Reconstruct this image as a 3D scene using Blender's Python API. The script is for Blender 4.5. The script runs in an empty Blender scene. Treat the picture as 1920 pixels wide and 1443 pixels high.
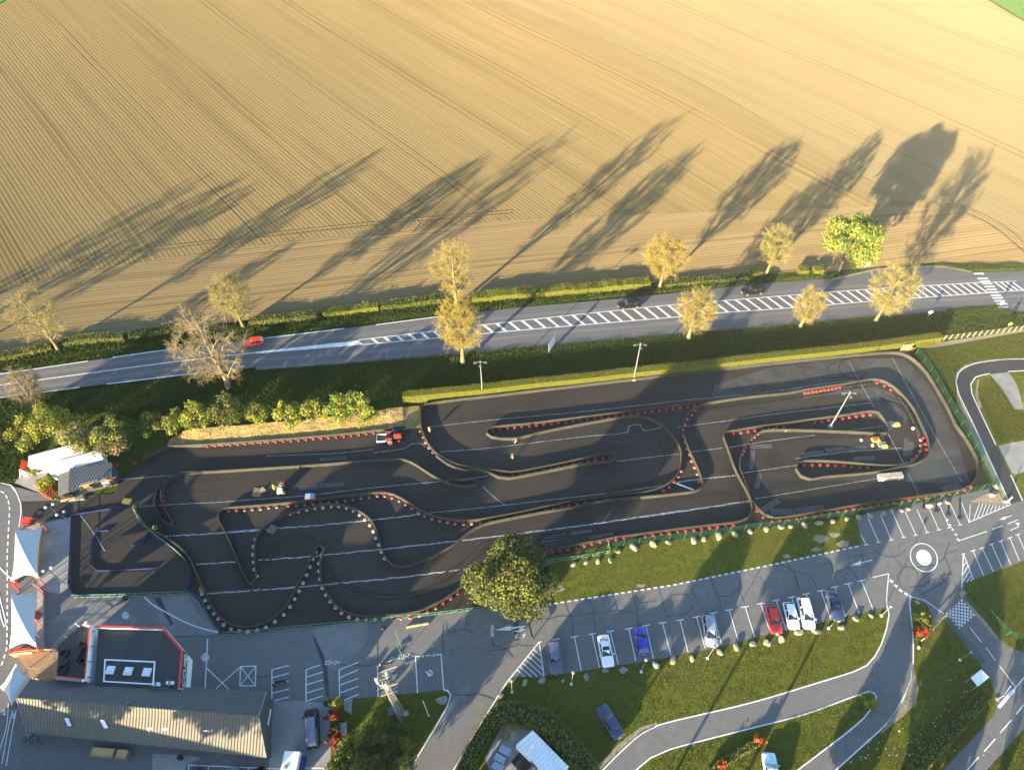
import bpy, math, random
import numpy as np
from mathutils import Vector, Matrix
from mathutils.geometry import tessellate_polygon
R_ = math.radians
rng = np.random.default_rng(7)
random.seed(7)
scene = bpy.context.scene
COL = scene.collection

# ------------------------------------------------------------------ camera (drone about 100 m up)
F_PX, NADIR, CAM_H = 1320.0, (980.0, 1790.0), 104.0
def _cam_axes():
    d = np.array([NADIR[0]-960, 721.5-NADIR[1], -F_PX]); d /= np.linalg.norm(d)
    up = -d
    f = np.array([0, 0, -1.0]); y = f-up*f.dot(up); y /= np.linalg.norm(y)
    return np.array([np.cross(y, up), y, up])
RC = _cam_axes()
CAMP = np.array([0, 0, CAM_H])
def P(px, py, z=0.0):
    """photo pixel (1920 wide) -> point of the world at height z"""
    v = RC @ np.array([px-960, 721.5-py, -F_PX])
    p = CAMP + v*((z-CAM_H)/v[2])
    return Vector((p[0], p[1], z))
def proj(p):
    v = RC.T @ (np.array(p)-CAMP)
    return 960+F_PX*v[0]/-v[2], 721.5-F_PX*v[1]/-v[2]
def height_at(base, top):
    """height of an upright thing standing at pixel base whose top is seen at row top[1]"""
    b = P(*base); lo, hi = 0.0, 40.0
    for _ in range(40):
        m = (lo+hi)/2
        if proj((b.x, b.y, m))[1] > top[1]: lo = m
        else: hi = m
    return lo
def PP(pts, z=0.0): return [P(x, y, z) for x, y in pts]
cam = bpy.data.cameras.new('camera'); cam_o = bpy.data.objects.new('camera', cam); COL.objects.link(cam_o)
cam.sensor_width = 36; cam.lens = 36*F_PX/1920; cam.clip_start = 1; cam.clip_end = 9000
m4 = Matrix([list(RC[i])+[CAMP[i]] for i in range(3)]+[[0, 0, 0, 1]])
cam_o.matrix_world = m4
scene.camera = cam_o

# ------------------------------------------------------------------ light: low evening sun behind the camera
HAZE = 4.0e-5
SUN_AZ, SUN_EL = 39.0, 10.3          # azimuth the shadows fall towards, elevation
w = bpy.data.worlds.new('World'); scene.world = w; w.use_nodes = True
nt = w.node_tree; nt.nodes.clear()
sky = nt.nodes.new('ShaderNodeTexSky'); sky.sky_type = 'NISHITA'; sky.sun_disc = False
sky.sun_elevation = R_(SUN_EL); sky.sun_rotation = R_(SUN_AZ+180); sky.air_density = 1.0; sky.dust_density = 0.7; sky.ozone_density = 2.5
bg = nt.nodes.new('ShaderNodeBackground'); bg.inputs[1].default_value = 0.115
wo = nt.nodes.new('ShaderNodeOutputWorld')
nt.links.new(sky.outputs[0], bg.inputs[0]); nt.links.new(bg.outputs[0], wo.inputs[0])
sl = bpy.data.lights.new('sun', 'SUN'); sl.energy = 5.0; sl.angle = R_(0.5); sl.color = (1.0, 0.84, 0.56)
so = bpy.data.objects.new('sun', sl); COL.objects.link(so)
sd = Vector((math.sin(R_(SUN_AZ))*math.cos(R_(SUN_EL)), math.cos(R_(SUN_AZ))*math.cos(R_(SUN_EL)), -math.sin(R_(SUN_EL))))
so.rotation_euler = sd.to_track_quat('-Z', 'Y').to_euler(); so.location = (-60, -60, 60)
vs = scene.view_settings
vs.view_transform = 'Standard'; vs.look = 'None'; vs.gamma = 1; vs.use_curve_mapping = False
vs.exposure = 2.45

# ------------------------------------------------------------------ materials
def mat(name, base, rough=0.8, spec=0.3, var=None, scale=1.0, bump=0.0, bscale=None, metal=0.0, detail=6, var2=None, scale2=0.1, island=None, translucent=0.0, stretch=None):
    """base colour, optional second colour mixed by noise (world-size), third by a larger noise, optional per-leaf colour"""
    m = bpy.data.materials.new(name); m.use_nodes = True
    n = m.node_tree; b = n.nodes['Principled BSDF']
    b.inputs['Roughness'].default_value = rough; b.inputs['Specular IOR Level'].default_value = spec
    b.inputs['Metallic'].default_value = metal
    b.inputs['Base Color'].default_value = (*base, 1)
    geo = n.nodes.new('ShaderNodeNewGeometry'); vec = geo.outputs['Position']
    if stretch:
        mp = n.nodes.new('ShaderNodeMapping'); mp.vector_type = 'POINT'
        mp.inputs['Rotation'].default_value = (0, 0, R_(stretch[0])); mp.inputs['Scale'].default_value = (stretch[1], stretch[2], 1)
        n.links.new(vec, mp.inputs[0]); vec = mp.outputs[0]
    cur = None
    def noise(sc, det=detail, v=None):
        t = n.nodes.new('ShaderNodeTexNoise'); t.inputs['Scale'].default_value = sc; t.inputs['Detail'].default_value = det
        t.inputs['Roughness'].default_value = 0.62
        n.links.new(v or vec, t.inputs['Vector']); return t.outputs['Fac']
    def mix(fac, a, bcol, lo=0.36, hi=0.64):
        r = n.nodes.new('ShaderNodeMapRange'); r.inputs['From Min'].default_value = lo; r.inputs['From Max'].default_value = hi
        n.links.new(fac, r.inputs[0])
        x = n.nodes.new('ShaderNodeMix'); x.data_type = 'RGBA'
        n.links.new(r.outputs[0], x.inputs['Factor'])
        for s, c in ((6, a), (7, bcol)):
            if isinstance(c, tuple): x.inputs[s].default_value = (*c, 1)
            else: n.links.new(c, x.inputs[s])
        return x.outputs[2]
    cur = base
    if var: cur = mix(noise(scale), cur, var)
    if var2: cur = mix(noise(scale2, 4, geo.outputs['Position']), cur, var2, 0.42, 0.66)
    if island: cur = mix(geo.outputs['Random Per Island'], cur, island, 0.0, 1.0)
    if not isinstance(cur, tuple): n.links.new(cur, b.inputs['Base Color'])
    if bump:
        bn = n.nodes.new('ShaderNodeBump'); bn.inputs['Strength'].default_value = 1.0; bn.inputs['Distance'].default_value = bump
        n.links.new(noise(bscale or scale*2, 4), bn.inputs['Height']); n.links.new(bn.outputs[0], b.inputs['Normal'])
    if translucent:
        tr = n.nodes.new('ShaderNodeBsdfTranslucent'); ms = n.nodes.new('ShaderNodeMixShader'); ms.inputs[0].default_value = translucent
        if isinstance(cur, tuple): tr.inputs[0].default_value = (*cur, 1)
        else: n.links.new(cur, tr.inputs[0])
        n.links.new(b.outputs[0], ms.inputs[1]); n.links.new(tr.outputs[0], ms.inputs[2])
        n.links.new(ms.outputs[0], n.nodes['Material Output'].inputs[0])
    return m

def soil_mat(name, az, c1, c2, c3, fine, broad, period=1.35, tram=23.0):
    """drilled soil: stretched noise gives the sowing lines along azimuth az; rough diffuse"""
    m = bpy.data.materials.new(name); m.use_nodes = True; n = m.node_tree
    n.nodes.remove(n.nodes['Principled BSDF'])
    df = n.nodes.new('ShaderNodeBsdfDiffuse'); df.inputs['Roughness'].default_value = 1.0
    n.links.new(df.outputs[0], n.nodes['Material Output'].inputs[0])
    geo = n.nodes.new('ShaderNodeNewGeometry')
    wn = n.nodes.new('ShaderNodeTexNoise'); wn.inputs['Scale'].default_value = 0.02; wn.inputs['Detail'].default_value = 1
    n.links.new(geo.outputs['Position'], wn.inputs['Vector'])
    wv = n.nodes.new('ShaderNodeVectorMath'); wv.operation = 'SCALE'; wv.inputs['Scale'].default_value = 1.6
    n.links.new(wn.outputs['Color'], wv.inputs[0])
    ad = n.nodes.new('ShaderNodeVectorMath'); ad.operation = 'ADD'
    n.links.new(geo.outputs['Position'], ad.inputs[0]); n.links.new(wv.outputs[0], ad.inputs[1])
    mp = n.nodes.new('ShaderNodeMapping'); mp.inputs['Rotation'].default_value = (0, 0, R_(az))   # rows end up along Y
    n.links.new(ad.outputs[0], mp.inputs[0])
    def lines(freq, along, det):
        s = n.nodes.new('ShaderNodeMapping'); s.inputs['Scale'].default_value = (freq, along, 0)
        n.links.new(mp.outputs[0], s.inputs[0])
        t = n.nodes.new('ShaderNodeTexNoise'); t.inputs['Scale'].default_value = 1; t.inputs['Detail'].default_value = det
        n.links.new(s.outputs[0], t.inputs['Vector']); return t.outputs['Fac']
    l1, l2 = lines(fine, 0.02, 2), lines(broad, 0.006, 3)
    sx = n.nodes.new('ShaderNodeSeparateXYZ'); n.links.new(mp.outputs[0], sx.inputs[0])
    def mth(op, a, b=None, c=None):
        q = n.nodes.new('ShaderNodeMath'); q.operation = op
        for i, v in enumerate((a, b, c)):
            if v is None: continue
            if isinstance(v, (int, float)): q.inputs[i].default_value = v
            else: n.links.new(v, q.inputs[i])
        return q.outputs[0]
    drill = mth('MULTIPLY_ADD', mth('SINE', mth('MULTIPLY', sx.outputs[0], 2*math.pi/period)), .5, .5)       # evenly spaced drill rows
    mo = mth('FLOORED_MODULO', sx.outputs[0], tram)
    wheel = mth('MAXIMUM', mth('COMPARE', mo, 6.0, .32), mth('COMPARE', mo, 7.9, .32))                       # paired wheel tracks
    big = n.nodes.new('ShaderNodeTexNoise'); big.inputs['Scale'].default_value = 0.012; big.inputs['Detail'].default_value = 5
    n.links.new(geo.outputs['Position'], big.inputs['Vector'])
    def mr(f, lo, hi):
        r = n.nodes.new('ShaderNodeMapRange'); r.inputs['From Min'].default_value = lo; r.inputs['From Max'].default_value = hi
        n.links.new(f, r.inputs[0]); return r.outputs[0]
    def mix(f, a, b):
        x = n.nodes.new('ShaderNodeMix'); x.data_type = 'RGBA'; n.links.new(f, x.inputs['Factor'])
        for s, c in ((6, a), (7, b)):
            if isinstance(c, tuple): x.inputs[s].default_value = (*c, 1)
            else: n.links.new(c, x.inputs[s])
        return x.outputs[2]
    c = mix(mr(big.outputs['Fac'], .35, .7), c1, c2)
    c = mix(mth('MULTIPLY', drill, mr(l1, .30, .62)), c, c3)
    c = mix(mth('MULTIPLY', mr(l2, .52, .72), .6), c, tuple(v*.86 for v in c3))
    c = mix(mth('MULTIPLY', wheel, mr(l1, .3, .6)), c, tuple(v*.86 for v in c3))
    n.links.new(c, df.inputs[0])
    a2 = n.nodes.new('ShaderNodeMath'); a2.operation = 'MULTIPLY_ADD'; a2.inputs[1].default_value = 1.0
    n.links.new(drill, a2.inputs[0]); n.links.new(l1, a2.inputs[2])
    bp = n.nodes.new('ShaderNodeBump'); bp.inputs['Distance'].default_value = 0.035; bp.inputs['Strength'].default_value = 0.6
    n.links.new(a2.outputs[0], bp.inputs['Height']); n.links.new(bp.outputs[0], df.inputs['Normal'])
    return m

M = {}
M['soil'] = soil_mat('soil', 141, (.222, .162, .074), (.204, .143, .061), (.163, .116, .053), 1.25, .16, .98)
M['soil_pale'] = soil_mat('soil_pale', 141, (.212, .162, .084), (.200, .150, .075), (.170, .126, .064), 1.1, .12, .98)
M['soil_dark'] = soil_mat('soil_dark', 141, (.195, .145, .068), (.182, .132, .061), (.155, .111, .052), 1.1, .10, .98)
M['soil_head'] = soil_mat('soil_head', 82, (.256, .186, .092), (.236, .166, .078), (.188, .130, .061), 1.5, .3, .9, 14.0)
M['grass'] = mat('grass', (.038, .064, .010), 1, .05, (.074, .098, .018), 1.4, .34, 4.5, var2=(.056, .072, .014), scale2=.12)
M['lawn'] = mat('lawn', (.064, .082, .012), 1, .05, (.125, .130, .021), 1.0, .30, 5, var2=(.098, .098, .020), scale2=.14)
M['far_grass'] = mat('far_grass', (.09, .19, .03), 1, .05, (.12, .22, .04), .2, .1, 2)
M['asphalt'] = mat('asphalt', (.118, .115, .112), .95, .15, (.15, .144, .138), .9, .004, 30, var2=(.13, .127, .122), scale2=.06)
M['road'] = mat('road', (.108, .103, .102), .95, .12, (.124, .117, .115), 1, .004, 30, stretch=(10, .05, 1.2))
M['wear'] = mat('road_wear', (.150, .142, .140), .95, .15, (.125, .12, .118), 2, stretch=(10, .04, 1))
M['track'] = mat('track_asphalt', (.030, .0275, .0245), .95, .10, (.041, .036, .031), .9, .004, 25, var2=(.046, .041, .036), scale2=.055, stretch=(-8, .07, .8))  # stretched noise puts soft sheen streaks and racing lines into the colour
M['track_old'] = mat('worn_track_asphalt', (.062, .061, .058), .95, .10, (.044, .043, .041), .35, .004, 25, var2=(.080, .079, .075), scale2=.08)
M['new_tar'] = mat('new_tarmac', (.040, .040, .042), .9, .2, (.050, .049, .050), .8)
M['concrete'] = mat('concrete', (.30, .29, .27), .95, .15, (.235, .228, .215), .5, var2=(.19, .185, .175), scale2=.13)
M['plaza'] = mat('plaza_concrete', (.20, .195, .185), .95, .15, (.155, .152, .148), .5, var2=(.13, .128, .125), scale2=.15)
M['gravel'] = mat('gravel', (.33, .27, .18), 1, .1, (.22, .18, .12), 2.5, .06, 6)
M['bank'] = mat('dry_bank', (.42, .27, .11), 1, .1, (.27, .18, .075), 1.4, .25, 3, var2=(.20, .16, .06), scale2=.3)
M['paint'] = mat('white_paint', (.68, .68, .67), .8, .2, (.48, .48, .47), 3)
M['oldpaint'] = mat('worn_white_paint', (.50, .50, .49), .9, .2, (.30, .30, .30), 2.5)
M['joint'] = mat('sealant', (.36, .36, .36), .9, .2, (.13, .13, .13), 1.4)
M['crack'] = mat('crack_sealant', (.045, .045, .046), .9, .2, (.065, .064, .064), 1)
M['patch'] = mat('asphalt_patch', (.085, .084, .082), .9, .2, (.065, .064, .063), 1)
M['skid'] = mat('tyre_mark', (.017, .0165, .016), .85, .15, (.026, .025, .024), .8)
M['belt'] = mat('barrier_rubber', (.060, .057, .042), .75, .2, (.040, .038, .031), .6)
M['belt_dark'] = mat('dark_rubber', (.035, .035, .034), .7, .3)
M['red'] = mat('red_rubber', (.46, .045, .03), .6, .4, (.34, .03, .022), 1)
M['pale'] = mat('pale_rubber', (.60, .50, .47), .6, .4, (.45, .30, .28), 1)
M['black'] = mat('black', (.015, .015, .016), .5, .4)
M['tyre'] = mat('tyre', (.02, .02, .02), .8, .3)
M['rim'] = mat('rim', (.45, .45, .46), .35, .5, metal=.7)
M['glass'] = mat('car_glass', (.012, .014, .017), .06, .8)
M['chrome'] = mat('chrome', (.6, .6, .6), .25, .5, metal=.9)
M['lamp'] = mat('headlamp_glass', (.75, .75, .72), .15, .6)
M['taillamp'] = mat('taillamp', (.5, .03, .02), .3, .5)
M['steel'] = mat('galvanised_steel', (.21, .21, .20), .6, .4, (.16, .16, .155), 2)
M['darksteel'] = mat('dark_steel', (.08, .08, .085), .5, .4)
M['green'] = mat('green_paint', (.03, .10, .05), .5, .4)
M['blue'] = mat('blue_paint', (.02, .028, .14), .5, .4)
M['white'] = mat('white_panel', (.80, .80, .79), .55, .3, (.72, .72, .71), .6)
M['redpaint'] = mat('red_paint', (.60, .05, .03), .5, .4, (.5, .04, .025), .7)
M['yellow'] = mat('yellow_paint', (.70, .45, .05), .5, .4)
M['orange'] = mat('orange_paint', (.75, .19, .02), .5, .4)
M['bluelite'] = mat('light_blue', (.07, .25, .62), .5, .4)
M['wood'] = mat('weathered_wood', (.34, .22, .12), .85, .2, (.24, .155, .085), 3, stretch=(8, 6, .6))
M['wood_pale'] = mat('fresh_wood', (.62, .43, .20), .8, .2, (.50, .33, .15), 4)
M['wood_grey'] = mat('grey_wood', (.24, .22, .20), .9, .2, (.17, .155, .14), 3)
M['rock'] = mat('limestone', (.29, .24, .17), .95, .2, (.28, .23, .16), 1.6, .08, 3)
M['rock_grey'] = mat('grey_stone', (.24, .23, .20), .95, .2, (.17, .165, .145), 1.6, .08, 3)
M['bark'] = mat('bark', (.20, .155, .07), .95, .15, (.14, .105, .05), 3, .03, 8)
M['bark_grey'] = mat('grey_bark', (.22, .175, .11), .95, .15, (.16, .125, .08), 3, .03, 8)
def leaf(name, a, b, tr=.25): 
    M[name] = mat(name, a, .75, .25, None, island=b, translucent=tr)
leaf('twig_gold', (.24, .185, .045), (.33, .26, .072), .1)
leaf('twig_olive', (.22, .18, .065), (.29, .24, .09), .1)
leaf('twig_grey', (.21, .16, .08), (.28, .22, .12), .1)
leaf('bud_gold', (.29, .19, .018), (.38, .27, .035))
leaf('bud_lime', (.27, .245, .04), (.35, .31, .06))
leaf('leaf_bright', (.10, .155, .02), (.18, .235, .035))
leaf('leaf_dark', (.035, .048, .011), (.10, .105, .024))
leaf('leaf_mid', (.09, .11, .02), (.20, .21, .04))
leaf('leaf_yellow', (.19, .20, .02), (.34, .32, .045))
leaf('leaf_willow', (.34, .29, .03), (.46, .40, .06))
leaf('leaf_hedge', (.10, .12, .02), (.20, .20, .036))
leaf('leaf_clip', (.15, .148, .020), (.205, .195, .030))
leaf('leaf_red', (.22, .022, .014), (.46, .06, .03))
leaf('leaf_rust', (.36, .075, .018), (.50, .14, .03))
leaf('leaf_brown', (.22, .15, .07), (.33, .24, .12))
leaf('grass_blade', (.035, .062, .009), (.075, .10, .017)); leaf('lawn_blade', (.07, .085, .012), (.115, .125, .02))
leaf('petal', (.62, .62, .50), (.75, .75, .70))
M['core_clip'] = mat('clipped_core', (.115, .112, .016), 1, .05, (.075, .08, .013), 5)
M['core'] = mat('inner_twigs', (.022, .030, .009), 1, .1, (.035, .04, .014), 4)
def paint(name, c, rough=.28):
    m = mat(name, c, rough, .5); m.node_tree.nodes['Principled BSDF'].inputs['Coat Weight'].default_value = .4; M[name] = m
paint('car_white', (.78, .78, .78)); paint('car_red', (.62, .03, .015)); paint('car_blue', (.025, .03, .30)); paint('car_navy', (.035, .05, .11))
paint('car_grey', (.075, .085, .13)); paint('car_silver', (.22, .25, .33)); M['car_black'] = mat('car_black', (.008, .008, .009), .35, .25); paint('car_sky', (.48, .62, .70)); paint('car_roofgrey', (.10, .115, .19), .5)

# ------------------------------------------------------------------ mesh helpers
def put(name, me, mats, parent=None, smooth=False):
    for mm in (mats if isinstance(mats, (list, tuple)) else [mats]): me.materials.append(mm)
    if smooth: me.polygons.foreach_set('use_smooth', [True]*len(me.polygons))
    me.update()
    o = bpy.data.objects.new(name, me); COL.objects.link(o)
    if parent: o.parent = parent
    return o
def tag(o, label=None, cat=None, group=None, kind=None):
    if label: o['label'] = label
    if cat: o['category'] = cat
    if group: o['group'] = group
    if kind: o['kind'] = kind
    return o
def empty(name, loc, rz, label, cat, group=None):
    o = bpy.data.objects.new(name, None); COL.objects.link(o); o.location = loc; o.rotation_euler = (0, 0, rz)
    o.empty_display_size = .3
    return tag(o, label, cat, group)
class MB:
    def __init__(s): s.v, s.f, s.mi = [], [], []
    def add(s, vs, fs, mi=0):
        k = len(s.v); s.v += [tuple(x) for x in vs]; s.f += [tuple(i+k for i in f) for f in fs]; s.mi += [mi]*len(fs); return s
    def box(s, c, d, rz=0, mi=0, taper=1.0, tilt=None):
        x, y, z = d[0]/2, d[1]/2, d[2]/2
        pts = [(-x, -y, -z), (x, -y, -z), (x, y, -z), (-x, y, -z), (-x*taper, -y*taper, z), (x*taper, -y*taper, z), (x*taper, y*taper, z), (-x*taper, y*taper, z)]
        mt = Matrix.Translation(c) @ Matrix.Rotation(rz, 4, 'Z')
        if tilt: mt = mt @ Matrix.Rotation(tilt[0], 4, tilt[1])
        return s.add([mt @ Vector(p) for p in pts], [(3, 2, 1, 0), (4, 5, 6, 7), (0, 1, 5, 4), (1, 2, 6, 5), (2, 3, 7, 6), (3, 0, 4, 7)], mi)
    def prism(s, poly, z0, z1, mi=0, mi_top=None):
        p = [Vector((a[0], a[1])) for a in poly]; n = len(p)
        if sum(p[i].x*p[(i+1) % n].y-p[(i+1) % n].x*p[i].y for i in range(n)) < 0: p.reverse()
        vs = [(a.x, a.y, z0) for a in p]+[(a.x, a.y, z1) for a in p]
        s.add(vs, [(i, (i+1) % n, n+(i+1) % n, n+i) for i in range(n)], mi)
        k = len(s.v)-2*n
        tri = tessellate_polygon([[Vector((a.x, a.y, 0)) for a in p]])
        for t in tri:
            a, b, c = t
            if (p[b]-p[a]).cross(p[c]-p[a]) < 0: b, c = c, b
            s.f.append((k+n+a, k+n+b, k+n+c)); s.mi.append(mi if mi_top is None else mi_top)
            s.f.append((k+c, k+b, k+a)); s.mi.append(mi)
        return s
    def sheet(s, poly, z, mi=0):
        p = [Vector((a[0], a[1], 0)) for a in poly]
        k = len(s.v); s.v += [(a.x, a.y, z) for a in p]
        for a, b, c in tessellate_polygon([p]):
            if ((p[b]-p[a]).cross(p[c]-p[a])).z < 0: b, c = c, b
            s.f.append((k+a, k+b, k+c)); s.mi.append(mi)
        return s
    def ribbon(s, pts, wd, z, mi=0, closed=False):
        q = offset(pts, -wd/2, closed), offset(pts, wd/2, closed); n = len(pts); k = len(s.v)
        s.v += [(a.x, a.y, z) for a in q[0]]+[(a.x, a.y, z) for a in q[1]]
        for i in range(n if closed else n-1):
            j = (i+1) % n; s.f.append((k+i, k+n+i, k+n+j, k+j) if False else (k+n+i, k+i, k+j, k+n+j)); s.mi.append(mi)
        return s
    def wall(s, pts, wd, z0, z1, mi=0, closed=False, mi_top=None):
        a, b = offset(pts, -wd/2, closed), offset(pts, wd/2, closed); n = len(pts); k = len(s.v)
        s.v += [(p.x, p.y, z0) for p in a]+[(p.x, p.y, z1) for p in a]+[(p.x, p.y, z0) for p in b]+[(p.x, p.y, z1) for p in b]
        for i in range(n if closed else n-1):
            j = (i+1) % n
            s.f += [(k+i, k+j, k+n+j, k+n+i), (k+2*n+j, k+2*n+i, k+3*n+i, k+3*n+j), (k+n+i, k+n+j, k+3*n+j, k+3*n+i)]
            s.mi += [mi, mi, mi if mi_top is None else mi_top]
        if not closed:
            s.f += [(k+2*n, k, k+n, k+3*n), (k+n-1, k+3*n-1, k+4*n-1, k+2*n-1)]; s.mi += [mi, mi]
        return s
    def tube(s, p0, p1, r0, r1=None, n=8, mi=0, cap=True):
        p0, p1 = Vector(p0), Vector(p1); r1 = r0 if r1 is None else r1
        d = (p1-p0).normalized(); a = d.orthogonal().normalized(); b = d.cross(a); k = len(s.v)
        for p, r in ((p0, r0), (p1, r1)):
            for i in range(n):
                t = 2*math.pi*i/n; s.v.append(tuple(p+a*(r*math.cos(t))+b*(r*math.sin(t))))
        s.f += [(k+i, k+(i+1) % n, k+n+(i+1) % n, k+n+i) for i in range(n)]; s.mi += [mi]*n
        if cap: s.f += [tuple(k+n+i for i in range(n)), tuple(k+n-1-i for i in range(n))]; s.mi += [mi, mi]
        return s
    def lathe(s, prof, c=(0, 0, 0), n=12, mi=None):
        k = len(s.v); m = len(prof)
        for i in range(n):
            t = 2*math.pi*i/n
            for r, z in prof: s.v.append((c[0]+r*math.cos(t), c[1]+r*math.sin(t), c[2]+z))
        for i in range(n):
            j = (i+1) % n
            for q in range(m-1):
                s.f.append((k+i*m+q, k+j*m+q, k+j*m+q+1, k+i*m+q+1)); s.mi.append(mi[q] if isinstance(mi, (list, tuple)) else (mi or 0))
        return s
    def build(s, name, mats, parent=None, smooth=False):
        me = bpy.data.meshes.new(name); me.from_pydata(s.v, [], s.f)
        o = put(name, me, mats, parent, smooth)
        me.polygons.foreach_set('material_index', s.mi); me.update()
        return o
def offset(pts, d, closed=False):
    out = []; n = len(pts)
    for i in range(n):
        p = Vector((pts[i][0], pts[i][1]))
        a = Vector((pts[i-1][0], pts[i-1][1])) if (i or closed) else None
        b = Vector((pts[(i+1) % n][0], pts[(i+1) % n][1])) if (i < n-1 or closed) else None
        d1 = (p-a).normalized() if a is not None else (b-p).normalized()
        d2 = (b-p).normalized() if b is not None else d1
        n1, n2 = Vector((-d1.y, d1.x)), Vector((-d2.y, d2.x)); m = n1+n2
        if m.length < 1e-6: m = n1
        m.normalize(); out.append(p+m*(d/max(.45, m.dot(n1))))
    return out
def smooth(pts, step=1.2, closed=False):
    """Catmull-Rom through the points, resampled every `step` metres"""
    p = [Vector((a[0], a[1])) for a in pts]; n = len(p); out = []
    for i in range(n if closed else n-1):
        g = (lambda k: p[k % n]) if closed else (lambda k: p[max(0, min(n-1, k))])
        p0, p1, p2, p3 = g(i-1), g(i), g(i+1), g(i+2); m = max(1, int((p2-p1).length/step))
        for k in range(m):
            t = k/m
            # centripetal-ish: damp tangents on uneven spacing
            L = (p2-p1).length; t1 = (p2-p0); t2 = (p3-p1)
            t1 = t1.normalized()*L if t1.length > 0 else t1; t2 = t2.normalized()*L if t2.length > 0 else t2
            h = (2*t**3-3*t**2+1, t**3-2*t**2+t, -2*t**3+3*t**2, t**3-t**2)
            out.append(p1*h[0]+t1*h[1]+p2*h[2]+t2*h[3])
    if not closed: out.append(p[-1])
    return out
def walk(pts, step, start=0.0):
    """points and directions every `step` metres along a polyline"""
    out = []; d = start; acc = 0.0
    for a, b in zip(pts[:-1], pts[1:]):
        a, b = Vector((a[0], a[1])), Vector((b[0], b[1])); L = (b-a).length
        while d <= acc+L and L > 0:
            out.append((a+(b-a)*((d-acc)/L), (b-a).normalized())); d += step
        acc += L
    return out
def struct(name, mb, m): 
    return tag(mb.build(name, m), kind='structure')
def S(px, step=1.2, closed=False): return smooth(PP(px), step, closed)
# ------------------------------------------------------------------ terrain: flat site; a rise added at the far right lets the field catch more sun
def hill(x, y):
    q = (x*math.sin(R_(55))+y*math.cos(R_(55)))-95
    v = min(1, max(0, (y-(108+.12*x))/70)); a = v*v*(3-2*v)/(1+math.exp(-(x+70)/35))
    d = max(0, y-(108+.12*x)); drop = -8*(1-math.exp(-max(0, d-4)/200))/(1+math.exp((x-10)/22))   # the west side falls away from the road
    return drop+(.00012*max(0, q)**2*a if q < 260 else (.00012*260**2+.0624*(q-260)*math.exp(-(q-260)/500))*a)
def terrain(name, poly, z, m, step):
    """a sheet over `poly` cut into a grid and laid on the terrain"""
    import bmesh
    bm = bmesh.new()
    vs = [bm.verts.new((p[0], p[1], 0)) for p in poly]
    f = bm.faces.new(vs)
    if f.normal.z < 0: f.normal_flip()
    bm.normal_update()
    xs = [p[0] for p in poly]; ys = [p[1] for p in poly]
    for ax, lo, hi in ((0, min(xs), max(xs)), (1, min(ys), max(ys))):
        k = lo+step
        while k < hi:
            co = (k, 0, 0) if ax == 0 else (0, k, 0); no = (1, 0, 0) if ax == 0 else (0, 1, 0)
            bmesh.ops.bisect_plane(bm, geom=bm.verts[:]+bm.edges[:]+bm.faces[:], plane_co=co, plane_no=no, dist=1e-4)
            k += step
    for v in bm.verts:
        h = hill(v.co.x, v.co.y); g = min(1, max(0, (v.co.y-(112+.12*v.co.x))/50)); v.co.z = h+z-(4*g*g*(3-2*g) if name == 'ground' else 0)
    bmesh.ops.triangulate(bm, faces=bm.faces[:])
    for f in bm.faces:
        f.normal_update()
        if f.normal.z < 0: f.normal_flip()
    me = bpy.data.meshes.new(name); bm.to_mesh(me); bm.free()
    return tag(put(name, me, m, smooth=True), kind='structure')
# base ground reaching the horizon: the near part flat, the far part following the hill
terrain('ground', [(-3000, -3000), (3000, -3000), (3000, 3000), (-3000, 3000)], 0, M['grass'], 60)
road_n = [(-160, 722), (0, 701), (100, 686), (212, 670), (332, 653), (497, 634), (645, 616), (820, 594), (960, 578), (1160, 560), (1267, 549), (1440, 531), (1580, 521), (1700, 515), (1820, 511), (1920, 508), (2080, 505)]
hedge_n = [(-200, 690), (-60, 676), (0, 668), (120, 640), (200, 632), (350, 614), (480, 598), (600, 585), (760, 566), (900, 556), (1040, 548), (1215, 532), (1300, 520), (1400, 515), (1560, 508), (1650, 500), (1760, 492), (1920, 497), (2100, 496)]
# field: corners of the drilled land, seen and beyond the frame
def PH(px, py):
    z = 0.0
    for _ in range(6): q = P(px, py, z); z = .6*z+.4*hill(q.x, q.y)
    q.z = 0; return q
def PHs(pts): return [PH(x, y) for x, y in pts]
def far(az, d): return Vector((d*math.sin(R_(az)), d*math.cos(R_(az)), 0))
head_top = [(-260, 610), (0, 541), (200, 500), (420, 468), (640, 440), (960, 413), (1300, 398), (1640, 388), (1750, 390), (1860, 420), (1930, 470), (2010, 492)]
ht = PHs(head_top)
tl, tr1, tr2 = PH(12, -2), PH(1846, -2), PH(1935, 52)
tl2 = tl+(tl-PH(-8, 10)).normalized()*250
field = ht+[PH(2100, 470), PH(2100, 190), tr2, tr1]+[tr1+(tr1-tr2).normalized()*260, tl2+Vector((60, 60, 0)), tl2, tl, PH(-8, 10), PH(-260, 190)]
terrain('ploughed_field', field, .05, M['soil'], 14)
head = PP([(x, y) for x, y in hedge_n])+[P(2100, 480), P(2010, 489)]+PHs(list(reversed(head_top[:-1])))
terrain('field_headland', head, .04, M['soil_head'], 14)
pale = PHs([(870, -4), (1100, 80), (1300, 175), (1500, 290), (1640, 384), (1750, 388), (1860, 418), (1930, 466)])+[PH(2090, 460), PH(2090, 195), tr2-Vector((1, 1, 0)), tr1-Vector((1, 1, 0)), PH(1300, -60), PH(900, -30)]
terrain('ploughed_field', pale, .09, M['soil_pale'], 14)
terrain('ploughed_field', PHs([(840, -4), (930, -4), (1100, 60), (1300, 150), (1500, 265), (1640, 345), (1630, 384), (1480, 300), (1290, 192), (1090, 95), (960, 35)]), .13, M['soil_dark'], 14)
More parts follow.
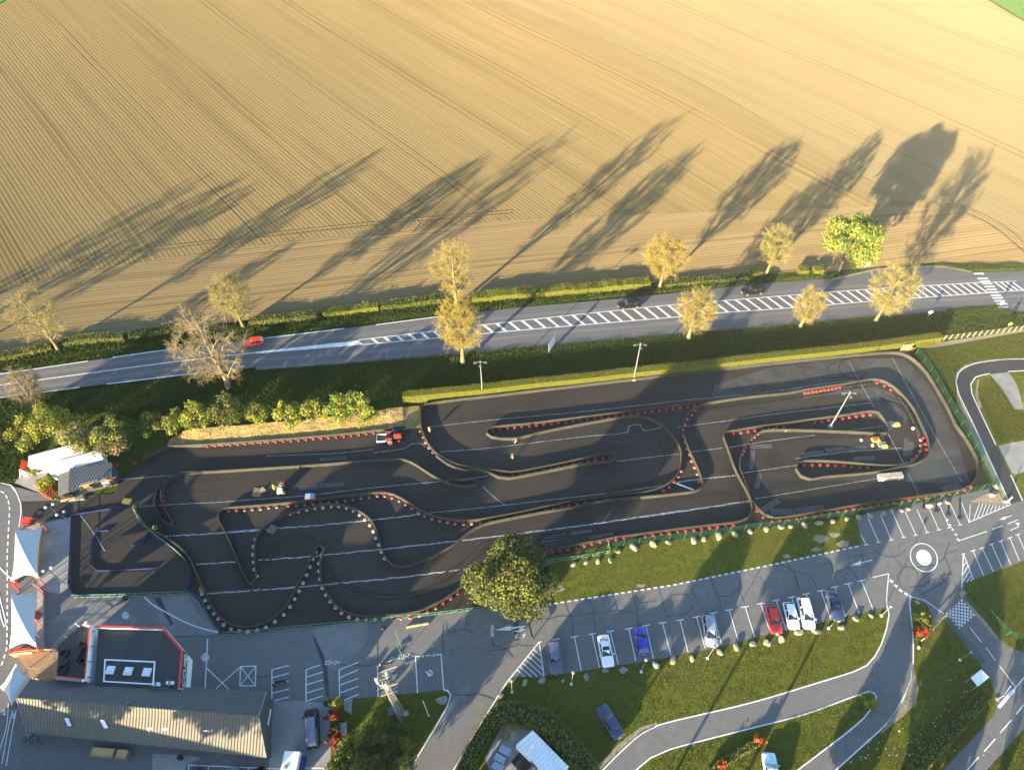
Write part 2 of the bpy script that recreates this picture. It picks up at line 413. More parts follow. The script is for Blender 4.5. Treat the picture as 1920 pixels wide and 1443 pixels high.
terrain('far_meadow', [tr1+Vector((.5, .5, 0)), tr2+Vector((.5, .5, 0)), P(2200, 170)]+[P(2200, 40), P(1900, -80)], .06, M['far_grass'], 24)
terrain('far_meadow', [tl+Vector((-.5, .5, 0)), tl2, tl2+Vector((-200, 60, 0)), P(-300, 60), PH(-8, 10)+Vector((-.5, .5, 0))], .06, M['far_grass'], 24)
# tractor wheelings at the field corner
tw = MB()
for k, pts in enumerate(([(770, 438), (785, 420), (772, 404), (745, 402)], [(700, 452), (745, 430), (762, 410)], [(720, 448), (760, 428), (776, 410), (760, 398)],
                         [(130, 488), (350, 458), (640, 424), (960, 396)], [(128, 494), (350, 464), (640, 430), (960, 402)], [(1660, 372), (1760, 385), (1850, 420), (1925, 480)], [(1670, 368), (1775, 380), (1870, 418), (1940, 478)])):
    tw.ribbon(smooth(PHs(pts), 3), .35, 0)
o = tw.build('wheel_tracks', M['soil_head']); tag(o, kind='structure')
for v in o.data.vertices: v.co.z = hill(v.co.x, v.co.y)+.16

# ------------------------------------------------------------------ main road
road_s = [(-160, 768), (0, 746), (200, 720), (375, 699), (480, 689), (630, 679), (840, 662), (960, 649), (1110, 635), (1277, 621), (1440, 608), (1615, 590), (1775, 579), (1872, 571), (1890, 582), (1920, 586), (2080, 600)]
Z1, Z2, Z3, Z4, Z5, Z6 = .030, .040, .048, .056, .064, .072
mb = MB(); mb.sheet(S(road_n, 4)+list(reversed(S(road_s, 4))), Z1); struct('main_road', mb, M['road'])
mb = MB(); mb.sheet(PP([(1575, 522), (1600, 516), (1645, 506), (1692, 504), (1762, 501), (1800, 507), (1822, 511), (1700, 516)]), Z2); struct('lay_by', mb, M['road'])
mb = MB(); mb.ribbon(S([(1560, 524), (1605, 514), (1645, 505), (1692, 503), (1762, 500), (1822, 510)], 2), .5, Z3); struct('lay_by_edge', mb, M['gravel'])
# lighter wheel paths
mb = MB()
def between(a, b, t): return [(ax*(1-t)+bx*t, ay*(1-t)+by*t) for (ax, ay), (bx, by) in zip(a, b)]
en = [(-100, 714), (0, 701), (212, 670), (332, 653), (497, 634), (645, 616), (820, 594), (960, 577), (1160, 560), (1385, 537), (1615, 519), (1840, 511), (2000, 507)]
es = [(-100, 760), (0, 746), (200, 720), (345, 702), (500, 687), (655, 677), (830, 663), (960, 649), (1160, 631), (1390, 612), (1615, 590), (1850, 573), (2000, 566)]
for t in (.24, .76):
    mb.ribbon(S(between(en, es, t), 4), .8, Z2)
mb.ribbon(S([(480, 691), (630, 680), (840, 664), (960, 651), (1110, 637), (1277, 622), (1440, 610), (1615, 592), (1775, 581)], 4), .9, Z2)
struct('road_wear', mb, M['wear'])
mk = MB()                                                     # painted markings of the main road
for pts in ([(-100, 713), (0, 701), (165, 677)], [(212, 670), (332, 653)], [(497, 634), (645, 616)], [(705, 609), (820, 594)], [(-100, 759), (0, 745.5), (150, 726)], [(200, 720), (372, 699)]):
    mk.ribbon(S(pts, 4), .22, Z3)
mk.ribbon(S([(-100, 735), (0, 722), (345, 676), (480, 661)], 4), .22, Z3)
mk.sheet(PP([(480, 659.5), (672, 638.5), (682, 646), (480, 663)]), Z3)
top = [(672, 637.5), (812, 621), (960, 603), (1167, 581), (1267, 571), (1335, 565.5), (1440, 557), (1615, 543.5), (1842, 529.5)]
bot = [(680, 646), (817, 634), (960, 620.5), (1272, 594), (1342, 587), (1440, 580.5), (1615, 566.5), (1854, 549)]
mk.ribbon(S(top, 4), .18, Z3); mk.ribbon(S(bot, 4), .18, Z3)
mk.ribbon(S([(1861, 529.5), (1905, 527)], 4), .15, Z3); mk.ribbon(S([(1874, 547.5), (1925, 544)], 4), .15, Z3)
def yat(c, x):
    for (x0, y0), (x1, y1) in zip(c[:-1], c[1:]):
        if x0 <= x <= x1: return y0+(y1-y0)*(x-x0)/(x1-x0)
    return c[-1][1]
x = 695.0
while x < 1828:
    off = np.interp(x, [690, 800, 1000, 1200, 1500, 1800], [10, 13, 20, 24, 29, 25]); sp = np.interp(x, [690, 1000, 1200, 1500, 1650, 1830], [23, 24, 22, 19, 15.5, 13])
    wq = np.interp(x, [690, 1000, 1800], [6, 5.5, 3.6])
    mk.sheet(PP([(x, yat(top, x)+.5), (x+wq, yat(top, x+wq)+.5), (x+wq+off, yat(bot, x+wq+off)-.5), (x+off, yat(bot, x+off)-.5)]), Z3+.004); x += sp
for x in (1863, 1874, 1885, 1896): mk.sheet(PP([(x, 529), (x+3.5, 529), (x+26, 545), (x+22, 545.5)]), Z3+.004)
struct('road_markings', mk, M['paint'])
mb = MB()
for x0, x1, y in ((1825, 1844, 513.3), (1832, 1852, 522.5), (1837, 1856, 528), (1841, 1860, 532), (1845, 1865, 537.5), (1849, 1868, 543), (1853, 1873, 548), (1857, 1876, 553.7), (1860, 1880, 558.8), (1864, 1884, 564.2), (1868, 1888, 570), (1870, 1890, 576)):
    mb.sheet(PP([(x0, y-1.1), (x1, y-1.6), (x1+1, y+1.3), (x0+1, y+1.6)]), Z4)
struct('zebra_crossing', mb, M['paint'])
mb = MB(); mb.sheet(PP([(1874, 573), (1895, 569), (1960, 575), (1960, 584), (1915, 582), (1893, 577)]), Z2); struct('pavement', mb, M['plaza'])

# ------------------------------------------------------------------ car-park tarmac (one sheet), lawns laid over it
mb = MB()
mb.sheet(PP([(-160, 905), (0, 908), (40, 915), (110, 935), (215, 925), (260, 880), (318, 838), (420, 836), (410, 1176), (640, 1150), (900, 1105), (1035, 1052), (1600, 972), (1640, 958), (1862, 914), (1888, 944), (1990, 912), (2300, 880), (2300, 1700), (-400, 1700)]), Z1)
struct('car_park', mb, M['asphalt'])
def lawn(pts, z=Z3, m='lawn', step=2.0, name='lawn'):
    mb = MB(); mb.sheet(smooth(PP(pts), step, True) if step else PP(pts), z); return struct(name, mb, M[m])
lawn([(1000, 1137), (985, 1120), (1000, 1075), (1040, 1052), (1140, 1030), (1230, 1016), (1320, 1004), (1440, 988), (1595, 968), (1606, 974), (1612, 1000), (1617, 1020), (1530, 1041), (1440, 1059), (1260, 1096), (1150, 1113)], step=0)
lawn([(962, 1269), (1020, 1266), (1090, 1257), (1200, 1241), (1330, 1217), (1450, 1187), (1560, 1162), (1655, 1140), (1664, 1141), (1667, 1150), (1664, 1175), (1652, 1210), (1640, 1231), (1625, 1247), (1600, 1259), (1540, 1278), (1440, 1309), (1380, 1325), (1235, 1360), (1205, 1375), (1172, 1402), (1128, 1447), (1060, 1530), (790, 1530), (850, 1445), (900, 1360), (927, 1316), (948, 1283)], step=0)
lawn([(1100, 1530), (1194, 1443), (1222, 1420), (1255, 1405), (1385, 1371), (1510, 1339), (1630, 1297), (1639, 1301), (1642, 1307), (1636, 1323), (1618, 1345), (1583, 1375), (1497, 1440), (1400, 1530)], step=0)
lawn([(1709, 1180), (1708, 1130), (1712, 1121), (1735, 1130), (1745, 1150), (1750, 1172), (1770, 1160), (1837, 1245), (1856, 1270), (1869, 1310), (1867, 1334), (1850, 1356), (1772, 1439), (1700, 1530), (1470, 1530), (1567, 1445), (1631, 1387), (1667, 1354), (1694, 1311), (1709, 1273), (1712.5, 1233)], step=0)
lawn([(1808, 1093), (1920, 1051), (2120, 985), (2150, 1280), (1990, 1235), (1920, 1223), (1890, 1211), (1875, 1199), (1850, 1166), (1812, 1125), (1804, 1112)], step=0)
lawn([(1925, 1360), (1850, 1444), (1770, 1530), (2200, 1530), (2200, 1290), (2000, 1300)], step=0)
lawn([(645, 1309), (661, 1309), (707, 1305), (782, 1298), (833, 1292.5), (843, 1298), (845, 1305), (838, 1324), (768, 1444), (715, 1530), (600, 1530), (620, 1420), (626, 1330)], step=0)
mb = MB()
mb.sheet(PP([(985, 1132), (1000, 1128), (1060, 1105), (1050, 1095), (1000, 1100)]), Z4)
for c, r in (((1538, 1010), 12), ((1580, 1020), 10), ((1530, 1030), 6), ((1474, 1043), 6), ((1565, 1003), 8), ((1200, 1098), 7)):
    mb.sheet([P(c[0]+r*1.5*math.cos(t)*random.uniform(.6, 1.2), c[1]+r*.7*math.sin(t)*random.uniform(.6, 1.2)) for t in np.linspace(0, 2*math.pi, 12, endpoint=False)], Z4)
mb.sheet(PP([(1818, 940), (1850, 925), (1868, 918), (1884, 940), (1890, 946), (1870, 948)]), Z4)
mb.sheet(PP([(1806, 1122), (1812, 1126), (1850, 1167), (1873, 1198), (1866, 1197), (1845, 1172), (1818, 1140)]), Z4)
struct('bare_earth', mb, M['gravel'])
mb = MB(); mb.sheet(PP([(1711, 1240), (1722, 1290), (1716, 1320), (1690, 1345), (1650, 1375), (1694, 1311), (1709, 1273)]), Z4)
mb.sheet(PP([(1127, 1440), (1170, 1398), (1203, 1370), (1233, 1357), (1228, 1353), (1198, 1364), (1160, 1394), (1115, 1440)]), Z4)
struct('gravel_edge', mb, M['gravel'])
# concrete pads
mb = MB()
mb.sheet(PP([(48, 988), (133, 970), (128, 1104), (110, 1113), (84, 1108), (70, 1090), (80, 1000)]), Z2)
mb.sheet(PP([(513, 1315), (560, 1313), (618, 1319), (622, 1340), (620, 1420), (612, 1500), (500, 1500)]), Z2)
mb.sheet(PP([(286, 1412), (340, 1414), (380, 1420), (350, 1432), (330, 1500), (286, 1500)]), Z2)
mb.sheet(PP([(28, 905), (50, 868), (70, 885), (92, 882), (82, 900), (90, 922), (105, 935), (60, 918)]), Z2)
mb.sheet(PP([(645, 1310), (661, 1309.5), (659, 1339), (645, 1330)]), Z4)
mb.sheet(PP([(925, 1460), (908, 1420), (935, 1372), (945, 1350), (1000, 1362), (1080, 1460)]), Z4)
struct('concrete_pad', mb, M['concrete'])
mb = MB()
mb.sheet(PP([(84, 1230), (84, 1168), (158, 1125), (352, 1117), (372, 1150), (412, 1186), (389, 1193), (320, 1191), (300, 1172), (180, 1172), (110, 1215)]), Z2)
mb.sheet(PP([(450, 1284), (479, 1284), (479, 1296), (450, 1296)]), Z2)
mb.sheet(PP([(586, 1180), (624, 1170), (690, 1165), (690, 1200), (640, 1260), (612, 1250)]), Z1+.004)
struct('plaza', mb, M['plaza'])
mb = MB(); mb.sheet(PP([(288, 1120), (300, 1119), (326, 1169), (321, 1173)]), Z3); mb.sheet(PP([(586, 1195), (592, 1195), (612, 1240), (618, 1305), (611, 1305), (604, 1242)]), Z3)
mb.sheet(PP([(963, 1153), (972, 1153), (973, 1200), (965, 1200)]), Z3); struct('tarmac_repair', mb, M['crack'])
# dry bank behind the north-west barrier, right-hand grass bits
bf = [(312, 839), (345, 839), (390, 837), (480, 831), (560, 824.5), (640, 817.5), (715, 809), (790, 802)]; bb_ = [(318, 826), (345, 812), (390, 809), (480, 802), (560, 794), (640, 786), (715, 776), (786, 760)]
mb = MB(); f_, k_ = S(bf, 1.0), None; k_ = smooth(PP(bb_), 1.0); n_ = 60
f_ = [f_[int(i*(len(f_)-1)/n_)] for i in range(n_+1)]; k_ = [k_[int(i*(len(k_)-1)/n_)] for i in range(n_+1)]; rows = 7; V = []
for i in range(n_+1):
    for j in range(rows+1):
        t = j/rows; p = f_[i].lerp(k_[i], t); e = min(1, i/8, (n_-i)/6); V.append((p.x, p.y, .05+e*(1.15*t**.8+random.uniform(-.07, .07)*(t > 0))))
mb.add(V, [(i*(rows+1)+j, (i+1)*(rows+1)+j, (i+1)*(rows+1)+j+1, i*(rows+1)+j+1) for i in range(n_) for j in range(rows)])
struct('dry_bank', mb, M['bank'])
mb = MB(); mb.sheet(PP([(1715, 652), (1760, 642), (1920, 617), (1920, 622), (1750, 652)]), Z1)
mb.sheet(PP([(1792, 700), (1800, 690), (1814, 682), (1806, 700), (1800, 720), (1815, 770), (1860, 870), (1894, 946), (1884, 946), (1850, 880), (1795, 760)]), Z1)
mb.sheet(PP([(1832, 715), (1836, 710), (1833, 730), (1842, 765), (1836, 765), (1828, 740)]), Z1)
struct('bare_earth', mb, M['gravel'])

# ------------------------------------------------------------------ kart track tarmac
mb = MB()
mb.sheet(PP([(318, 838), (390, 837), (480, 831), (640, 818), (790, 802), (789, 765), (805, 757), (905, 746), (1050, 729), (1188, 713), (1440, 684), (1600, 669), (1690, 661), (1712, 662), (1735, 690), (1780, 770), (1862, 914), (1790, 929), (1640, 957), (1440, 985), (1320, 1001), (1160, 1019), (1035, 1042), (1000, 1075), (985, 1120), (900, 1140), (790, 1153), (640, 1168), (480, 1186), (415, 1188), (395, 1165), (372, 1125), (355, 1112), (140, 1119), (129, 1098), (135, 968), (95, 975), (45, 988), (40, 940), (110, 938), (215, 925), (225, 895), (262, 870)]), Z2)
struct('kart_track', mb, M['track'])
mb = MB()
mb.sheet(PP([(1330, 757), (1440, 738), (1575, 724), (1635, 713), (1665, 720), (1690, 745), (1727, 808), (1739, 845), (1715, 872), (1645, 887), (1515, 901), (1494, 890), (1495, 873), (1640, 876), (1702, 860), (1722, 830), (1712, 780), (1670, 735), (1640, 725), (1600, 730), (1640, 770), (1660, 812), (1475, 812), (1410, 825), (1388, 880), (1407, 940), (1434, 968), (1680, 938), (1790, 922), (1820, 905), (1790, 815), (1745, 725), (1695, 672), (1590, 672), (1440, 690), (1340, 722)]), Z3)
struct('worn_track', mb, M['track_old'])
lawn([(1716, 662), (1760, 645), (1920, 622), (2010, 610), (2010, 900), (1890, 944), (1862, 914), (1785, 777), (1738, 697)], z=.018, step=0)  # brighter lawn sheet: the sunlight on this grass is put into its colour
# right-hand practice track
mb = MB()
outer = [(1894, 945), (1860, 872), (1820, 785), (1797, 737), (1792, 715), (1797, 699), (1815, 686), (1840, 679), (1890, 673.5), (1940, 674), (2010, 682)]
inner = [(1917, 938), (1895, 890), (1867, 834), (1835, 766), (1822, 737), (1820, 720), (1829, 707), (1856, 700.5), (1890, 696.5), (1940, 694.5), (2010, 700)]
so_, si_ = S(outer, 1.5), S(inner, 1.5)
mb.sheet(so_+list(reversed(si_)), Z2); struct('practice_track', mb, M['new_tar'])
mb = MB(); mb.ribbon(so_, .2, Z3); mb.ribbon(S(inner[:2], 2), .2, Z3); mb.ribbon(S([(1867, 834), (1835, 766), (1822, 737), (1820, 720), (1829, 707), (1856, 700.5)], 1.5), .2, Z3); mb.ribbon(S([(1890, 696.5), (1940, 694.5), (2010, 700)], 2), .2, Z3)
struct('practice_track_lines', mb, M['paint'])
mb = MB(); mb.sheet(PP([(1856, 702), (1890, 698), (1898, 707), (1907, 722), (1914, 745), (1918, 768), (1902, 769), (1880, 732)]), Z1)
mb.sheet(PP([(1872, 836), (1895, 830), (1990, 812), (1990, 872), (1920, 884), (1903, 890), (1897, 886)]), Z1); struct('concrete_pad', mb, M['concrete'])
# ------------------------------------------------------------------ car-park markings
def line(mb, pts, wd=.13, z=Z3): mb.ribbon(PP(pts), wd, z)
mk = MB()
stL = [((1042, 1198), (1055, 1262)), ((1077, 1193), (1090, 1257)), ((1110, 1188), (1124, 1251)), ((1144, 1183), (1159, 1245)), ((1179, 1178), (1192, 1239)), ((1211, 1172), (1225, 1234)), ((1242, 1167), (1258, 1228)), ((1275, 1162), (1290, 1222)), ((1306, 1156), (1322, 1215)), ((1337, 1149), (1353, 1208)), ((1367, 1143), (1384, 1200)), ((1397, 1137), (1415, 1194)), ((1426, 1131), (1445, 1188)), ((1455, 1125), (1474, 1180)), ((1484, 1119), (1503, 1174)), ((1511, 1113), (1531, 1168)), ((1539, 1107), (1558, 1161)), ((1565, 1100), (1585, 1155)), ((1590, 1094), (1611, 1150)), ((1615, 1088), (1637, 1143))]
for a, b in stL:
    line(mk, [a, b], .14, Z5); line(mk, [(a[0]-7.2, a[1]+1.3), (a[0]+7.2, a[1]-1.3)], .15, Z6)
line(mk, [(1011, 1203), (1020, 1267)], .15, Z5); line(mk, [(1011, 1203), (962, 1264)], .15, Z6); line(mk, [(1009, 1203.5), (1016, 1202.5)], .15, Z5+.004)
for k in range(7):                                                      # hatched corner by the drive
    t = .22+k*.105; a = (1011-49*t, 1203+61*t); s = min(1.0, .38+k*.15); b = (a[0]+min(48*s, 1011+9*s-a[0]+8), a[1]+44*s)
    xr = 1011+9*(b[1]-1203)/64
    if b[0] > xr or b[1] > 1267:
        for q in np.linspace(0, 1, 60):
            bb = (a[0]+(b[0]-a[0])*q, a[1]+(b[1]-a[1])*q)
            if bb[0] > 1011+9*(bb[1]-1203)/64 or bb[1] > 1268: break
        b = bb
    line(mk, [a, b], .12, Z4)
line(mk, [(1636, 1082), (1666, 1075)], .13, Z6); line(mk, [(1666, 1075), (1662, 1120), (1663, 1137)], .14, Z5)
stR = [((1614, 1002), (1624, 1021)), ((1627, 970), (1647, 1016)), ((1651, 966), (1671, 1012)), ((1674, 962), (1694, 1007)), ((1697, 959), (1717, 1003)), ((1719, 955), (1738, 998)), ((1741, 951), (1760, 993)), ((1762, 948), (1780, 989)), ((1781, 944), (1800, 984)), ((1802, 941), (1817, 979))]
for a, b in stR[:-1]:
    line(mk, [a, b], .13, Z5); line(mk, [(b[0]-4, b[1]+.9), (b[0]+4, b[1]-.9)], .14, Z6)
line(mk, [(1802, 941), (1817, 979)], .13, Z5); line(mk, [(1815, 979.5), (1894, 946)], .14, Z6); line(mk, [(1819, 945), (1817, 979)], .1, Z5)
for k in range(9):
    u = (k+1)/10; b = (1817+77*u, 979-33*u); a = (1822+70*min(1, u*.93+.12), 941+5*u); line(mk, [a, b], .1, Z4)
stE = [((1824, 1032), (1844, 1079)), ((1841, 1027), (1862, 1071)), ((1859, 1020), (1879, 1065)), ((1876, 1014), (1895, 1059)), ((1893, 1008), (1911, 1051)), ((1908, 1002), (1927, 1046)), ((1925, 996), (1944, 1039)), ((1941, 990), (1960, 1034))]
for a, b in stE:
    line(mk, [a, b], .13, Z5); line(mk, [(a[0]-4.5, a[1]+1.6), (a[0]+4.5, a[1]-1.6)], .14, Z6)
line(mk, [(1806, 1038), (1803, 1102)], .15, Z5); line(mk, [(1806, 1038), (1825, 1086)], .15, Z6); line(mk, [(1803, 1039), (1809, 1037)], .14, Z5+.004)
for k, (a, b) in enumerate((((1806, 1062), (1811, 1053)), ((1805, 1078), (1814, 1061)), ((1804, 1091), (1818, 1070)), ((1812, 1091), (1821, 1079)), ((1819, 1089), (1824, 1085)))): line(mk, [a, b], .1, Z4)
# kerb-side dashes along the lawn, and the drive edges
for (a, b, n) in (((960, 1143.5), (1150, 1114), 15), ((1150, 1114), (1260, 1097), 9), ((1260, 1097), (1440, 1060), 15), ((1440, 1060), (1612, 1023), 15)):
    for i in range(n):
        t0, t1 = (i+.18)/n, (i+.74)/n
        line(mk, [(a[0]+(b[0]-a[0])*t0, a[1]+(b[1]-a[1])*t0), (a[0]+(b[0]-a[0])*t1, a[1]+(b[1]-a[1])*t1)], .22, Z5)
def curve(pts, wd=.17, z=Z4, step=1.5): mk.ribbon(S(pts, step), wd, z)
curve([(962, 1264), (950, 1279), (926, 1317), (900, 1359), (850, 1443), (815, 1500)]); curve([(832, 1292), (841, 1296), (845, 1303), (839, 1323), (768, 1443), (735, 1500)])
curve([(1663, 1137), (1667, 1150), (1662, 1178), (1652, 1208), (1640, 1230), (1625, 1247), (1602, 1258), (1540, 1277.5), (1440, 1308), (1380, 1324), (1235, 1358.5), (1205, 1373.5), (1172, 1401), (1130, 1443), (1070, 1510)])
curve([(1120, 1515), (1192, 1443), (1220, 1420), (1255, 1404.5), (1385, 1370.5), (1510, 1338), (1628, 1296), (1638, 1298.5), (1643, 1305), (1637, 1323), (1620, 1345), (1585, 1375), (1497, 1442), (1420, 1505)])
curve([(1707, 1118), (1705, 1129), (1711, 1183), (1712, 1233), (1708, 1273), (1692, 1311), (1665, 1353), (1630, 1386), (1567, 1443), (1500, 1505)])
curve([(1707, 1118), (1720, 1121), (1735, 1126), (1752, 1138), (1769, 1150)], .13)
for x, y in ((1671, 1089), (1679.5, 1098), (1688.5, 1106.5), (1698.5, 1113), (1707, 1118)):
    c = P(x, y); mk.box((c.x, c.y, Z5), (.5, .42, .004), R_(-40))
for x, y in ((1776, 974.5), (1781, 984), (1786, 992.5), (1792, 1002), (1796, 1011)):
    c = P(x, y); mk.box((c.x, c.y, Z5), (.34, .34, .004), R_(30))
for a, b in (((1796, 1014), (1850, 996)), ((1860, 992), (1880, 985)), ((1889, 982), (1909, 974)), ((1894, 994), (1910, 987)), ((1910, 987), (1906, 982.5))): line(mk, [a, b], .13, Z5)
# arrows
def poly(pts, z=Z5): mk.sheet(PP(pts), z)
poly([(1595, 1060), (1614, 1050), (1613, 1054.3), (1635, 1048.7), (1635, 1050.3), (1613, 1056), (1614, 1059)])
poly([(1872, 974.5), (1884, 967.5), (1883.5, 970), (1897, 965.5), (1897, 967), (1884, 971.7), (1886, 973.5)])
poly([(1902, 981), (1910, 979), (1912, 981), (1909, 985)])
poly([(928, 1181), (957, 1172), (958, 1175.5), (970, 1174), (986, 1171.8), (979, 1179), (987, 1178.5), (975, 1185), (961, 1182.8), (972, 1181.5), (976, 1176.5), (958, 1179), (959, 1181.5)])
# painted ring and disc of the mini roundabout
def ell(cx, cy, rx, ry, tilt, n=48): return [(cx+rx*math.cos(t)*math.cos(tilt)-ry*math.sin(t)*math.sin(tilt), cy+rx*math.cos(t)*math.sin(tilt)+ry*math.sin(t)*math.cos(tilt)) for t in np.linspace(0, 2*math.pi, n, endpoint=False)]
mk.ribbon(PP(ell(1732, 1045, 28, 23.6, R_(52))), .17, Z5, 0, True)
poly(ell(1732, 1045, 15.8, 13.2, R_(52)))
# end of access road: chequered strip, dashes, stop line
A, B, D = Vector((1804, 1122)), Vector((1771, 1151)), Vector((1826, 1149))
ex, ey = (B-A)/6, (D-A)/4
for i in range(6):
    for j in range(5):
        for q in range(2):
            if (i+.5*q) > 5.4 or (j+.5*q) > 4.1: continue
            c = A+ex*(i+.5*q+.1)+ey*(j+.5*q+.0); poly([tuple(c), tuple(c+ex*.5), tuple(c+ex*.5+ey*.5), tuple(c+ey*.5)], Z4)
for a, b in (((1819, 1177), (1840, 1203)), ((1849, 1214), (1866, 1238)), ((1872, 1245), (1905, 1289)), ((1905, 1338), (1921, 1318)), ((1875, 1373), (1896, 1349)), ((1845, 1408), (1866, 1384)), ((1812, 1444), (1835, 1418)), ((1785, 1476), (1803, 1455))): line(mk, [a, b], .14, Z4)
line(mk, [(1872, 1326), (1900, 1293)], .42, Z4); line(mk, [(1900, 1293), (1935, 1252)], .14, Z4)
# motorcycle bays
for v0, v1, sl_ in (((510, 1255), (510, 1309), [((510, 1255), (542, 1247)), ((510, 1270), (542, 1262)), ((511, 1285), (542, 1276)), ((511, 1299), (542, 1291)), ((514, 1313), (542, 1306))]),
                    ((574, 1255), (574, 1314), [((574, 1255), (601, 1246)), ((574, 1269), (606, 1259)), ((574, 1283), (606, 1274)), ((574, 1299), (606, 1289)), ((574, 1314), (606, 1304))]),
                    ((636, 1255), (637, 1306), [((636, 1255), (672, 1241)), ((637, 1270), (672, 1255)), ((637, 1284), (672, 1271)), ((637, 1299), (672, 1286)), ((645, 1312), (673, 1301))]),
                    ((708, 1248), (709, 1305), [((708, 1248), (744, 1234)), ((709, 1262), (744, 1249)), ((709, 1276), (745, 1264)), ((709, 1292), (746, 1281)), ((714, 1305), (746, 1295))])):
    line(mk, [v0, v1], .15, Z5)
    for a, b in sl_: line(mk, [a, b], .13, Z6)
# reserved bay for wheelchair users
for a, b in (((779, 1230), (783, 1299)), ((827, 1226), (832, 1292))): line(mk, [a, b], .15, Z5)
for a, b in (((778, 1230.3), (787, 1229.7)), ((798, 1228.8), (808, 1228)), ((818, 1227), (828, 1226.2)), ((832, 1292), (841, 1294))): line(mk, [a, b], .15, Z6)
def wheelchair(cx, cy, s, z=Z5):
    """sign painted lying on its side, the head towards the left"""
    mk.ribbon([P(cx+s*(.15+.42*math.sin(t)), cy-s*.42*math.cos(t), z) for t in np.linspace(R_(-20), R_(250), 16)], s*.016, z)
    for pts in ([(-.62, -.12), (-.45, -.2), (-.3, -.05)], [(-.45, -.16), (.1, .02)], [(-.18, -.05), (-.1, .3), (.02, .32)], [(.1, .02), (.16, .42)], [(.08, .5), (.22, .42)]):
        mk.ribbon([P(cx+s*a, cy+s*b, z+.004) for a, b in pts], s*.016, z+.004)
wheelchair(804, 1261, 11)
wheelchair(792, 1229.3, 4.5); wheelchair(813, 1227.5, 4.5)
# lines in the western yard
for pts, wd in (([(389.5, 1197), (387, 1250), (384.5, 1294)], .17), ([(387, 1251), (433, 1295)], .14), ([(450, 1250), (400, 1295)], .14), ([(451, 1249), (480, 1248), (479, 1285), (450, 1285), (451, 1249)], .14), ([(451, 1249), (479, 1285)], .1), ([(480, 1248), (450, 1285)], .1)):
    line(mk, pts, wd, Z4); 
curve([(271, 1119), (285, 1132), (300, 1141), (318, 1151), (345, 1165), (380, 1178), (409, 1185)], .16)
for k, pts in enumerate(([(354, 1500), (354, 1433.5), (440, 1437), (534, 1441)], [(391, 1500), (391, 1435.2)], [(466, 1500), (466, 1438.3)], [(506, 1500), (506, 1440)], [(562, 1439), (607, 1439), (607, 1500)])): line(mk, pts, .14, Z4+.002*k)
for pts in ([(16, 1318), (13, 1360), (0, 1405)], [(24, 1330), (14, 1375), (4, 1432)], [(31, 1330), (22, 1375), (12, 1435)]): curve(pts, .12)
for cx, cy in ((8, 1334), (25.5, 1340)):                                   # painted walking figures
    for pts in ([(0, -5), (0, -3)], [(0, -2.5), (0, 2)], [(-3, -1), (0, -2.5), (3, 0)], [(0, 2), (-2.5, 6)], [(0, 2), (2.5, 6)]): line(mk, [(cx+a, cy+b) for a, b in pts], .2, Z4+.004)
# western circuit: white edge, dashed middle line
curve([(0, 905), (20, 909.5), (32, 925), (39, 944), (40, 960), (36, 988)], .17)
curve([(22, 910), (31, 921)], .12); curve([(0, 1063), (15, 1078), (33, 1094)], .16); curve([(-2, 1110), (1, 1125), (10, 1160), (11.5, 1172), (8, 1174), (3, 1160), (-3, 1130)], .16)
for i in range(22):
    y = 962+i*13.2; x = np.interp(y, [960, 1031, 1071, 1168, 1217, 1250], [18.2, 14.3, 14, 14.2, 13, 2]); y2 = y+7.5; x2 = np.interp(y2, [960, 1031, 1071, 1168, 1217, 1250], [18.2, 14.3, 14, 14.2, 13, 2])
    line(mk, [(x, y), (x2, y2)], .22, Z4)
for a, b in (((2, 921), (8, 924)), ((11, 928), (14, 934)), ((15.5, 938), (17.5, 945)), ((18, 949), (18.5, 956))): line(mk, [a, b], .22, Z4)
struct('painted_lines', mk, M['paint'])
# round painted discs
mb = MB(); mb.sheet(PP(ell(385, 1232, 8, 8, 0)), Z5); mb.sheet(PP(ell(235.5, 1153.5, 6.8, 7, 0)), Z5); struct('painted_discs', mb, M['oldpaint'])
# lettering painted on the tarmac
def text_mesh(name, s, size, m, loc, rot, kind='structure', parent=None, extrude=0.0, sx=1.0, bold=0.0):
    cu = bpy.data.curves.new('t', 'FONT'); cu.body = s; cu.size = size; cu.align_x = 'CENTER'; cu.align_y = 'CENTER'; cu.extrude = extrude; cu.offset = bold
    t = bpy.data.objects.new('t', cu); COL.objects.link(t)
    me = bpy.data.meshes.new_from_object(t.evaluated_get(bpy.context.evaluated_depsgraph_get()))
    bpy.data.objects.remove(t); bpy.data.curves.remove(cu)
    me.transform(Matrix.Diagonal((sx, 1, 1, 1)))
    o = put(name, me, m, parent); o.location = loc; o.rotation_euler = rot
    if kind: o['kind'] = kind
    return o
def stacked(word, a, b, size, name='road_lettering'):
    """letters one after the other from pixel a to pixel b, each turned a quarter"""
    for i, ch in enumerate(word):
        t = i/(len(word)-1); c = P(a[0]+(b[0]-a[0])*t, a[1]+(b[1]-a[1])*t, Z5)
        text_mesh(name, ch, size, M['paint'], c, (0, 0, R_(90)), bold=.004, sx=1.75)
stacked('MOTOS', (611.5, 1241.7), (635.5, 1240.8), .52); stacked('MOTOS', (749, 1230.5), (774, 1228.8), .54)
for word, x, y0, y1 in (('RETOUR', 923.5, 1190, 1173), ('PL', 968.8, 1193, 1188.5), ('VL', 982.8, 1191.5, 1187)):
    for i, ch in enumerate(word):
        t = i/(len(word)-1); text_mesh('road_lettering', ch, .66, M['paint'], P(x, y0+(y1-y0)*t, Z5), (0, 0, R_(95)), bold=.006, sx=1.35 if len(word) == 2 else 1.1)
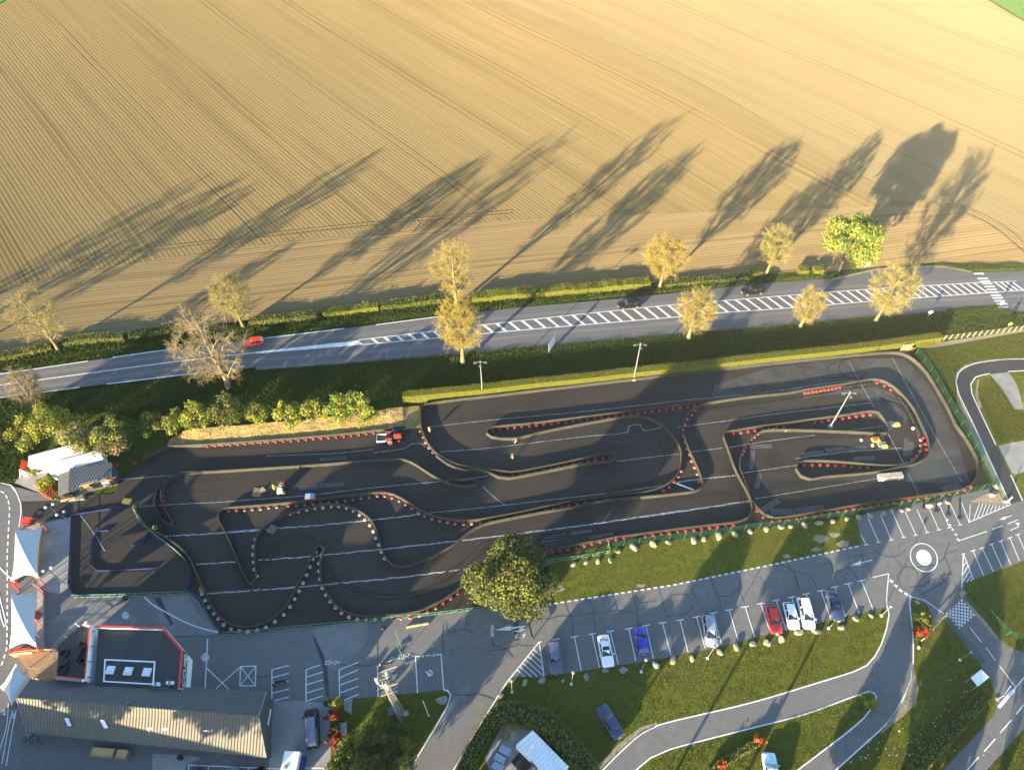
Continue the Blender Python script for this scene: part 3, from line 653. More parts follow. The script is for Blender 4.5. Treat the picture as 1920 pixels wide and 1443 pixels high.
# crack sealing
mb = MB()
cr = [[(1442, 1060), (1480, 1065), (1500, 1105)], [(1475, 1057), (1487, 1068), (1515, 1078), (1532, 1102)], [(1513, 1048), (1520, 1062), (1552, 1056)], [(1547, 1041), (1560, 1062), (1571, 1097)], [(1589, 1034), (1593, 1050), (1590, 1063), (1563, 1074)], [(1590, 1063), (1602, 1074), (1610, 1088)], [(1593, 1044), (1622, 1038)], [(1613, 1037), (1635, 1080)],
      [(1640, 1031), (1665, 1045), (1683, 1043), (1693, 1033), (1700, 1032)], [(1690, 1020), (1683, 1030)], [(1672, 1040), (1690, 1062), (1682, 1080), (1692, 1100)], [(1690, 1066), (1712, 1064), (1725, 1098)], [(1712, 1064), (1760, 1055), (1781, 1015)], [(1728, 1115), (1770, 1088), (1764, 1078), (1784, 1076)], [(1785, 1078), (1770, 1040)], [(1770, 1040), (1795, 1032)], [(1705, 1100), (1730, 1098), (1750, 1085)],
      [(1185, 1108), (1195, 1150), (1198, 1185)], [(1235, 1103), (1250, 1155), (1262, 1205), (1266, 1225)], [(1250, 1155), (1285, 1150), (1300, 1135)], [(1289, 1095), (1300, 1112), (1312, 1137)], [(1262, 1115), (1290, 1112)], [(1332, 1085), (1348, 1120), (1352, 1145)], [(1345, 1116), (1368, 1118), (1385, 1105)], [(1385, 1083), (1386, 1108), (1397, 1130)], [(1425, 1080), (1436, 1100), (1430, 1115)], [(1487, 1066), (1498, 1110)],
      [(1057, 1126), (1072, 1162), (1075, 1190)], [(1001, 1140), (1012, 1160), (1055, 1153), (1068, 1155)], [(1103, 1122), (1112, 1150), (1117, 1190)], [(1148, 1115), (1160, 1145), (1165, 1160)], [(1068, 1155), (1110, 1150), (1150, 1145), (1190, 1148)], [(1190, 1112), (1198, 1130), (1230, 1125)],
      [(837, 1165), (842, 1185), (870, 1178), (890, 1183)], [(873, 1160), (875, 1178), (888, 1190)], [(922, 1180), (922, 1205), (930, 1218)], [(937, 1164), (960, 1168)], [(906, 1222), (945, 1214), (965, 1212), (975, 1205)], [(975, 1210), (1000, 1209)], [(948, 1215), (961, 1230)], [(830, 1170), (832, 1228)], [(926, 1208), (938, 1214)], [(940, 1318), (905, 1302), (850, 1304)], [(706, 1200), (708, 1247)], [(640, 1246), (700, 1246)], [(480, 1267), (510, 1267)], [(415, 1190), (350, 1192), (322, 1193)]]
for i, pts in enumerate(cr):
    q = [P(x, y) for x, y in pts]; q = smooth(q, .8); q = [p+Vector((random.uniform(-.12, .12), random.uniform(-.12, .12))) for p in q]
    mb.ribbon(q, random.uniform(.07, .14), Z2+.0003*i)
struct('crack_seals', mb, M['crack'])
# pale joints crossing the kart track, wide and narrow
tr = MB(); tn = MB()
def jag(pts, wd, z=Z4):
    q = smooth(PP(pts), .7); return [p+Vector((0, random.uniform(-.06, .06)*wd*4)) for p in q]
for k, pts in enumerate(([(400, 999), (495, 992), (590, 985), (685, 976), (790, 964)], [(310, 1005), (480, 995), (495, 991)], [(368, 1058), (442, 1053)], [(485, 1050), (590, 1042), (720, 1029), (840, 1016), (866, 1013), (937, 1005), (972, 1000), (1100, 984), (1280, 957)], [(1200, 970), (1300, 955), (1405, 939)], [(387, 1113), (470, 1107), (595, 1097), (660, 1091), (740, 1083), (880, 1066), (893, 1063)], [(1270, 904), (1320, 897), (1380, 891)])):
    tr.ribbon(jag(pts, .3), .22, Z4+.0005*k)
for k, pts in enumerate(([(800, 801), (937, 786), (1100, 771), (1280, 751), (1440, 735), (1572, 716), (1615, 713)], [(825, 847), (917, 840), (1000, 830), (1100, 818), (1177, 810), (1179, 799), (1201, 797), (1205, 807), (1240, 802)], [(1270, 801), (1340, 792), (1455, 776), (1550, 765), (1635, 755)], [(800, 905), (880, 897), (915, 892)], [(222, 899), (325, 891)], [(260, 950), (330, 945), (400, 942), (480, 936), (575, 929), (700, 914), (800, 905)], [(1155, 865), (1272, 851)], [(1295, 847), (1355, 840)], [(1365, 839), (1440, 827), (1527, 816)], [(800, 962), (900, 952), (1040, 936), (1160, 922), (1250, 909)],
                        [(1392, 887), (1440, 880), (1495, 872)], [(1415, 935), (1500, 921), (1645, 897)], [(1578, 809), (1655, 799)], [(1490, 860), (1600, 846), (1690, 840)], [(1590, 676), (1615, 722), (1640, 765)], [(1666, 815), (1695, 870)], [(1702, 887), (1726, 934)], [(1672, 670), (1735, 785), (1802, 902)], [(700, 849), (762, 840), (770, 833), (792, 832), (797, 838), (812, 838)], [(500, 855), (640, 849), (700, 842)], [(150, 964), (180, 1005), (197, 1033)], [(905, 912), (930, 935), (950, 948)])):
    tn.ribbon(jag(pts, .12), .11, Z4+.005+.0005*k)
struct('track_joints', tr, M['joint']); struct('track_joints', tn, M['joint'])
# repaired strips and rubber marks on the track
mb = MB()
for a, b, wd in (((1506, 743), (1542, 737), .9), ((1543, 737), (1615, 732), .9), ((1403, 838), (1447, 836), .9), ((1412, 845), (1408, 880), .8), ((1425, 888), (1418, 915), .8), ((1428, 958), (1460, 937), 1.0), ((1548, 845), (1585, 841), .9), ((1588, 845), (1625, 839), .9), ((1505, 853), (1545, 848), 1), ((1600, 861), (1640, 858), .9), ((1647, 731), (1646, 757), .7), ((1655, 737), (1686, 769), .8), ((1700, 822), (1697, 855), .8), ((1709, 828), (1706, 853), .8), ((1444, 959), (1490, 960), 1.2), ((1492, 959), (1545, 952), 1.2), ((1800, 908), (1768, 919), 1.2), ((1392, 742), (1430, 738), 1), ((1400, 743), (1425, 740), .5), ((1480, 735), (1508, 730), 1.1), ((1020, 1008), (1060, 1002), .5), ((1015, 1014), (1062, 1008), .5), ((1070, 1000), (1110, 995), .5), ((1105, 1008), (1150, 1000), .5), ((560, 915), (597, 913), .8), ((600, 911), (645, 907), .8), ((600, 862), (650, 858), .7)):
    mb.ribbon(PP([a, b]), wd, Z4+.010)
struct('track_repairs', mb, M['patch'])
mb = MB()
for k in range(46):
    base = random.choice([[(1440, 868), (1445, 845), (1470, 830), (1530, 822), (1600, 820)], [(1700, 815), (1712, 790), (1700, 765), (1650, 745)], [(1330, 765), (1440, 752), (1560, 735)], [(1330, 765), (1300, 790), (1305, 820), (1330, 870)], [(1360, 870), (1390, 930), (1395, 960)], [(600, 1010), (560, 1000), (520, 1020), (495, 1060)], [(620, 1060), (650, 1100), (720, 1120), (800, 1110), (880, 1060)], [(330, 880), (300, 910), (290, 960), (330, 1010)], [(1180, 792), (1240, 820), (1250, 860), (1220, 905), (1140, 920)], [(820, 1090), (870, 1060), (920, 1020), (1060, 1005)], [(430, 1000), (470, 1110), (500, 1110), (540, 1060)]])
    d = random.uniform(-9, 9); e = random.uniform(-6, 6)
    q = [(x+d, y+e+random.uniform(-2, 2)) for x, y in base]; s = random.randint(0, len(q)-3); q = q[s:]
    mb.ribbon(smooth(PP(q), 1.2), random.uniform(.10, .2), Z4+.014+.0003*k)
for c, r in (((1452, 862), 13), ((1458, 858), 10), ((1447, 866), 8), ((1515, 935), 9), ((1330, 975), 12), ((1600, 690), 22), ((1570, 694), 16)):
    mb.ribbon([P(c[0]+r*1.2*math.cos(t), c[1]+r*.9*math.sin(t)) for t in np.linspace(.3, 5.6, 24)], .15, Z4+.03)
struct('tyre_marks', mb, M['skid'])
mb = MB()                                                     # pale scuffs of the braking zone
for k in range(26):
    a = (random.uniform(1470, 1590), random.uniform(678, 716)); mb.ribbon(smooth(PP([a, (a[0]+random.uniform(8, 30), a[1]-random.uniform(-8, 9)), (a[0]+random.uniform(30, 50), a[1]-random.uniform(-4, 16))]), 1), .10, Z4+.02+.0004*k)
struct('tyre_marks', mb, M['patch'])
# ------------------------------------------------------------------ kart-track barriers (upright rubber belts) and the tyre stacks behind them
BH = .84
def barrier(px, label, h=BH, m=('belt', 'belt'), wd=.13, closed=False, sm=1.0, name='track_barrier'):
    pts = smooth(PP(px), sm, closed) if sm else PP(px)
    mb = MB(); mb.wall(pts, wd, 0, h, 0, closed, 1)
    # belt joints every few metres
    for p, d in walk(pts, 4.0, 2.0): mb.box((p.x, p.y, h*.5), (.05, wd+.04, h+.02), math.atan2(d.y, d.x), 2)
    return tag(mb.build(name, [M[m[0]], M[m[1]], M['belt_dark']]), label, 'barrier', 'rubber barriers along the kart track')
barrier([(342, 889), (400, 887), (480, 882), (560, 877), (640, 871), (700, 866), (732, 864), (755, 864), (775, 871), (800, 887), (825, 902), (848, 911), (868, 915), (893, 911), (897, 906), (887, 902), (862, 905), (843, 899)], 'long pale rubber barrier ending in a hook beside the second straight')
barrier([(342, 889), (322, 899), (308, 915), (304, 935), (312, 958), (322, 975), (327, 988), (310, 980), (297, 963), (292, 942), (296, 925), (304, 914)], 'crescent shaped rubber barrier round the western hairpin')
barrier([(318, 840), (390, 836), (480, 830), (560, 824), (640, 817), (715, 809), (760, 803)], 'straight dark rubber barrier below the dry earth bank')
barrier([(262, 871), (285, 856), (318, 840)], 'short barrier by the sheds where the dry bank begins')
barrier([(790, 765), (789, 790), (792, 810), (800, 828), (812, 846), (830, 861), (855, 873), (880, 879), (920, 884), (960, 888), (980, 886), (1000, 882), (1050, 872), (1100, 861), (1140, 853), (1152, 855), (1154, 862), (1145, 867), (1090, 873), (1050, 881), (1000, 891), (955, 899), (935, 897), (915, 888), (895, 883), (875, 885), (855, 880), (840, 873), (818, 857)], 'curving barrier of the double island with the long finger pointing right', wd=.2)
barrier([(1182, 783), (1165, 785), (1097, 797), (1025, 811), (975, 823), (950, 825.5), (922, 822), (912, 815), (915, 809), (925, 804), (1000, 796), (1100, 784), (1185, 774), (1280, 761), (1330, 753)], 'thin pointed finger barrier with red tyres near the two walking people')
barrier([(1182, 783), (1212, 786), (1240, 800), (1262, 822), (1275, 845), (1276, 867), (1270, 890), (1255, 907), (1230, 920), (1200, 927), (1150, 932), (1125, 936), (1080, 941), (1025, 952), (972, 964), (910, 975), (887, 978), (862, 978), (837, 975), (812, 969), (790, 959), (762, 942), (740, 930), (722, 926), (700, 927), (625, 936), (525, 947), (430, 955), (418, 959), (412, 967), (412, 978), (425, 1002), (442, 1040), (457, 1075), (467, 1094)], 'very long barrier from the big eastern loop to the western infield', wd=.15)
barrier([(467, 1094), (475, 1097), (482, 1087), (480, 1062), (480, 1025), (487, 1002), (505, 985), (530, 970), (560, 960), (600, 950), (625, 948), (650, 951), (675, 961), (695, 976), (707, 997), (717, 1030), (727, 1052), (740, 1063), (757, 1066), (775, 1062), (812, 1045), (850, 1025), (880, 1000), (907, 986), (960, 974), (1050, 957), (1085, 951), (1125, 942), (1200, 935), (1252, 930), (1300, 924), (1312, 919), (1317, 910), (1312, 892), (1300, 865), (1286, 835), (1280, 812), (1283, 790), (1295, 772), (1312, 763), (1330, 758)], 'winding barrier looping round the western infield lobe and back east', wd=.16)
barrier([(1330, 758), (1375, 751), (1425, 745), (1475, 740), (1502, 735), (1540, 729), (1575, 724), (1610, 718), (1638, 714), (1660, 720), (1682, 736), (1710, 769), (1727, 804), (1737, 827), (1740, 846), (1733, 862), (1715, 872), (1685, 879), (1645, 887), (1600, 892), (1540, 897), (1517, 901), (1500, 895), (1491, 882), (1494, 872), (1505, 867), (1565, 868), (1630, 874), (1665, 876), (1692, 875), (1712, 865), (1722, 851), (1727, 835)], 'barrier of the eastern hairpin that ends in the low inner finger', wd=.15)
barrier([(1355, 822), (1357, 815), (1370, 811), (1425, 802), (1475, 796), (1520, 789), (1575, 782), (1630, 774), (1645, 776), (1657, 792), (1665, 808), (1660, 815), (1600, 813), (1525, 810), (1475, 809), (1450, 809), (1425, 812), (1407, 825), (1395, 842), (1387, 860), (1385, 880)], 'wedge shaped island barrier under the leaning floodlight mast')
barrier([(1355, 822), (1364, 845), (1375, 877), (1386, 900), (1397, 920), (1407, 942), (1409, 956), (1400, 973), (1385, 980), (1300, 990), (1200, 1003), (1145, 1011), (1025, 1035)], 'barrier curving down from the wedge island to the southern fence')
barrier([(1385, 880), (1397, 912), (1407, 940), (1417, 953), (1432, 967), (1450, 973), (1525, 963), (1600, 950), (1675, 939), (1740, 930), (1790, 922), (1813, 914), (1826, 900), (1831, 880), (1829, 863), (1820, 845), (1805, 820), (1790, 800), (1776, 770), (1760, 742), (1738, 706), (1715, 681), (1692, 667), (1665, 664), (1600, 669), (1440, 685), (1188, 714), (1050, 730), (905, 747), (820, 757), (795, 763)], 'outer barrier round the whole eastern half of the kart track')
barrier([(892, 1080), (875, 1095), (860, 1107), (840, 1122), (817, 1134), (780, 1149), (730, 1156), (680, 1157), (665, 1155), (645, 1147), (625, 1129), (610, 1105), (602, 1082), (603, 1050), (609, 1032), (603, 1026), (596, 1028), (589, 1040), (575, 1070), (560, 1098), (552, 1115), (540, 1135), (520, 1157), (492, 1173), (462, 1178), (430, 1171), (407, 1149), (394, 1127), (382, 1103), (370, 1075), (355, 1045), (332, 1022), (307, 1006), (282, 992), (265, 972), (254, 955)], 'barrier of the two big southern bends with the tall narrow point between them', wd=.2)

# --- tyre stacks
N_TYRE = [0]
def torus_prof(R, r, z0, n=8): return [(R+r*math.cos(t), z0+r*math.sin(t)) for t in np.linspace(0, 2*math.pi, n+1)]
def stack_mesh(name, lo, hi):
    mb = MB()
    for k, z in enumerate((.10, .29)):
        mb.lathe(torus_prof(.19, .095, z, 7), (0, 0, 0), 10, 0 if k == 0 else 1)
    mb.lathe([(.16, .03), (.15, .33), (.05, .34), (0.001, .34)], (0, 0, 0), 8, 2)
    me = bpy.data.meshes.new(name); me.from_pydata(mb.v, [], mb.f)
    for m in (lo, hi, M['black']): me.materials.append(m)
    me.polygons.foreach_set('material_index', mb.mi); me.polygons.foreach_set('use_smooth', [True]*len(me.polygons)); me.update()
    return me
ST = {'red': stack_mesh('tyre_stack', M['red'], M['red']), 'pale': stack_mesh('tyre_stack', M['pale'], M['red']), 'white': stack_mesh('tyre_stack', M['pale'], M['pale']), 'dark': stack_mesh('tyre_stack', M['tyre'], M['tyre'])}
rest = MB()
def stacks(px, kind, where, gap=1.34):
    word = {'red': 'red', 'pale': 'red topped white', 'white': 'dull white', 'dark': 'black'}[kind]
    for p, d in walk(smooth(PP(px), .5), gap, .4): ALL.append(((p-Vector((0, 0))).length, p, kind, word, where))
ALL = []
stacks([(386, 837.5), (480, 831.5), (560, 826), (640, 819), (715, 811)], 'red', 'at the foot of the dry earth bank')
stacks([(787, 806), (795, 824), (805, 842), (820, 855), (838, 866), (862, 877)], 'pale', 'on the bend below the red tractor')
stacks([(957, 890.5), (1000, 886), (1050, 876), (1100, 866), (1150, 857)], 'red', 'inside the long finger pointing right')
stacks([(920, 809), (930, 806), (1000, 799), (1100, 787), (1200, 775), (1290, 764), (1322, 759)], 'red', 'along the thin finger near the walking people')
stacks([(424, 959), (480, 955), (525, 950)], 'pale', 'at the north-west corner of the infield lobe')
stacks([(537, 949), (640, 940), (700, 931), (722, 930), (738, 934), (760, 946), (788, 963), (812, 973), (837, 979), (870, 982), (905, 980)], 'pale', 'along the top of the infield lobe')
stacks([(915, 978), (972, 969), (1020, 958), (1080, 946), (1110, 942)], 'pale', 'in the narrow strip under the central straight')
stacks([(1505, 738), (1540, 733), (1575, 727)], 'red', 'of bright tyres at the start of the eastern hairpin', .78)
stacks([(1580, 727), (1610, 722), (1635, 718)], 'dark', 'of black tyres on top of the eastern hairpin', .7)
stacks([(1640, 717), (1658, 724), (1678, 738)], 'red', 'on the corner of the eastern hairpin')
stacks([(1684, 744), (1700, 766), (1715, 795), (1724, 815)], 'dark', 'of black tyres down the eastern hairpin', .62)
stacks([(1729, 818), (1735, 835), (1736, 850), (1730, 862)], 'red', 'at the bottom of the eastern hairpin', 1.3)
stacks([(1726, 822), (1726, 840), (1718, 856), (1703, 867), (1688, 873)], 'pale', 'on the inner side of the eastern hairpin', 1.3)
stacks([(1503, 872), (1540, 873), (1600, 875), (1634, 878)], 'red', 'on the low inner finger of the east end')
stacks([(1371, 814), (1425, 807), (1475, 800)], 'red', 'on the west tip of the wedge island')
stacks([(1523, 794), (1575, 786), (1630, 778), (1644, 779)], 'red', 'beside the floodlight mast on the wedge island')
stacks([(1423, 812), (1408, 825), (1397, 842), (1389, 858)], 'pale', 'of the wedge island facing south', .95)
stacks([(1300, 776), (1286, 790), (1281, 808), (1284, 830), (1292, 850), (1300, 872), (1309, 893), (1314, 910)], 'pale', 'of the narrow neck east of the big loop')
stacks([(1300, 772), (1312, 768)], 'red', 'where the finger meets the neck', 1.1)
stacks([(1278, 880), (1270, 898), (1255, 912), (1240, 922)], 'pale', 'at the south-east corner of the big loop')
stacks([(1416, 955), (1425, 966), (1435, 973), (1446, 978), (1480, 975), (1540, 965), (1600, 955), (1680, 942), (1740, 933), (1790, 925), (1812, 917), (1826, 906)], 'red', 'between the green mesh fence and the east track', 1.42)
stacks([(1205, 1006), (1250, 1000), (1300, 994), (1345, 988), (1390, 983)], 'red', 'behind the fence along the boulder lawn')
stacks([(1030, 1036), (1080, 1028), (1135, 1014), (1180, 1009)], 'red', 'right of the big dark tree by the green railing')
stacks([(889, 1090), (872, 1102), (850, 1119), (830, 1133)], 'red', 'left of the big dark tree')
stacks([(822, 1138), (795, 1151), (765, 1158), (730, 1161)], 'pale', 'of the wide southern bend near the railing')
stacks([(725, 1161), (680, 1162), (655, 1157), (635, 1145), (615, 1122), (604, 1100)], 'white', 'of pale tyres round the south bend')
stacks([(600, 1090), (598, 1060), (602, 1036), (594, 1034), (586, 1052), (572, 1085), (560, 1110), (545, 1137), (525, 1160)], 'white', 'round the tall narrow point')
stacks([(520, 1163), (492, 1179), (460, 1184), (430, 1178), (408, 1158), (392, 1137), (378, 1110)], 'white', 'round the south-west bend')
stacks([(484, 1085), (476, 1060), (476, 1025), (482, 1005), (500, 988)], 'white', 'on the left leg of the infield lobe')
stacks([(540, 964), (600, 953), (640, 951), (668, 962), (690, 980), (704, 1005), (714, 1032), (724, 1054)], 'white', 'under the arch of the infield lobe')
stacks([(340, 888), (322, 898), (309, 912), (305, 930), (311, 953)], 'red', 'on the western crescent', 1.0)
ALL.sort(key=lambda t: t[0])                              # the 300 nearest ones singly, the farther rest as one
for i, (dd, p, kind, word, where) in enumerate(ALL):
    if i >= 300:
        me = ST[kind]; off = Vector((p.x, p.y, 0)); mi = {'red': (0, 0), 'pale': (1, 0), 'white': (1, 1), 'dark': (2, 2)}[kind]
        for f in me.polygons: rest.mi += [3 if f.material_index == 2 else mi[f.material_index]]
        k = len(rest.v); rest.v += [tuple(v.co+off) for v in me.vertices]; rest.f += [tuple(j+k for j in f.vertices) for f in me.polygons]; continue
    o = bpy.data.objects.new('tyre_stack', ST[kind]); COL.objects.link(o)
    o.location = (p.x+random.uniform(-.05, .05), p.y+random.uniform(-.05, .05), 0); o.rotation_euler = (0, 0, random.uniform(0, 6.28)); s = random.uniform(.78, 1.0); o.scale = (s, s, s)
    tag(o, '%s tyre stack %s' % (word, where), 'tyre stack', 'tyre stacks %s' % where)
o = rest.build('tyre_stack', [M['red'], M['pale'], M['tyre'], M['black']], smooth=True)
tag(o, 'remaining tyre stacks on the barriers farthest from the car park', 'tyre stacks', kind='stuff')
print('tyre stacks', len(ALL))
# ------------------------------------------------------------------ plants: numpy-built twigs and leaves
def np_mesh(name, V, F4=None, F3=None):
    me = bpy.data.meshes.new(name); V = np.asarray(V, dtype=np.float32).reshape(-1, 3)
    me.vertices.add(len(V)); me.vertices.foreach_set('co', V.ravel())
    idx = []; st = []; tot = []; k = 0
    for F, n in ((F4, 4), (F3, 3)):
        if F is not None and len(F):
            idx.append(np.asarray(F).ravel()); st.append(k+np.arange(len(F))*n); tot.append(np.full(len(F), n)); k += len(F)*n
    me.loops.add(k); me.loops.foreach_set('vertex_index', np.concatenate(idx).astype(np.int32))
    me.polygons.add(sum(len(s) for s in st)); me.polygons.foreach_set('loop_start', np.concatenate(st).astype(np.int32)); me.polygons.foreach_set('loop_total', np.concatenate(tot).astype(np.int32))
    me.update(calc_edges=True); return me
def prisms(p0, p1, r0, r1, n=3):
    """open n-sided tubes for arrays of segments"""
    p0, p1 = np.asarray(p0, float), np.asarray(p1, float); N = len(p0)
    d = p1-p0; d /= np.maximum(np.linalg.norm(d, axis=1, keepdims=True), 1e-9)
    ref = np.where(np.abs(d[:, 2:3]) > .9, np.array([[1., 0, 0]]), np.array([[0, 0, 1.]]))
    a = np.cross(d, ref); a /= np.linalg.norm(a, axis=1, keepdims=True); b = np.cross(d, a)
    t = np.arange(n)*2*np.pi/n; c, s = np.cos(t)[None, :, None], np.sin(t)[None, :, None]
    ring = a[:, None]*c+b[:, None]*s
    r0 = np.broadcast_to(np.asarray(r0, float), (N,)); r1 = np.broadcast_to(np.asarray(r1, float), (N,))
    V = np.concatenate([p0[:, None]+ring*r0[:, None, None], p1[:, None]+ring*r1[:, None, None]], axis=1)
    k = np.arange(n); q = np.stack([k, (k+1) % n, n+(k+1) % n, n+k], 1)
    F = (np.arange(N)*2*n)[:, None, None]+q[None]
    return V.reshape(-1, 3), F.reshape(-1, 4)
def leaves(c, size, nrm, spread=.9):
    """one rhombic leaf (two triangles folded a little) per centre"""
    N = len(c); n = nrm+rng.normal(0, spread, (N, 3)); n /= np.linalg.norm(n, axis=1, keepdims=True)
    u = np.cross(n, rng.normal(0, 1, (N, 3))); u /= np.linalg.norm(u, axis=1, keepdims=True); v = np.cross(n, u)
    s = (size*rng.uniform(.6, 1.35, N))[:, None]
    V = np.stack([c-u*s*.62, c+v*s*.42+n*s*.12, c+u*s*.62, c-v*s*.42+n*s*.12], 1).reshape(-1, 3)
    return V, (np.arange(N)*4)[:, None]+np.array([[0, 1, 2, 3]])
def unit(v): return v/np.maximum(np.linalg.norm(v, axis=-1, keepdims=True), 1e-9)
def join(parts):
    V = []; F = []; k = 0
    for v, f in parts: V.append(v); F.append(np.asarray(f)+k); k += len(v)
    return np.concatenate(V), np.concatenate(F)

def bare_tree(base, H, Rr, label, twig='twig_gold', bark='bark', bud=None, nbud=0, trunk=.30, seed=0, squash=1.0, cat='tree', group='roadside trees', density=1.0, lean=(0, 0), name='bare_tree', low=.2):
    """leafless spring tree: tapered trunk, limbs reaching an uneven crown outline, thousands of twigs, optional buds"""
    global rng
    keep = rng; rng = np.random.default_rng(100+seed)
    z0 = hill(base.x, base.y)
    root = empty(name, (base.x, base.y, z0-.05), 0, label, cat, group)
    zc, rz = H*(.5+low*.42), H*(.5-low*.42)
    ln = np.array([lean[0], lean[1], 0.0])
    # trunk: leader reaching 0.85 H
    nz = 9; tz = np.linspace(0, H*.86, nz); tp = np.stack([np.cumsum(rng.normal(0, .05, nz))*H/9*.5, np.cumsum(rng.normal(0, .05, nz))*H/9*.5, tz], 1); tp[0] = 0
    tp += ln*(tz/H)[:, None]**1.2
    tr = trunk*(1-tz/(H*.9))**.8+.03; tr[0] *= 1.35
    segs = [prisms(tp[:-1], tp[1:], tr[:-1], tr[1:], 8)]
    # limbs
    nl = int(15*density); P0 = []; P1 = []; R0 = []; R1 = []; L = []
    for i in range(nl):
        f = (i+.5)/nl; h = H*(low*.7+.52*f**1.05); j = min(nz-2, int(h/(H*.86)*(nz-1))); fr = h/(H*.86)*(nz-1)-j
        s = tp[j]*(1-fr)+tp[j+1]*fr
        az = i*2.399+rng.uniform(-.4, .4); el = np.arcsin(np.clip(-.35+1.25*f+rng.normal(0, .12), -.5, .95))
        k = rng.uniform(.66, .88)
        e = ln*.6+np.array([Rr*np.cos(el)*np.cos(az)*k, Rr*np.cos(el)*np.sin(az)*k*squash, zc+rz*np.sin(el)*k])
        mid = (s+e)/2+np.array([0, 0, .10*np.linalg.norm(e-s)]); m = 6; t = np.linspace(0, 1, m+1)[:, None]
        c = s*(1-t)**2+2*mid*t*(1-t)+e*t*t+rng.normal(0, .05, (m+1, 3))*np.linalg.norm(e-s)*.35*t
        r = .035+trunk*.30*(1-t[:, 0])**1.1*(1-.45*f)
        P0.append(c[:-1]); P1.append(c[1:]); R0.append(r[:-1]); R1.append(r[1:]); L.append(c)
    segs.append(prisms(np.concatenate(P0), np.concatenate(P1), np.concatenate(R0), np.concatenate(R1), 5))
    V, F = join(segs); put('trunk', np_mesh('trunk', V, F), M[bark], root, True)
    L = np.stack(L)                                           # (nl, 7, 3)
    def spawn(pos, d, n, lo, hi, spread, upb):
        idx = np.repeat(np.arange(len(pos)), n); out = unit(pos[idx]-(np.array([0, 0, zc*.75])+ln*.4))
        dd = unit(d[idx]*.55+out*.45+rng.normal(0, spread, (len(idx), 3))+np.array([0, 0, upb])); ll = rng.uniform(lo, hi, len(idx))
        p0 = pos[idx]; pm = p0+dd*ll[:, None]*.55; d2 = unit(dd+rng.normal(0, .22, dd.shape)+np.array([0, 0, .08])); p1 = pm+d2*ll[:, None]*.45
        return p0, pm, p1, d2
    # second order: branches reaching out from the nearest limb to points spread through the whole crown
    na = int((250 if bud else 190)*density); g = rng.normal(0, 1, (na, 3)); g = unit(g)*(rng.uniform(.10, 1, (na, 1))**(1/2.2))*.88
    g *= 1+.10*np.sin(g[:, :1]*7+seed)*np.sin(g[:, 1:2]*6)
    tgt = ln*.6+np.stack([g[:, 0]*Rr, g[:, 1]*Rr*squash, zc+g[:, 2]*rz], 1); tgt = tgt[tgt[:, 2] > H*.08]
    pl = np.concatenate([L.reshape(-1, 3), tp[3:]]); dist = np.linalg.norm(tgt[:, None]-pl[None], axis=2)+1.2*np.maximum(0, pl[None, :, 2]-tgt[:, None, 2]+.3)
    s0 = pl[dist.argmin(1)]; ll = np.linalg.norm(tgt-s0, axis=1)[:, None]
    a0 = s0; am = (s0+tgt)/2+rng.normal(0, .09, tgt.shape)*ll+np.array([0, 0, .07])*ll; a1 = tgt; ad = unit(a1-am)
    k = Rr/6.0
    S2 = [prisms(np.concatenate([a0, am]), np.concatenate([am, a1]), np.r_[np.full(len(a0), .036), np.full(len(a0), .026)], np.r_[np.full(len(a0), .026), np.full(len(a0), .018)], 3)]
    pos3 = np.concatenate([am, a1, (a0+am)/2, (am+a1)/2]); d3 = np.concatenate([ad]*4)
    n3 = 2; b0, bm_, b1, bd = spawn(pos3, d3, n3, .3*k+.12, .7*k+.2, .6, .05)
    S2.append(prisms(np.concatenate([b0, bm_]), np.concatenate([bm_, b1]), .023, .016, 3))
    c0, cm, c1, cd = spawn(np.concatenate([bm_, b1]), np.concatenate([bd, bd]), 2, .25, .65, .6, .06)
    S2.append(prisms(c0, c1, .012, .006, 3))
    V, F = join(S2); crown = put('crown', np_mesh('crown', V, F), M[twig], root)
    if bud:
        src = np.concatenate([c0, c1, b1, cm]); q = src[rng.integers(0, len(src), nbud)]+rng.normal(0, .10, (nbud, 3))
        V, F = leaves(q, .12, unit(q-np.array([0, 0, zc])), 1.0); put('buds', np_mesh('buds', V, F), M[bud], crown)
    rng = keep
    return root

def lobes_of(c, R, n, seed, flat=.6):
    """overlapping clumps that make up a crown: centre and radius each"""
    r = np.random.default_rng(seed); out = []
    for i in range(n):
        z = -flat+(1+flat)*(i+.5)/n; a = i*2.399+r.uniform(-.5, .5); q = math.sqrt(max(.02, 1-z*z))*r.uniform(.55, .8)
        out.append((c[0]+R[0]*q*math.cos(a), c[1]+R[1]*q*math.sin(a), c[2]+R[2]*z*r.uniform(.6, .78), r.uniform(.26, .46)))
    return np.array(out)
def leaf_cloud(lb, Rm, n, size, wispy=.12, inner=.25, spread=.75):
    w = lb[:, 3]**2; i = rng.choice(len(lb), n, p=w/w.sum()); d = unit(rng.normal(0, 1, (n, 3)))
    d[:, 2] = np.where(d[:, 2] < -.55, -d[:, 2], d[:, 2])
    rr = np.where(rng.uniform(size=n) < inner, rng.uniform(.35, .95, n), 1+rng.normal(0, wispy, n))
    # clumpy radius so outlines are ragged
    bump = 1+.20*np.sin(d[:, 0]*5+i)*np.sin(d[:, 1]*6+i*2.1)*np.sin(d[:, 2]*5+i*.7)
    c = lb[i, :3]+d*(lb[i, 3]*Rm*rr*bump)[:, None]
    c[:, 2] = np.maximum(c[:, 2], .12)
    return leaves(c, size, d, spread)
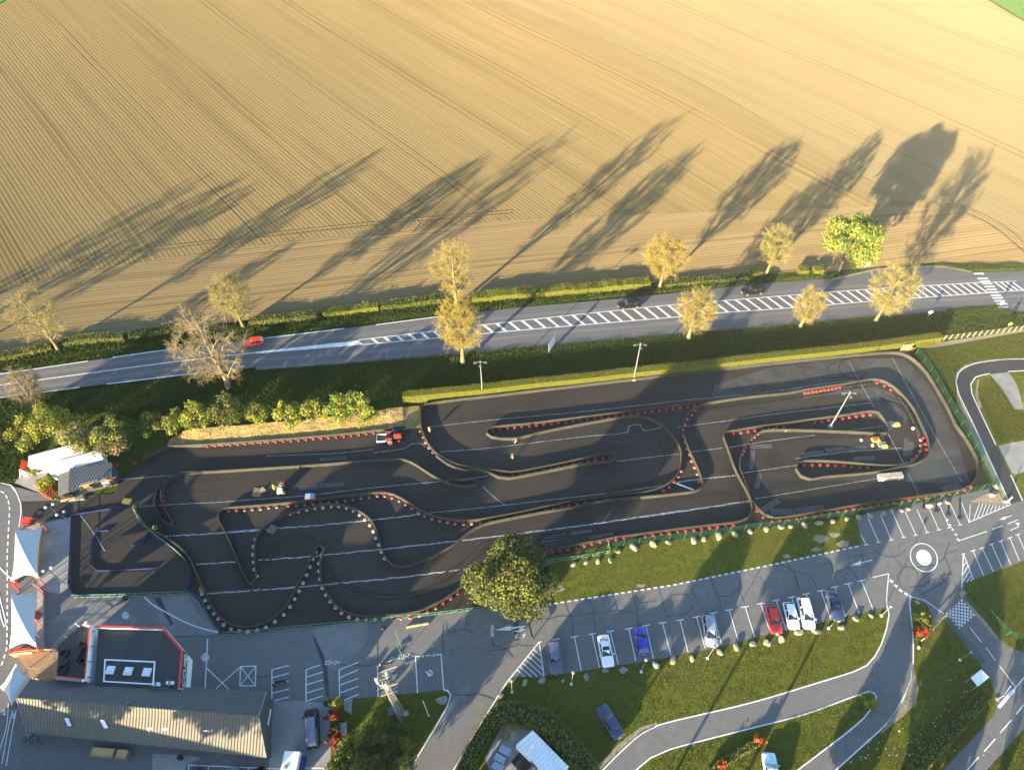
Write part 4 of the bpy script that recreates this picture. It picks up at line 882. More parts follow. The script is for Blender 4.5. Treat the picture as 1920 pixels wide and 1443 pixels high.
def leafy(base, H, Rr, label, mat_, n=3000, size=.3, nl=9, seed=0, group=None, cat='shrub', name='shrub', trunk=.12, clear=.12, second=None, frac=.35, stretch=1.0, rot=0.0, sub=None, core=True):
    """shrub or broad tree in leaf: branching stem plus leaf clumps"""
    global rng
    keep = rng; rng = np.random.default_rng(500+seed)
    root = empty(name, (base.x, base.y, hill(base.x, base.y)-.03), rot, label, cat, group)
    zc = H*(.5+clear/2); R = (Rr*stretch, Rr, H*(.5-clear/2)); lb = lobes_of((0, 0, zc), R, nl, seed)
    Rm = (Rr*Rr*H*.5)**(1/3)
    st = [prisms([(0, 0, 0)], [(0, 0, zc)], [trunk], [trunk*.55], 7)]
    st.append(prisms(np.repeat([[0, 0, H*clear+.15]], len(lb), 0), lb[:, :3]*np.array([1, 1, .97]), trunk*.5, .03, 5))
    tips = lb[:, :3]; k = np.repeat(np.arange(len(lb)), 7); e = tips[k]+unit(rng.normal(0, 1, (len(k), 3)))*(lb[k, 3]*Rm*.9)[:, None]; e[:, 2] = np.maximum(e[:, 2], .2)
    st.append(prisms(tips[k], e, .03, .012, 4))
    V, F = join(st); tk = put('trunk' if cat == 'tree' else 'stems', np_mesh('trunk', V, F), M['bark_grey'], root)
    V, F = leaf_cloud(lb, Rm, n, size, *((.12, .25) if H > 2.5 else (.30, .45))); parts = [(V, F)]
    m1 = np_mesh('crown', V, F); me_n = len(F)
    mats = [M[mat_]]
    if second:
        mats.append(M[second]); mi = (rng.uniform(size=me_n) < frac).astype(np.int32)
        # whole clumps change colour, not single leaves
        cen = V.reshape(-1, 4, 3).mean(1); mi = ((np.sin(cen[:, 0]*1.7+seed)+np.sin(cen[:, 1]*2.1+seed*2)+np.sin(cen[:, 2]*2.3)+rng.normal(0, .5, me_n)) > (1.2-2.4*frac)).astype(np.int32)
    o = put('crown', m1, mats, root)
    if second: m1.polygons.foreach_set('material_index', mi); m1.update()
    rng = keep
    return root
def hedge(px, wd, h, label, mat_, n_per_m=60, size=.16, seed=0, group=None, step=.6, rough=.10, name='hedge', top=None, irregular=0.0):
    """clipped or loose hedge along a line: dense inner twigs and a skin of leaves"""
    global rng
    keep = rng; rng = np.random.default_rng(900+seed)
    pts = smooth(PP(px), step); L = sum((b-a).length for a, b in zip(pts[:-1], pts[1:])); n = int(L*n_per_m)
    b0 = pts[0]; z0 = hill(b0.x, b0.y)
    root = empty(name, (b0.x, b0.y, z0), 0, label, 'hedge', group)
    q = np.array([(p.x-b0.x, p.y-b0.y) for p in pts]); s = np.r_[0, np.cumsum(np.linalg.norm(np.diff(q, axis=0), axis=1))]
    prof = 1+irregular*(np.sin(s*.55+seed)+.7*np.sin(s*1.31+2*seed)+.5*np.sin(s*2.9)) if irregular else np.ones(len(s))
    mb = MB(); o1, o2 = offset([Vector(p) for p in q], -wd*.43), offset([Vector(p) for p in q], wd*.43)
    for i in range(len(q)-1):
        hs = [max(.15, h*.93*prof[i]), max(.15, h*.93*prof[i+1])]
        k = len(mb.v); mb.v += [(o1[i].x, o1[i].y, 0), (o2[i].x, o2[i].y, 0), (o2[i].x, o2[i].y, hs[0]), (o1[i].x, o1[i].y, hs[0]), (o1[i+1].x, o1[i+1].y, 0), (o2[i+1].x, o2[i+1].y, 0), (o2[i+1].x, o2[i+1].y, hs[1]), (o1[i+1].x, o1[i+1].y, hs[1])]
        mb.f += [(k, k+4, k+7, k+3), (k+1, k+2, k+6, k+5), (k+3, k+7, k+6, k+2)]; mb.mi += [0]*3
        if i == 0: mb.f.append((k, k+3, k+2, k+1)); mb.mi.append(0)
        if i == len(q)-2: mb.f.append((k+4, k+5, k+6, k+7)); mb.mi.append(0)
    mb.build('twigs', M['core_clip' if mat_ == 'leaf_clip' else 'core'], root)
    u = rng.uniform(0, s[-1], n); x = np.interp(u, s, q[:, 0]); y = np.interp(u, s, q[:, 1]); j = np.clip(np.searchsorted(s, u)-1, 0, len(q)-2)
    t = unit(q[j+1]-q[j]); nr = np.stack([-t[:, 1], t[:, 0]], 1); hh = h*np.interp(u, s, prof)
    per = wd+2*hh; v = rng.uniform(0, 1, n)*per
    side = np.where(v < hh, -1, np.where(v < hh+wd, 0, 1)); lat = np.where(side == 0, v-hh-wd/2, side*wd/2); z = np.where(side == 0, hh, np.where(side < 0, v, v-hh-wd))
    c = np.stack([x+nr[:, 0]*lat, y+nr[:, 1]*lat, z], 1)+rng.normal(0, rough, (n, 3))*np.array([1, 1, .8]); c[:, 2] = np.maximum(c[:, 2], .06)
    nm = np.where((side == 0)[:, None], np.array([[0, 0, 1.]]), np.stack([nr[:, 0]*side, nr[:, 1]*side, np.full(n, .25)], 1))
    V, F = leaves(c, size, nm, .38); put('leaves', np_mesh('leaves', V, F), M[mat_], root)
    rng = keep
    return root
def tree_h(b, t): return height_at(b, t)
G = lambda x, y: P(x, y)

# --- leafless and budding trees either side of the road
bt = [   # base, crown top row, crown half width (pixels)
 ((110, 655), 545, 45, 'olive leafless tree standing alone at the far left end of the roadside hedge', 'twig_olive', 'bark', None, 0, {}),
 ((457, 612), 510, 43, 'olive leafless tree partly hidden behind the big grey tree beside the red car', 'twig_olive', 'bark', 'bud_lime', 1500, {}),
 ((428, 726), 575, 74, 'largest bare grey-brown tree, spreading over the road beside the red car', 'twig_grey', 'bark_grey', None, 0, dict(density=1.25, trunk=.42, low=.12)),
 ((78, 764), 690, 30, 'smallest bare brown tree on the near verge at the left edge', 'twig_grey', 'bark_grey', None, 0, dict(low=.1)),
 ((856, 574), 443, 49, 'pale yellow leafless tree with several upright stems, behind the round orange tree', 'twig_gold', 'bark', None, 0, dict(trunk=.36)),
 ((868, 679), 552, 51, 'dense orange-yellow round tree on the near verge in the middle of the road', 'twig_gold', 'bark', 'bud_gold', 6500, dict(density=1.15, low=.22, trunk=.40)),
 ((1237, 537), 440, 46, 'compact golden round tree beyond the road at the end of the long clipped bushes', 'twig_gold', 'bark', 'bud_gold', 6500, dict(low=.26)),
 ((1291, 634), 538, 42, 'golden tree with a thick leaning trunk on the near verge between the two black cars', 'twig_gold', 'bark', 'bud_gold', 2500, dict(low=.2, trunk=.36)),
 ((1436, 515), 418, 34, 'narrow pale green budding tree to the left of the bright green tree', 'twig_olive', 'bark', 'bud_lime', 3500, {}),
 ((1500, 613), 540, 31, 'small bare yellowish tree on the near verge below the bright green tree', 'twig_gold', 'bark', None, 0, {}),
 ((1641, 602), 490, 46, 'tall bare yellowish tree over the road opposite the lay-by', 'twig_gold', 'bark', 'bud_lime', 2500, dict(low=.2)),
]
for i, (b, ty, rpx, lab, tw_, bk, bd, nb, kw) in enumerate(bt):
    p = G(*b); d = (p-Vector(CAMP)).length; H = tree_h(b, (0, ty)); Rr = rpx*d/F_PX/1.06
    bare_tree(p, H, Rr, lab, tw_, bk, bd, nb, seed=i, **kw)
# trees left of the frame whose shadows reach into the field
for i, (x, y, H, Rr) in enumerate(((-75, 665, 13, 4.5), (-190, 690, 14, 4.5), (-330, 720, 15, 5))):
    bare_tree(G(x, y), H, Rr, 'bare roadside tree beyond the left edge of the picture', 'twig_olive', density=.7, seed=40+i, group='roadside trees beyond the left edge')
bare_tree(G(1925, 792), 8.5, 3.6, 'yellow-green young willow at the right edge beside the practice track', 'twig_gold', 'bark', 'leaf_willow', 9000, trunk=.14, seed=60, group=None, name='young_willow', low=.25, lean=(.6, .3))

# --- trees and shrubs in leaf
p = G(1573, 508)
leafy(p, tree_h((1573, 508), (0, 412)), 5.6, 'bright green leafy tree, the only one in full leaf beyond the road', 'leaf_bright', 9000, .40, 13, 3, 'roadside trees', 'tree', 'leafy_tree', .36, .16, 'leaf_yellow', .3)
leafy(G(966, 1118), 13.2, 6.0, 'big dark evergreen tree with sunlit yellow tips between the track and the car park', 'leaf_dark', 21000, .34, 24, 11, None, 'tree', 'evergreen_tree', .4, .04, 'leaf_mid', .30, 1.08)
shr = [(2, 838, 6.5, 3.6, 'leaf_dark', 'leaf_mid'), (60, 832, 6, 3.4, 'leaf_mid', 'leaf_yellow'), (108, 820, 7.5, 3.8, 'leaf_mid', 'leaf_yellow'), (165, 838, 6, 3.2, 'leaf_mid', 'leaf_brown'), (188, 852, 4.2, 2.3, 'leaf_yellow', 'leaf_mid'), (232, 838, 7.4, 3.6, 'leaf_dark', 'leaf_mid'), (228, 846, 5.0, 2.5, 'leaf_brown', 'leaf_brown'),
       (292, 818, 4.2, 2.6, 'leaf_yellow', 'leaf_mid'), (335, 812, 4.6, 2.6, 'leaf_yellow', 'leaf_mid'), (378, 808, 5.6, 3.0, 'leaf_yellow', 'leaf_bright'), (436, 800, 6.2, 3.6, 'leaf_dark', 'leaf_mid'), (488, 800, 4.4, 2.6, 'leaf_mid', 'leaf_yellow'), (545, 803, 5.0, 3.2, 'leaf_yellow', 'leaf_bright'), (595, 797, 5.4, 2.7, 'leaf_yellow', 'leaf_mid'), (640, 798, 6.4, 3.0, 'leaf_yellow', 'leaf_bright'), (680, 800, 6.8, 3.6, 'leaf_yellow', 'leaf_bright')]
slab = ['dark evergreen shrub at the left edge above the tall grass', 'olive shrub left of the corrugated container', 'tallest olive and yellow shrub behind the left end of the first container', 'brownish shrub behind the right end of the first container', 'small yellow-green shrub overhanging the second container roof', 'tall dark shrub right of the two containers', 'dry brown leafless looking shrub beside the second container', 'low golden shrub at the left start of the dry bank', 'yellow shrub second from the left on the dry bank', 'bright yellow-green shrub left of the dark one on the dry bank', 'dark bushy evergreen under the largest bare tree', 'small green shrub just right of the dark evergreen', 'broad low yellow shrub in the middle of the dry bank', 'yellow shrub squeezed between two taller ones on the bank', 'tall yellow shrub second from the right of the bank', 'largest bright yellow shrub at the right end of the bank']
for i, (x, y, h, r, a, b) in enumerate(shr):
    if x > 280: y -= 9; r *= .88
    leafy(G(x, y), h, r, slab[i], a, int(1700*r/2.6), .30, 9, 20+i, 'shrubs along the north-west side of the track', 'shrub', 'shrub', .1, .03, b, .45)
# --- hedges
hedge([(757, 752), (840, 744), (905, 738), (1000, 727), (1100, 717), (1188, 706.5), (1300, 695), (1440, 679), (1600, 662), (1757, 641)], 1.5, 2.2, 'very long clipped hedge between the road verge and the track', 'leaf_clip', 300, .12, 1, step=1.2, rough=.035)
rh = [([(-120, 680), (0, 672), (60, 660), (100, 652)], 1.7, 1.0, 'dark low hedge at the left end of the field edge', 'leaf_hedge'),
      ([(118, 645), (160, 640), (235, 634)], 1.6, 1.2, 'low hedge just right of the lone olive tree', 'leaf_hedge'), ([(245, 631), (300, 624), (345, 619)], 1.5, 1.1, 'short dark hedge left of the largest bare tree', 'leaf_hedge'),
      ([(470, 606), (560, 597), (600, 592)], 1.5, 1.2, 'hedge beyond the red car', 'leaf_hedge'), ([(607, 590), (660, 584), (710, 578)], 1.7, 1.2, 'bright top hedge halfway between the red car and the orange tree', 'leaf_clip'),
      ([(715, 577), (780, 570), (835, 563)], 1.8, 1.3, 'hedge just left of the pale yellow tree', 'leaf_hedge'), ([(885, 562), (960, 555), (1040, 549), (1120, 542), (1217, 533)], 2.2, 1.4, 'tall bright hedge beyond the nearest black car', 'leaf_clip'),
      ([(1245, 534), (1320, 527), (1400, 520)], 1.6, .8, 'low dark hedge right of the golden tree', 'leaf_hedge')]
for i, (px, wd, h, lab, mm) in enumerate(rh): hedge(px, wd, h, lab, mm, 80, .2, 10+i, 'hedges at the field edge', 1.0, .16, irregular=.10)
for i, (x, lab) in enumerate(((1418, 'round clipped bush under the pale green budding tree'), (1504, 'left one of two small clipped bushes by the bright green tree'), (1533, 'right one of two small clipped bushes by the bright green tree'))):
    y = 513-(x-1418)*.03; hedge([(x-9, y), (x+9, y-.5)], 1.7, 1.1, lab, 'leaf_clip', 120, .2, 30+i, 'small clipped bushes', .4, .14, name='clipped_bush')
hedge([(868, 1455), (885, 1417), (908, 1377), (925, 1349), (936, 1341)], 2.0, 1.8, 'left arm of the tall hedge round the small yard, along the drive', 'leaf_hedge', 120, .2, 40, 'hedge round the yard', .5, .13)
hedge([(934, 1342), (962, 1341), (990, 1346), (1020, 1359), (1048, 1382), (1072, 1409), (1096, 1441), (1105, 1455)], 2.9, 1.9, 'curved right arm of the tall hedge round the small yard, facing the lawn', 'leaf_hedge', 140, .22, 41, 'hedge round the yard', .5, .15)
hedge([(1840, 1307), (1800, 1349), (1760, 1392), (1715, 1442), (1690, 1470)], 1.6, 1.3, 'straight clipped hedge running down to the bottom edge beside the road', 'leaf_hedge', 110, .18, 42, None, .6, .09)
hedge([(1418, 1392), (1385, 1412), (1352, 1433), (1330, 1448)], .9, .8, 'narrow low hedge on the lower lawn between two red bushes', 'leaf_hedge', 90, .15, 43, None, .5, .07)
# --- small coloured shrubs
def bush(x, y, h, r, lab, a, b=None, n=700, size=.22, seed=0, frac=.3, group=None): return leafy(G(x, y), h, r, lab, a, n, size, 6, seed, group, 'shrub', 'shrub', .05, .02, b, frac)
bush(629, 1321, 1.9, 1.2, 'green bush at the top of the red shrub row by the van', 'leaf_mid', 'leaf_yellow', 700, .22, 70, .2)
bush(627, 1346, 1.8, 1.35, 'upper red shrub beside the black van', 'leaf_red', 'leaf_dark', 1800, .15, 71)
bush(631, 1369, 1.5, 1.0, 'dark bush between the two red shrubs', 'leaf_dark', None, 500, .22, 72)
bush(626, 1389, 1.8, 1.35, 'lower red shrub beside the rear of the black van', 'leaf_red', 'leaf_dark', 1800, .15, 73)
bush(1722, 1166, 1.7, 1.3, 'lime green round bush beside the red bush at the lane fork', 'leaf_yellow', 'leaf_bright', 800, .2, 74)
bush(1731, 1175, 1.8, 1.3, 'dark mottled bush behind the lime bush at the lane fork', 'leaf_dark', 'leaf_yellow', 700, .2, 81, .2)
bush(1724, 1186, 1.4, 1.15, 'orange-red bush at the fork of the lanes by the gate', 'leaf_red', 'leaf_dark', 1600, .15, 75, .2)
bush(1422, 1390, 1.1, .9, 'red bush at the upper end of the narrow low hedge', 'leaf_red', 'leaf_rust', 500, .2, 76, .2)
bush(1351, 1436, 1.1, .85, 'red bush at the lower end of the narrow low hedge', 'leaf_red', 'leaf_rust', 500, .2, 77, .2)
bush(1626, 1317, 1.4, 1.35, 'round lime bush on the pointed tip of lawn between the lanes', 'leaf_yellow', 'leaf_bright', 900, .18, 78)
bush(95, 912, 2.4, 1.5, 'variegated green bush beside the dark kiosk', 'leaf_yellow', 'leaf_mid', 900, .24, 79)
bush(70, 886, 1.6, 1.4, 'green plants under the edge of the container roofs', 'leaf_mid', 'leaf_bright', 700, .22, 80)
hedge([(78, 899), (80, 911), (88, 921), (98, 927), (106, 931)], 1.4, .5, 'curved bed of rust red groundcover by the kiosk', 'leaf_rust', 160, .15, 44, None, .4, .09, name='flower_bed')
hedge([(118, 936), (112, 934), (107, 930)], .9, .6, 'little green bush between the rust red bed and the kiosk step', 'leaf_mid', 120, .15, 45, None, .4, .09, name='clipped_bush')
# dark loose shrubs on the mast lawn at the bottom
for i, (x, y, h, r, lab) in enumerate(((655, 1425, 4.6, 1.9, 'tall leafy shrub at the left of the mast lawn'), (695, 1405, 5.4, 2.5, 'broad dark shrub in the middle of the mast lawn'), (742, 1400, 5.4, 2.4, 'dark shrub just below the lattice mast'), (700, 1450, 6.4, 2.4, 'largest dark shrub at the bottom edge below the mast'), (640, 1450, 4.2, 1.8, 'yellow leaved shrub in the bottom corner by the van'), (755, 1440, 4.6, 1.9, 'dark shrub next to the drive at the bottom edge'))):
    leafy(G(x, y), h, r, lab, 'leaf_dark', int(700*r), .26, 10, 90+i, 'shrubs on the mast lawn', 'shrub', 'shrub', .06, .02, 'leaf_mid', .3)
# --- trees outside the frame, between the sun and the car park: their long shadows cross it
def off_tree(i, x, y, H, Rr, clear=.08):
    leafy(Vector((x, y, 0)), H, Rr, 'leafy tree beyond the bottom edge of the picture', 'leaf_mid', int(900+300*Rr*H/5), .5, 12, 200+i, 'trees beyond the bottom edge', 'tree', 'leafy_tree', .25, clear)
OFF = [(-13, 9, 7.6, 3.4), (-8, 8, 8.2, 3.4), (-3.5, 8, 7.8, 3.4), (1.5, 8, 10.0, 2.4, .55), (8, 3, 12, 2.5, .66), (20, 6, 12.5, 2.6, .68), (36, 10, 8.5, 1.5), (46, 8, 7.2, 4), (41, 6, 11, 2.2, .2), (52, 4, 12.5, 2.4, .2), (62, 6, 8.5, 2), (39, 13, 4.5, 3),
       (-80, -2, 17, 5, .62), (-66, -8, 17, 4.5, .66), (-36, -2, 14, 3.5, .5), (-30, 6, 8, 3, .2)]
for i, t in enumerate(OFF): off_tree(i, *t)
# --- rough grass of the verges and dandelion heads
def grass_patch(poly_px, n, hgt, name='rough_grass', wdt=.09, m='grass_blade', zz=0.0):
    pts = PP(poly_px); tri = tessellate_polygon([pts]); A = np.array([[pts[i] for i in t] for t in tri], float); a = np.abs(np.cross(A[:, 1, :2]-A[:, 0, :2], A[:, 2, :2]-A[:, 0, :2]))/2
    i = rng.choice(len(A), n, p=a/a.sum()); u = rng.uniform(size=(n, 2)); fl = u.sum(1) > 1; u[fl] = 1-u[fl]
    c = A[i, 0]+(A[i, 1]-A[i, 0])*u[:, :1]+(A[i, 2]-A[i, 0])*u[:, 1:]
    cl = .55+.45*np.sin(c[:, 0]*.9+np.sin(c[:, 1]*.7)*2)*np.sin(c[:, 1]*1.1); c[:, 2] = zz+np.array([0*v for v in c[:, 0]])
    h = hgt*rng.uniform(.5, 1.2, n)*(.6+.6*np.clip(cl, 0, 1)); ang = rng.uniform(0, 2*np.pi, n); w = np.stack([np.cos(ang), np.sin(ang), 0*ang], 1)*wdt
    tip = c+np.stack([rng.normal(0, .35, n)*h, rng.normal(0, .35, n)*h, h], 1)
    V = np.stack([c-w, c+w, tip], 1).reshape(-1, 3); F = np.arange(3*n).reshape(-1, 3)
    return V, F
gp = [grass_patch([(-60, 775), (0, 749), (375, 703), (630, 682), (960, 652), (1277, 624), (1440, 611), (1775, 582), (1870, 575), (1925, 592), (1930, 615), (1760, 636), (1440, 668), (1188, 695), (905, 725), (757, 742), (700, 760), (0, 800), (-60, 810)], 60000, .42),
      grass_patch([(-60, 708), (0, 698), (332, 650), (497, 631), (820, 591), (1160, 557), (1440, 528), (1580, 518), (1560, 508), (1400, 517), (1215, 534), (900, 560), (480, 603), (120, 645), (0, 676), (-60, 684)], 26000, .40),
      grass_patch([(1640, 503), (1760, 496), (1925, 494), (1925, 506), (1820, 509), (1765, 499)], 3500, .35),
      grass_patch([(-60, 815), (40, 800), (60, 850), (50, 868), (28, 903), (0, 905), (-60, 905)], 7000, .45)]
V, F = join(gp); o = put('rough_grass', np_mesh('rough_grass', V, None, F), M['grass_blade']); tag(o, 'long rough grass growing on the road verges', 'grass', kind='stuff')
lw = [grass_patch([(1720, 660), (1925, 622), (1925, 672), (1850, 676), (1812, 682), (1795, 698), (1790, 730), (1850, 878), (1886, 943), (1868, 918), (1790, 780), (1740, 690)], 9000, .16, zz=.02),
      grass_patch([(1830, 742), (1842, 722), (1856, 707), (1880, 734), (1903, 770), (1925, 764), (1925, 826), (1872, 834)], 5000, .16, zz=.02),
      grass_patch([(1000, 1136), (1000, 1078), (1040, 1053), (1230, 1017), (1440, 989), (1595, 969), (1606, 975), (1616, 1019), (1440, 1058), (1260, 1095)], 5333, .06, zz=Z3),
      grass_patch([(965, 1270), (1090, 1259), (1330, 1219), (1560, 1164), (1664, 1143), (1662, 1175), (1638, 1231), (1600, 1257), (1440, 1307), (1235, 1357), (1170, 1400), (1125, 1445), (1105, 1445), (1050, 1380), (990, 1342), (934, 1336), (930, 1318)], 14000, .06, zz=Z3),
      grass_patch([(1194, 1445), (1255, 1407), (1385, 1373), (1630, 1299), (1640, 1305), (1583, 1373), (1497, 1442)], 5666, .06, zz=Z3),
      grass_patch([(1711, 1180), (1770, 1162), (1837, 1247), (1867, 1312), (1850, 1354), (1770, 1440), (1570, 1445), (1631, 1389), (1696, 1312), (1714, 1240)], 8000, .06, zz=Z3),
      grass_patch([(1808, 1095), (1925, 1053), (1925, 1222), (1890, 1209), (1850, 1165)], 3666, .06, zz=Z3), grass_patch([(1925, 1362), (1850, 1445), (1925, 1445)], 1166, .06, zz=Z3),
      grass_patch([(662, 1311), (782, 1299), (843, 1300), (836, 1324), (768, 1443), (625, 1443), (628, 1340)], 4666, .06, zz=Z3)]
V, F = join(lw); o = put('lawn_grass', np_mesh('lawn_grass', V, None, F), M['lawn_blade']); tag(o, 'short mown grass tufts on the lawns by the car park', 'grass', kind='stuff')
fl = rng.uniform(size=(90, 2)); c = np.array([P(1560+250*a+60*(1-b), 1440-190*a*b-20*(1-b), Z3+.2) for a, b in fl if 1 or a]); V, F = leaves(c, .15, np.tile([[0, 0, 1.]], (len(c), 1)), .3)
o = put('dandelion_heads', np_mesh('dandelion_heads', V, F), M['petal']); tag(o, 'white seed heads scattered over the shaded lower right lawn', 'flowers', kind='stuff')
# ------------------------------------------------------------------ boulders
def rock_mesh(seed):
    import bmesh
    r = random.Random(seed); bm = bmesh.new(); bmesh.ops.create_icosphere(bm, subdivisions=2, radius=1)
    nrm = [Vector((r.gauss(0, 1), r.gauss(0, 1), r.gauss(0, .8))).normalized() for _ in range(9)]
    for v in bm.verts:
        p = v.co.copy()
        for q in nrm:
            e = p.dot(q)-r.uniform(.62, .66)
            if e > 0: p -= q*e*.9
        v.co = p*Vector((1, .75, .62))[:] if False else Vector((p.x*1.15, p.y*.85, p.z*.75))
    me = bpy.data.meshes.new('boulder'); bm.to_mesh(me); bm.free(); return me
RK = [rock_mesh(i) for i in range(8)]
for me in RK[:5]: me.materials.append(M['rock'])
for me in RK[5:]: me.materials.append(M['rock_grey'])
def rock(x, y, s, lab, grp, grey=False):
    o = bpy.data.objects.new('boulder', random.choice(RK[5:] if grey else RK[:5])); COL.objects.link(o)
    p = G(x, y+1.5); o.location = (p.x, p.y, s*.28); o.rotation_euler = (random.uniform(-.2, .2), random.uniform(-.2, .2), random.uniform(0, 6.28)); o.scale = (s*.85, s*.85, s*.8*random.uniform(.8, 1.1))
    tag(o, lab, 'boulder', grp)
g1 = 'boulders along the foot of the green fence'
for x, y, s in ((1075, 1058, .62), (1099, 1054, .55), (1121, 1051, .55), (1144, 1050, .6), (1158, 1033, .6), (1188, 1026, .8), (1225, 1020, .85), (1254, 1016, .65), (1300, 1012, .85), (1319, 1010, .6), (1347, 1005, .85), (1377, 1000, .7), (1406, 996, .7), (1437, 992, .75), (1464, 987, .7), (1482, 986, .55), (1507, 984, .75), (1535, 980, .75), (1560, 977, .65)):
    rock(x, y, s, 'pale boulder in the row between the lawn and the green fence', g1)
rock(1587, 972, .55, 'small white boulder at the corner where the boulder lawn meets the car park', None)
for x, y, s in ((1609, 969, .65), (1631, 965, .6), (1655, 961, .6), (1672, 957, .5), (1689, 956, .5), (1702, 954, .5), (1742, 947, .8), (1761, 942, .55), (1776, 941, .6)):
    rock(x, y, s, 'pale boulder at the head of the upper right parking bays', 'boulders heading the upper right bays')
rock(1865, 912, .7, 'large boulder at the east corner of the mesh fence', None); rock(1860, 926, .8, 'flat boulder just below the fence corner', None); rock(1884, 939, .45, 'small boulder beside the white post at the practice track', None)
g2 = 'boulders along the lower parking bays'
for x, y, s, gr in ((984, 1279, .6, 0), (1015, 1274, .75, 1), (1055, 1275, .45, 1), (1099, 1269, .65, 1), (1134, 1255, .6, 1), (1170, 1255, .75, 1), (1229, 1245, .75, 1), (1261, 1236, .75, 0), (1297, 1233, .55, 0), (1350, 1222, .7, 0), (1379, 1211, .75, 0), (1410, 1206, .7, 0), (1436, 1203, .65, 0), (1464, 1197, .75, 0), (1497, 1184, .8, 0), (1528, 1182, .65, 0), (1535, 1184, .5, 0), (1577, 1175, .65, 0), (1604, 1159, .7, 0), (1632, 1153, .45, 0)):
    rock(x, y, s, ('grey' if gr else 'sunlit pale')+' boulder on the grass edge in front of the lower parking bays', g2 if not gr else g2+', grey ones', gr)
for x, y, s, lab in ((940, 1303, .6, 'yellowish boulder beside the drive nearest the hatched corner'), (931, 1323, .4, 'small round stone beside the drive above the yard hedge'), (929, 1331, .6, 'curved yellow stone beside the drive touching the yard hedge'), (922, 1347, .4, 'white stone at the foot of the yard hedge'), (897, 1384, .7, 'tan boulder half under the yard hedge beside the drive'), (1722, 1212, .4, 'yellow stone on the grass below the fork bushes'), (1719, 1128, .5, 'stone at the corner where the lane leaves the car park'), (1804, 1112, .7, 'stone by the gate post at the access road')):
    rock(x, y, s, lab, None)
rock(829, 1312, 1.0, 'flat grey rock on the mast lawn tip', None, True)
# ------------------------------------------------------------------ long gabled barn
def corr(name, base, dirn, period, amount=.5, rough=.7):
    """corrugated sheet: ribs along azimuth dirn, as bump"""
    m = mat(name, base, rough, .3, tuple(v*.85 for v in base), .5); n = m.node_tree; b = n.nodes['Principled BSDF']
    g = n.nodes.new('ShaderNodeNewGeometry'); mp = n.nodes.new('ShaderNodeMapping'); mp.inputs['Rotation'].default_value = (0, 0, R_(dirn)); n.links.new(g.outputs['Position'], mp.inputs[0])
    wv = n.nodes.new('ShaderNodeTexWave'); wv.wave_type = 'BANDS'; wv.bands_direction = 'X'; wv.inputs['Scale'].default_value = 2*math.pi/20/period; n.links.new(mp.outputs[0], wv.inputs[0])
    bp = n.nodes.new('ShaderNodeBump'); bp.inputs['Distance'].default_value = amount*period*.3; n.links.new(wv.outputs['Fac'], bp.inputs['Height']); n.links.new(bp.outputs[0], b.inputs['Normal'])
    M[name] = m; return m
def frame3(o, X, Y, Z, loc):
    o.matrix_basis = Matrix(((X.x, Y.x, Z.x, loc.x), (X.y, Y.y, Z.y, loc.y), (X.z, Y.z, Z.z, loc.z), (0, 0, 0, 1)))
rl, rr = P(31, 1308, 6), P(485, 1343, 6); nl_, nr_ = P(57, 1273, 3.2), P(500, 1295, 3.2); sl2, sr2 = P(51, 1372, 3.2), P(499, 1418, 3.2)
ax = (rr-rl).normalized(); BAZ = math.degrees(math.atan2(ax.y, ax.x))
def bl(a, b, t): return a+(b-a)*t
barn = empty('barn', ((rl+rr)/2*1).to_tuple()[:2]+(0,), 0, 'long barn with a dark corrugated gable roof, pale roof windows and dark timber end wall', 'barn')
bc = barn.location.copy()
def rel(p): return p-bc
mb = MB()                                                     # walls
inset = [bl(bl(nl_, nr_, .008), bl(sl2, sr2, .008), .06), bl(bl(nl_, nr_, .993), bl(sl2, sr2, .993), .06), bl(bl(nl_, nr_, .993), bl(sl2, sr2, .993), .94), bl(bl(nl_, nr_, .008), bl(sl2, sr2, .008), .94)]
mb.prism([rel(p) for p in inset], 0, 3.05)
for a, b, rg in ((inset[1], inset[2], rr), (inset[3], inset[0], rl)):
    q = Vector((rg.x, rg.y, 5.75))+(ax*(-.25) if rg is rr else ax*.25)
    mb.add([rel(Vector((a.x, a.y, 3.05))), rel(Vector((b.x, b.y, 3.05))), rel(q), rel(Vector((a.x, a.y, 3.05))-ax*.02*(1 if rg is rr else -1)), rel(Vector((b.x, b.y, 3.05))-ax*.02*(1 if rg is rr else -1)), rel(q-ax*.02*(1 if rg is rr else -1))], [(0, 1, 2), (5, 4, 3)])
M['timber_dark'] = mat('dark_timber', (.085, .085, .08), .85, .2, (.06, .06, .058), 2, stretch=(0, .5, 5))
mb.build('wall', M['timber_dark'], barn)
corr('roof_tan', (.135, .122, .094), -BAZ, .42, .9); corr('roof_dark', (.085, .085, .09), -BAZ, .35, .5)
def slab(name, q, th, m, parent):
    n_ = (q[1]-q[0]).cross(q[3]-q[0]).normalized()
    if n_.z < 0: n_ = -n_
    vs = [rel(p) for p in q]+[rel(p-n_*th) for p in q]; mb = MB()
    f = [(0, 1, 2, 3), (7, 6, 5, 4), (0, 4, 5, 1), (1, 5, 6, 2), (2, 6, 7, 3), (3, 7, 4, 0)]
    if (q[1]-q[0]).cross(q[2]-q[0]).z < 0: f = [tuple(reversed(a)) for a in f]
    mb.add(vs, f); return mb.build(name, m, parent)
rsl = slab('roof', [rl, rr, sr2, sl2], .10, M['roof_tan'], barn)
slab('roof', [rl+Vector((0, 0, .004)), nl_, nr_, rr+Vector((0, 0, .004))], .10, M['roof_dark'], barn)
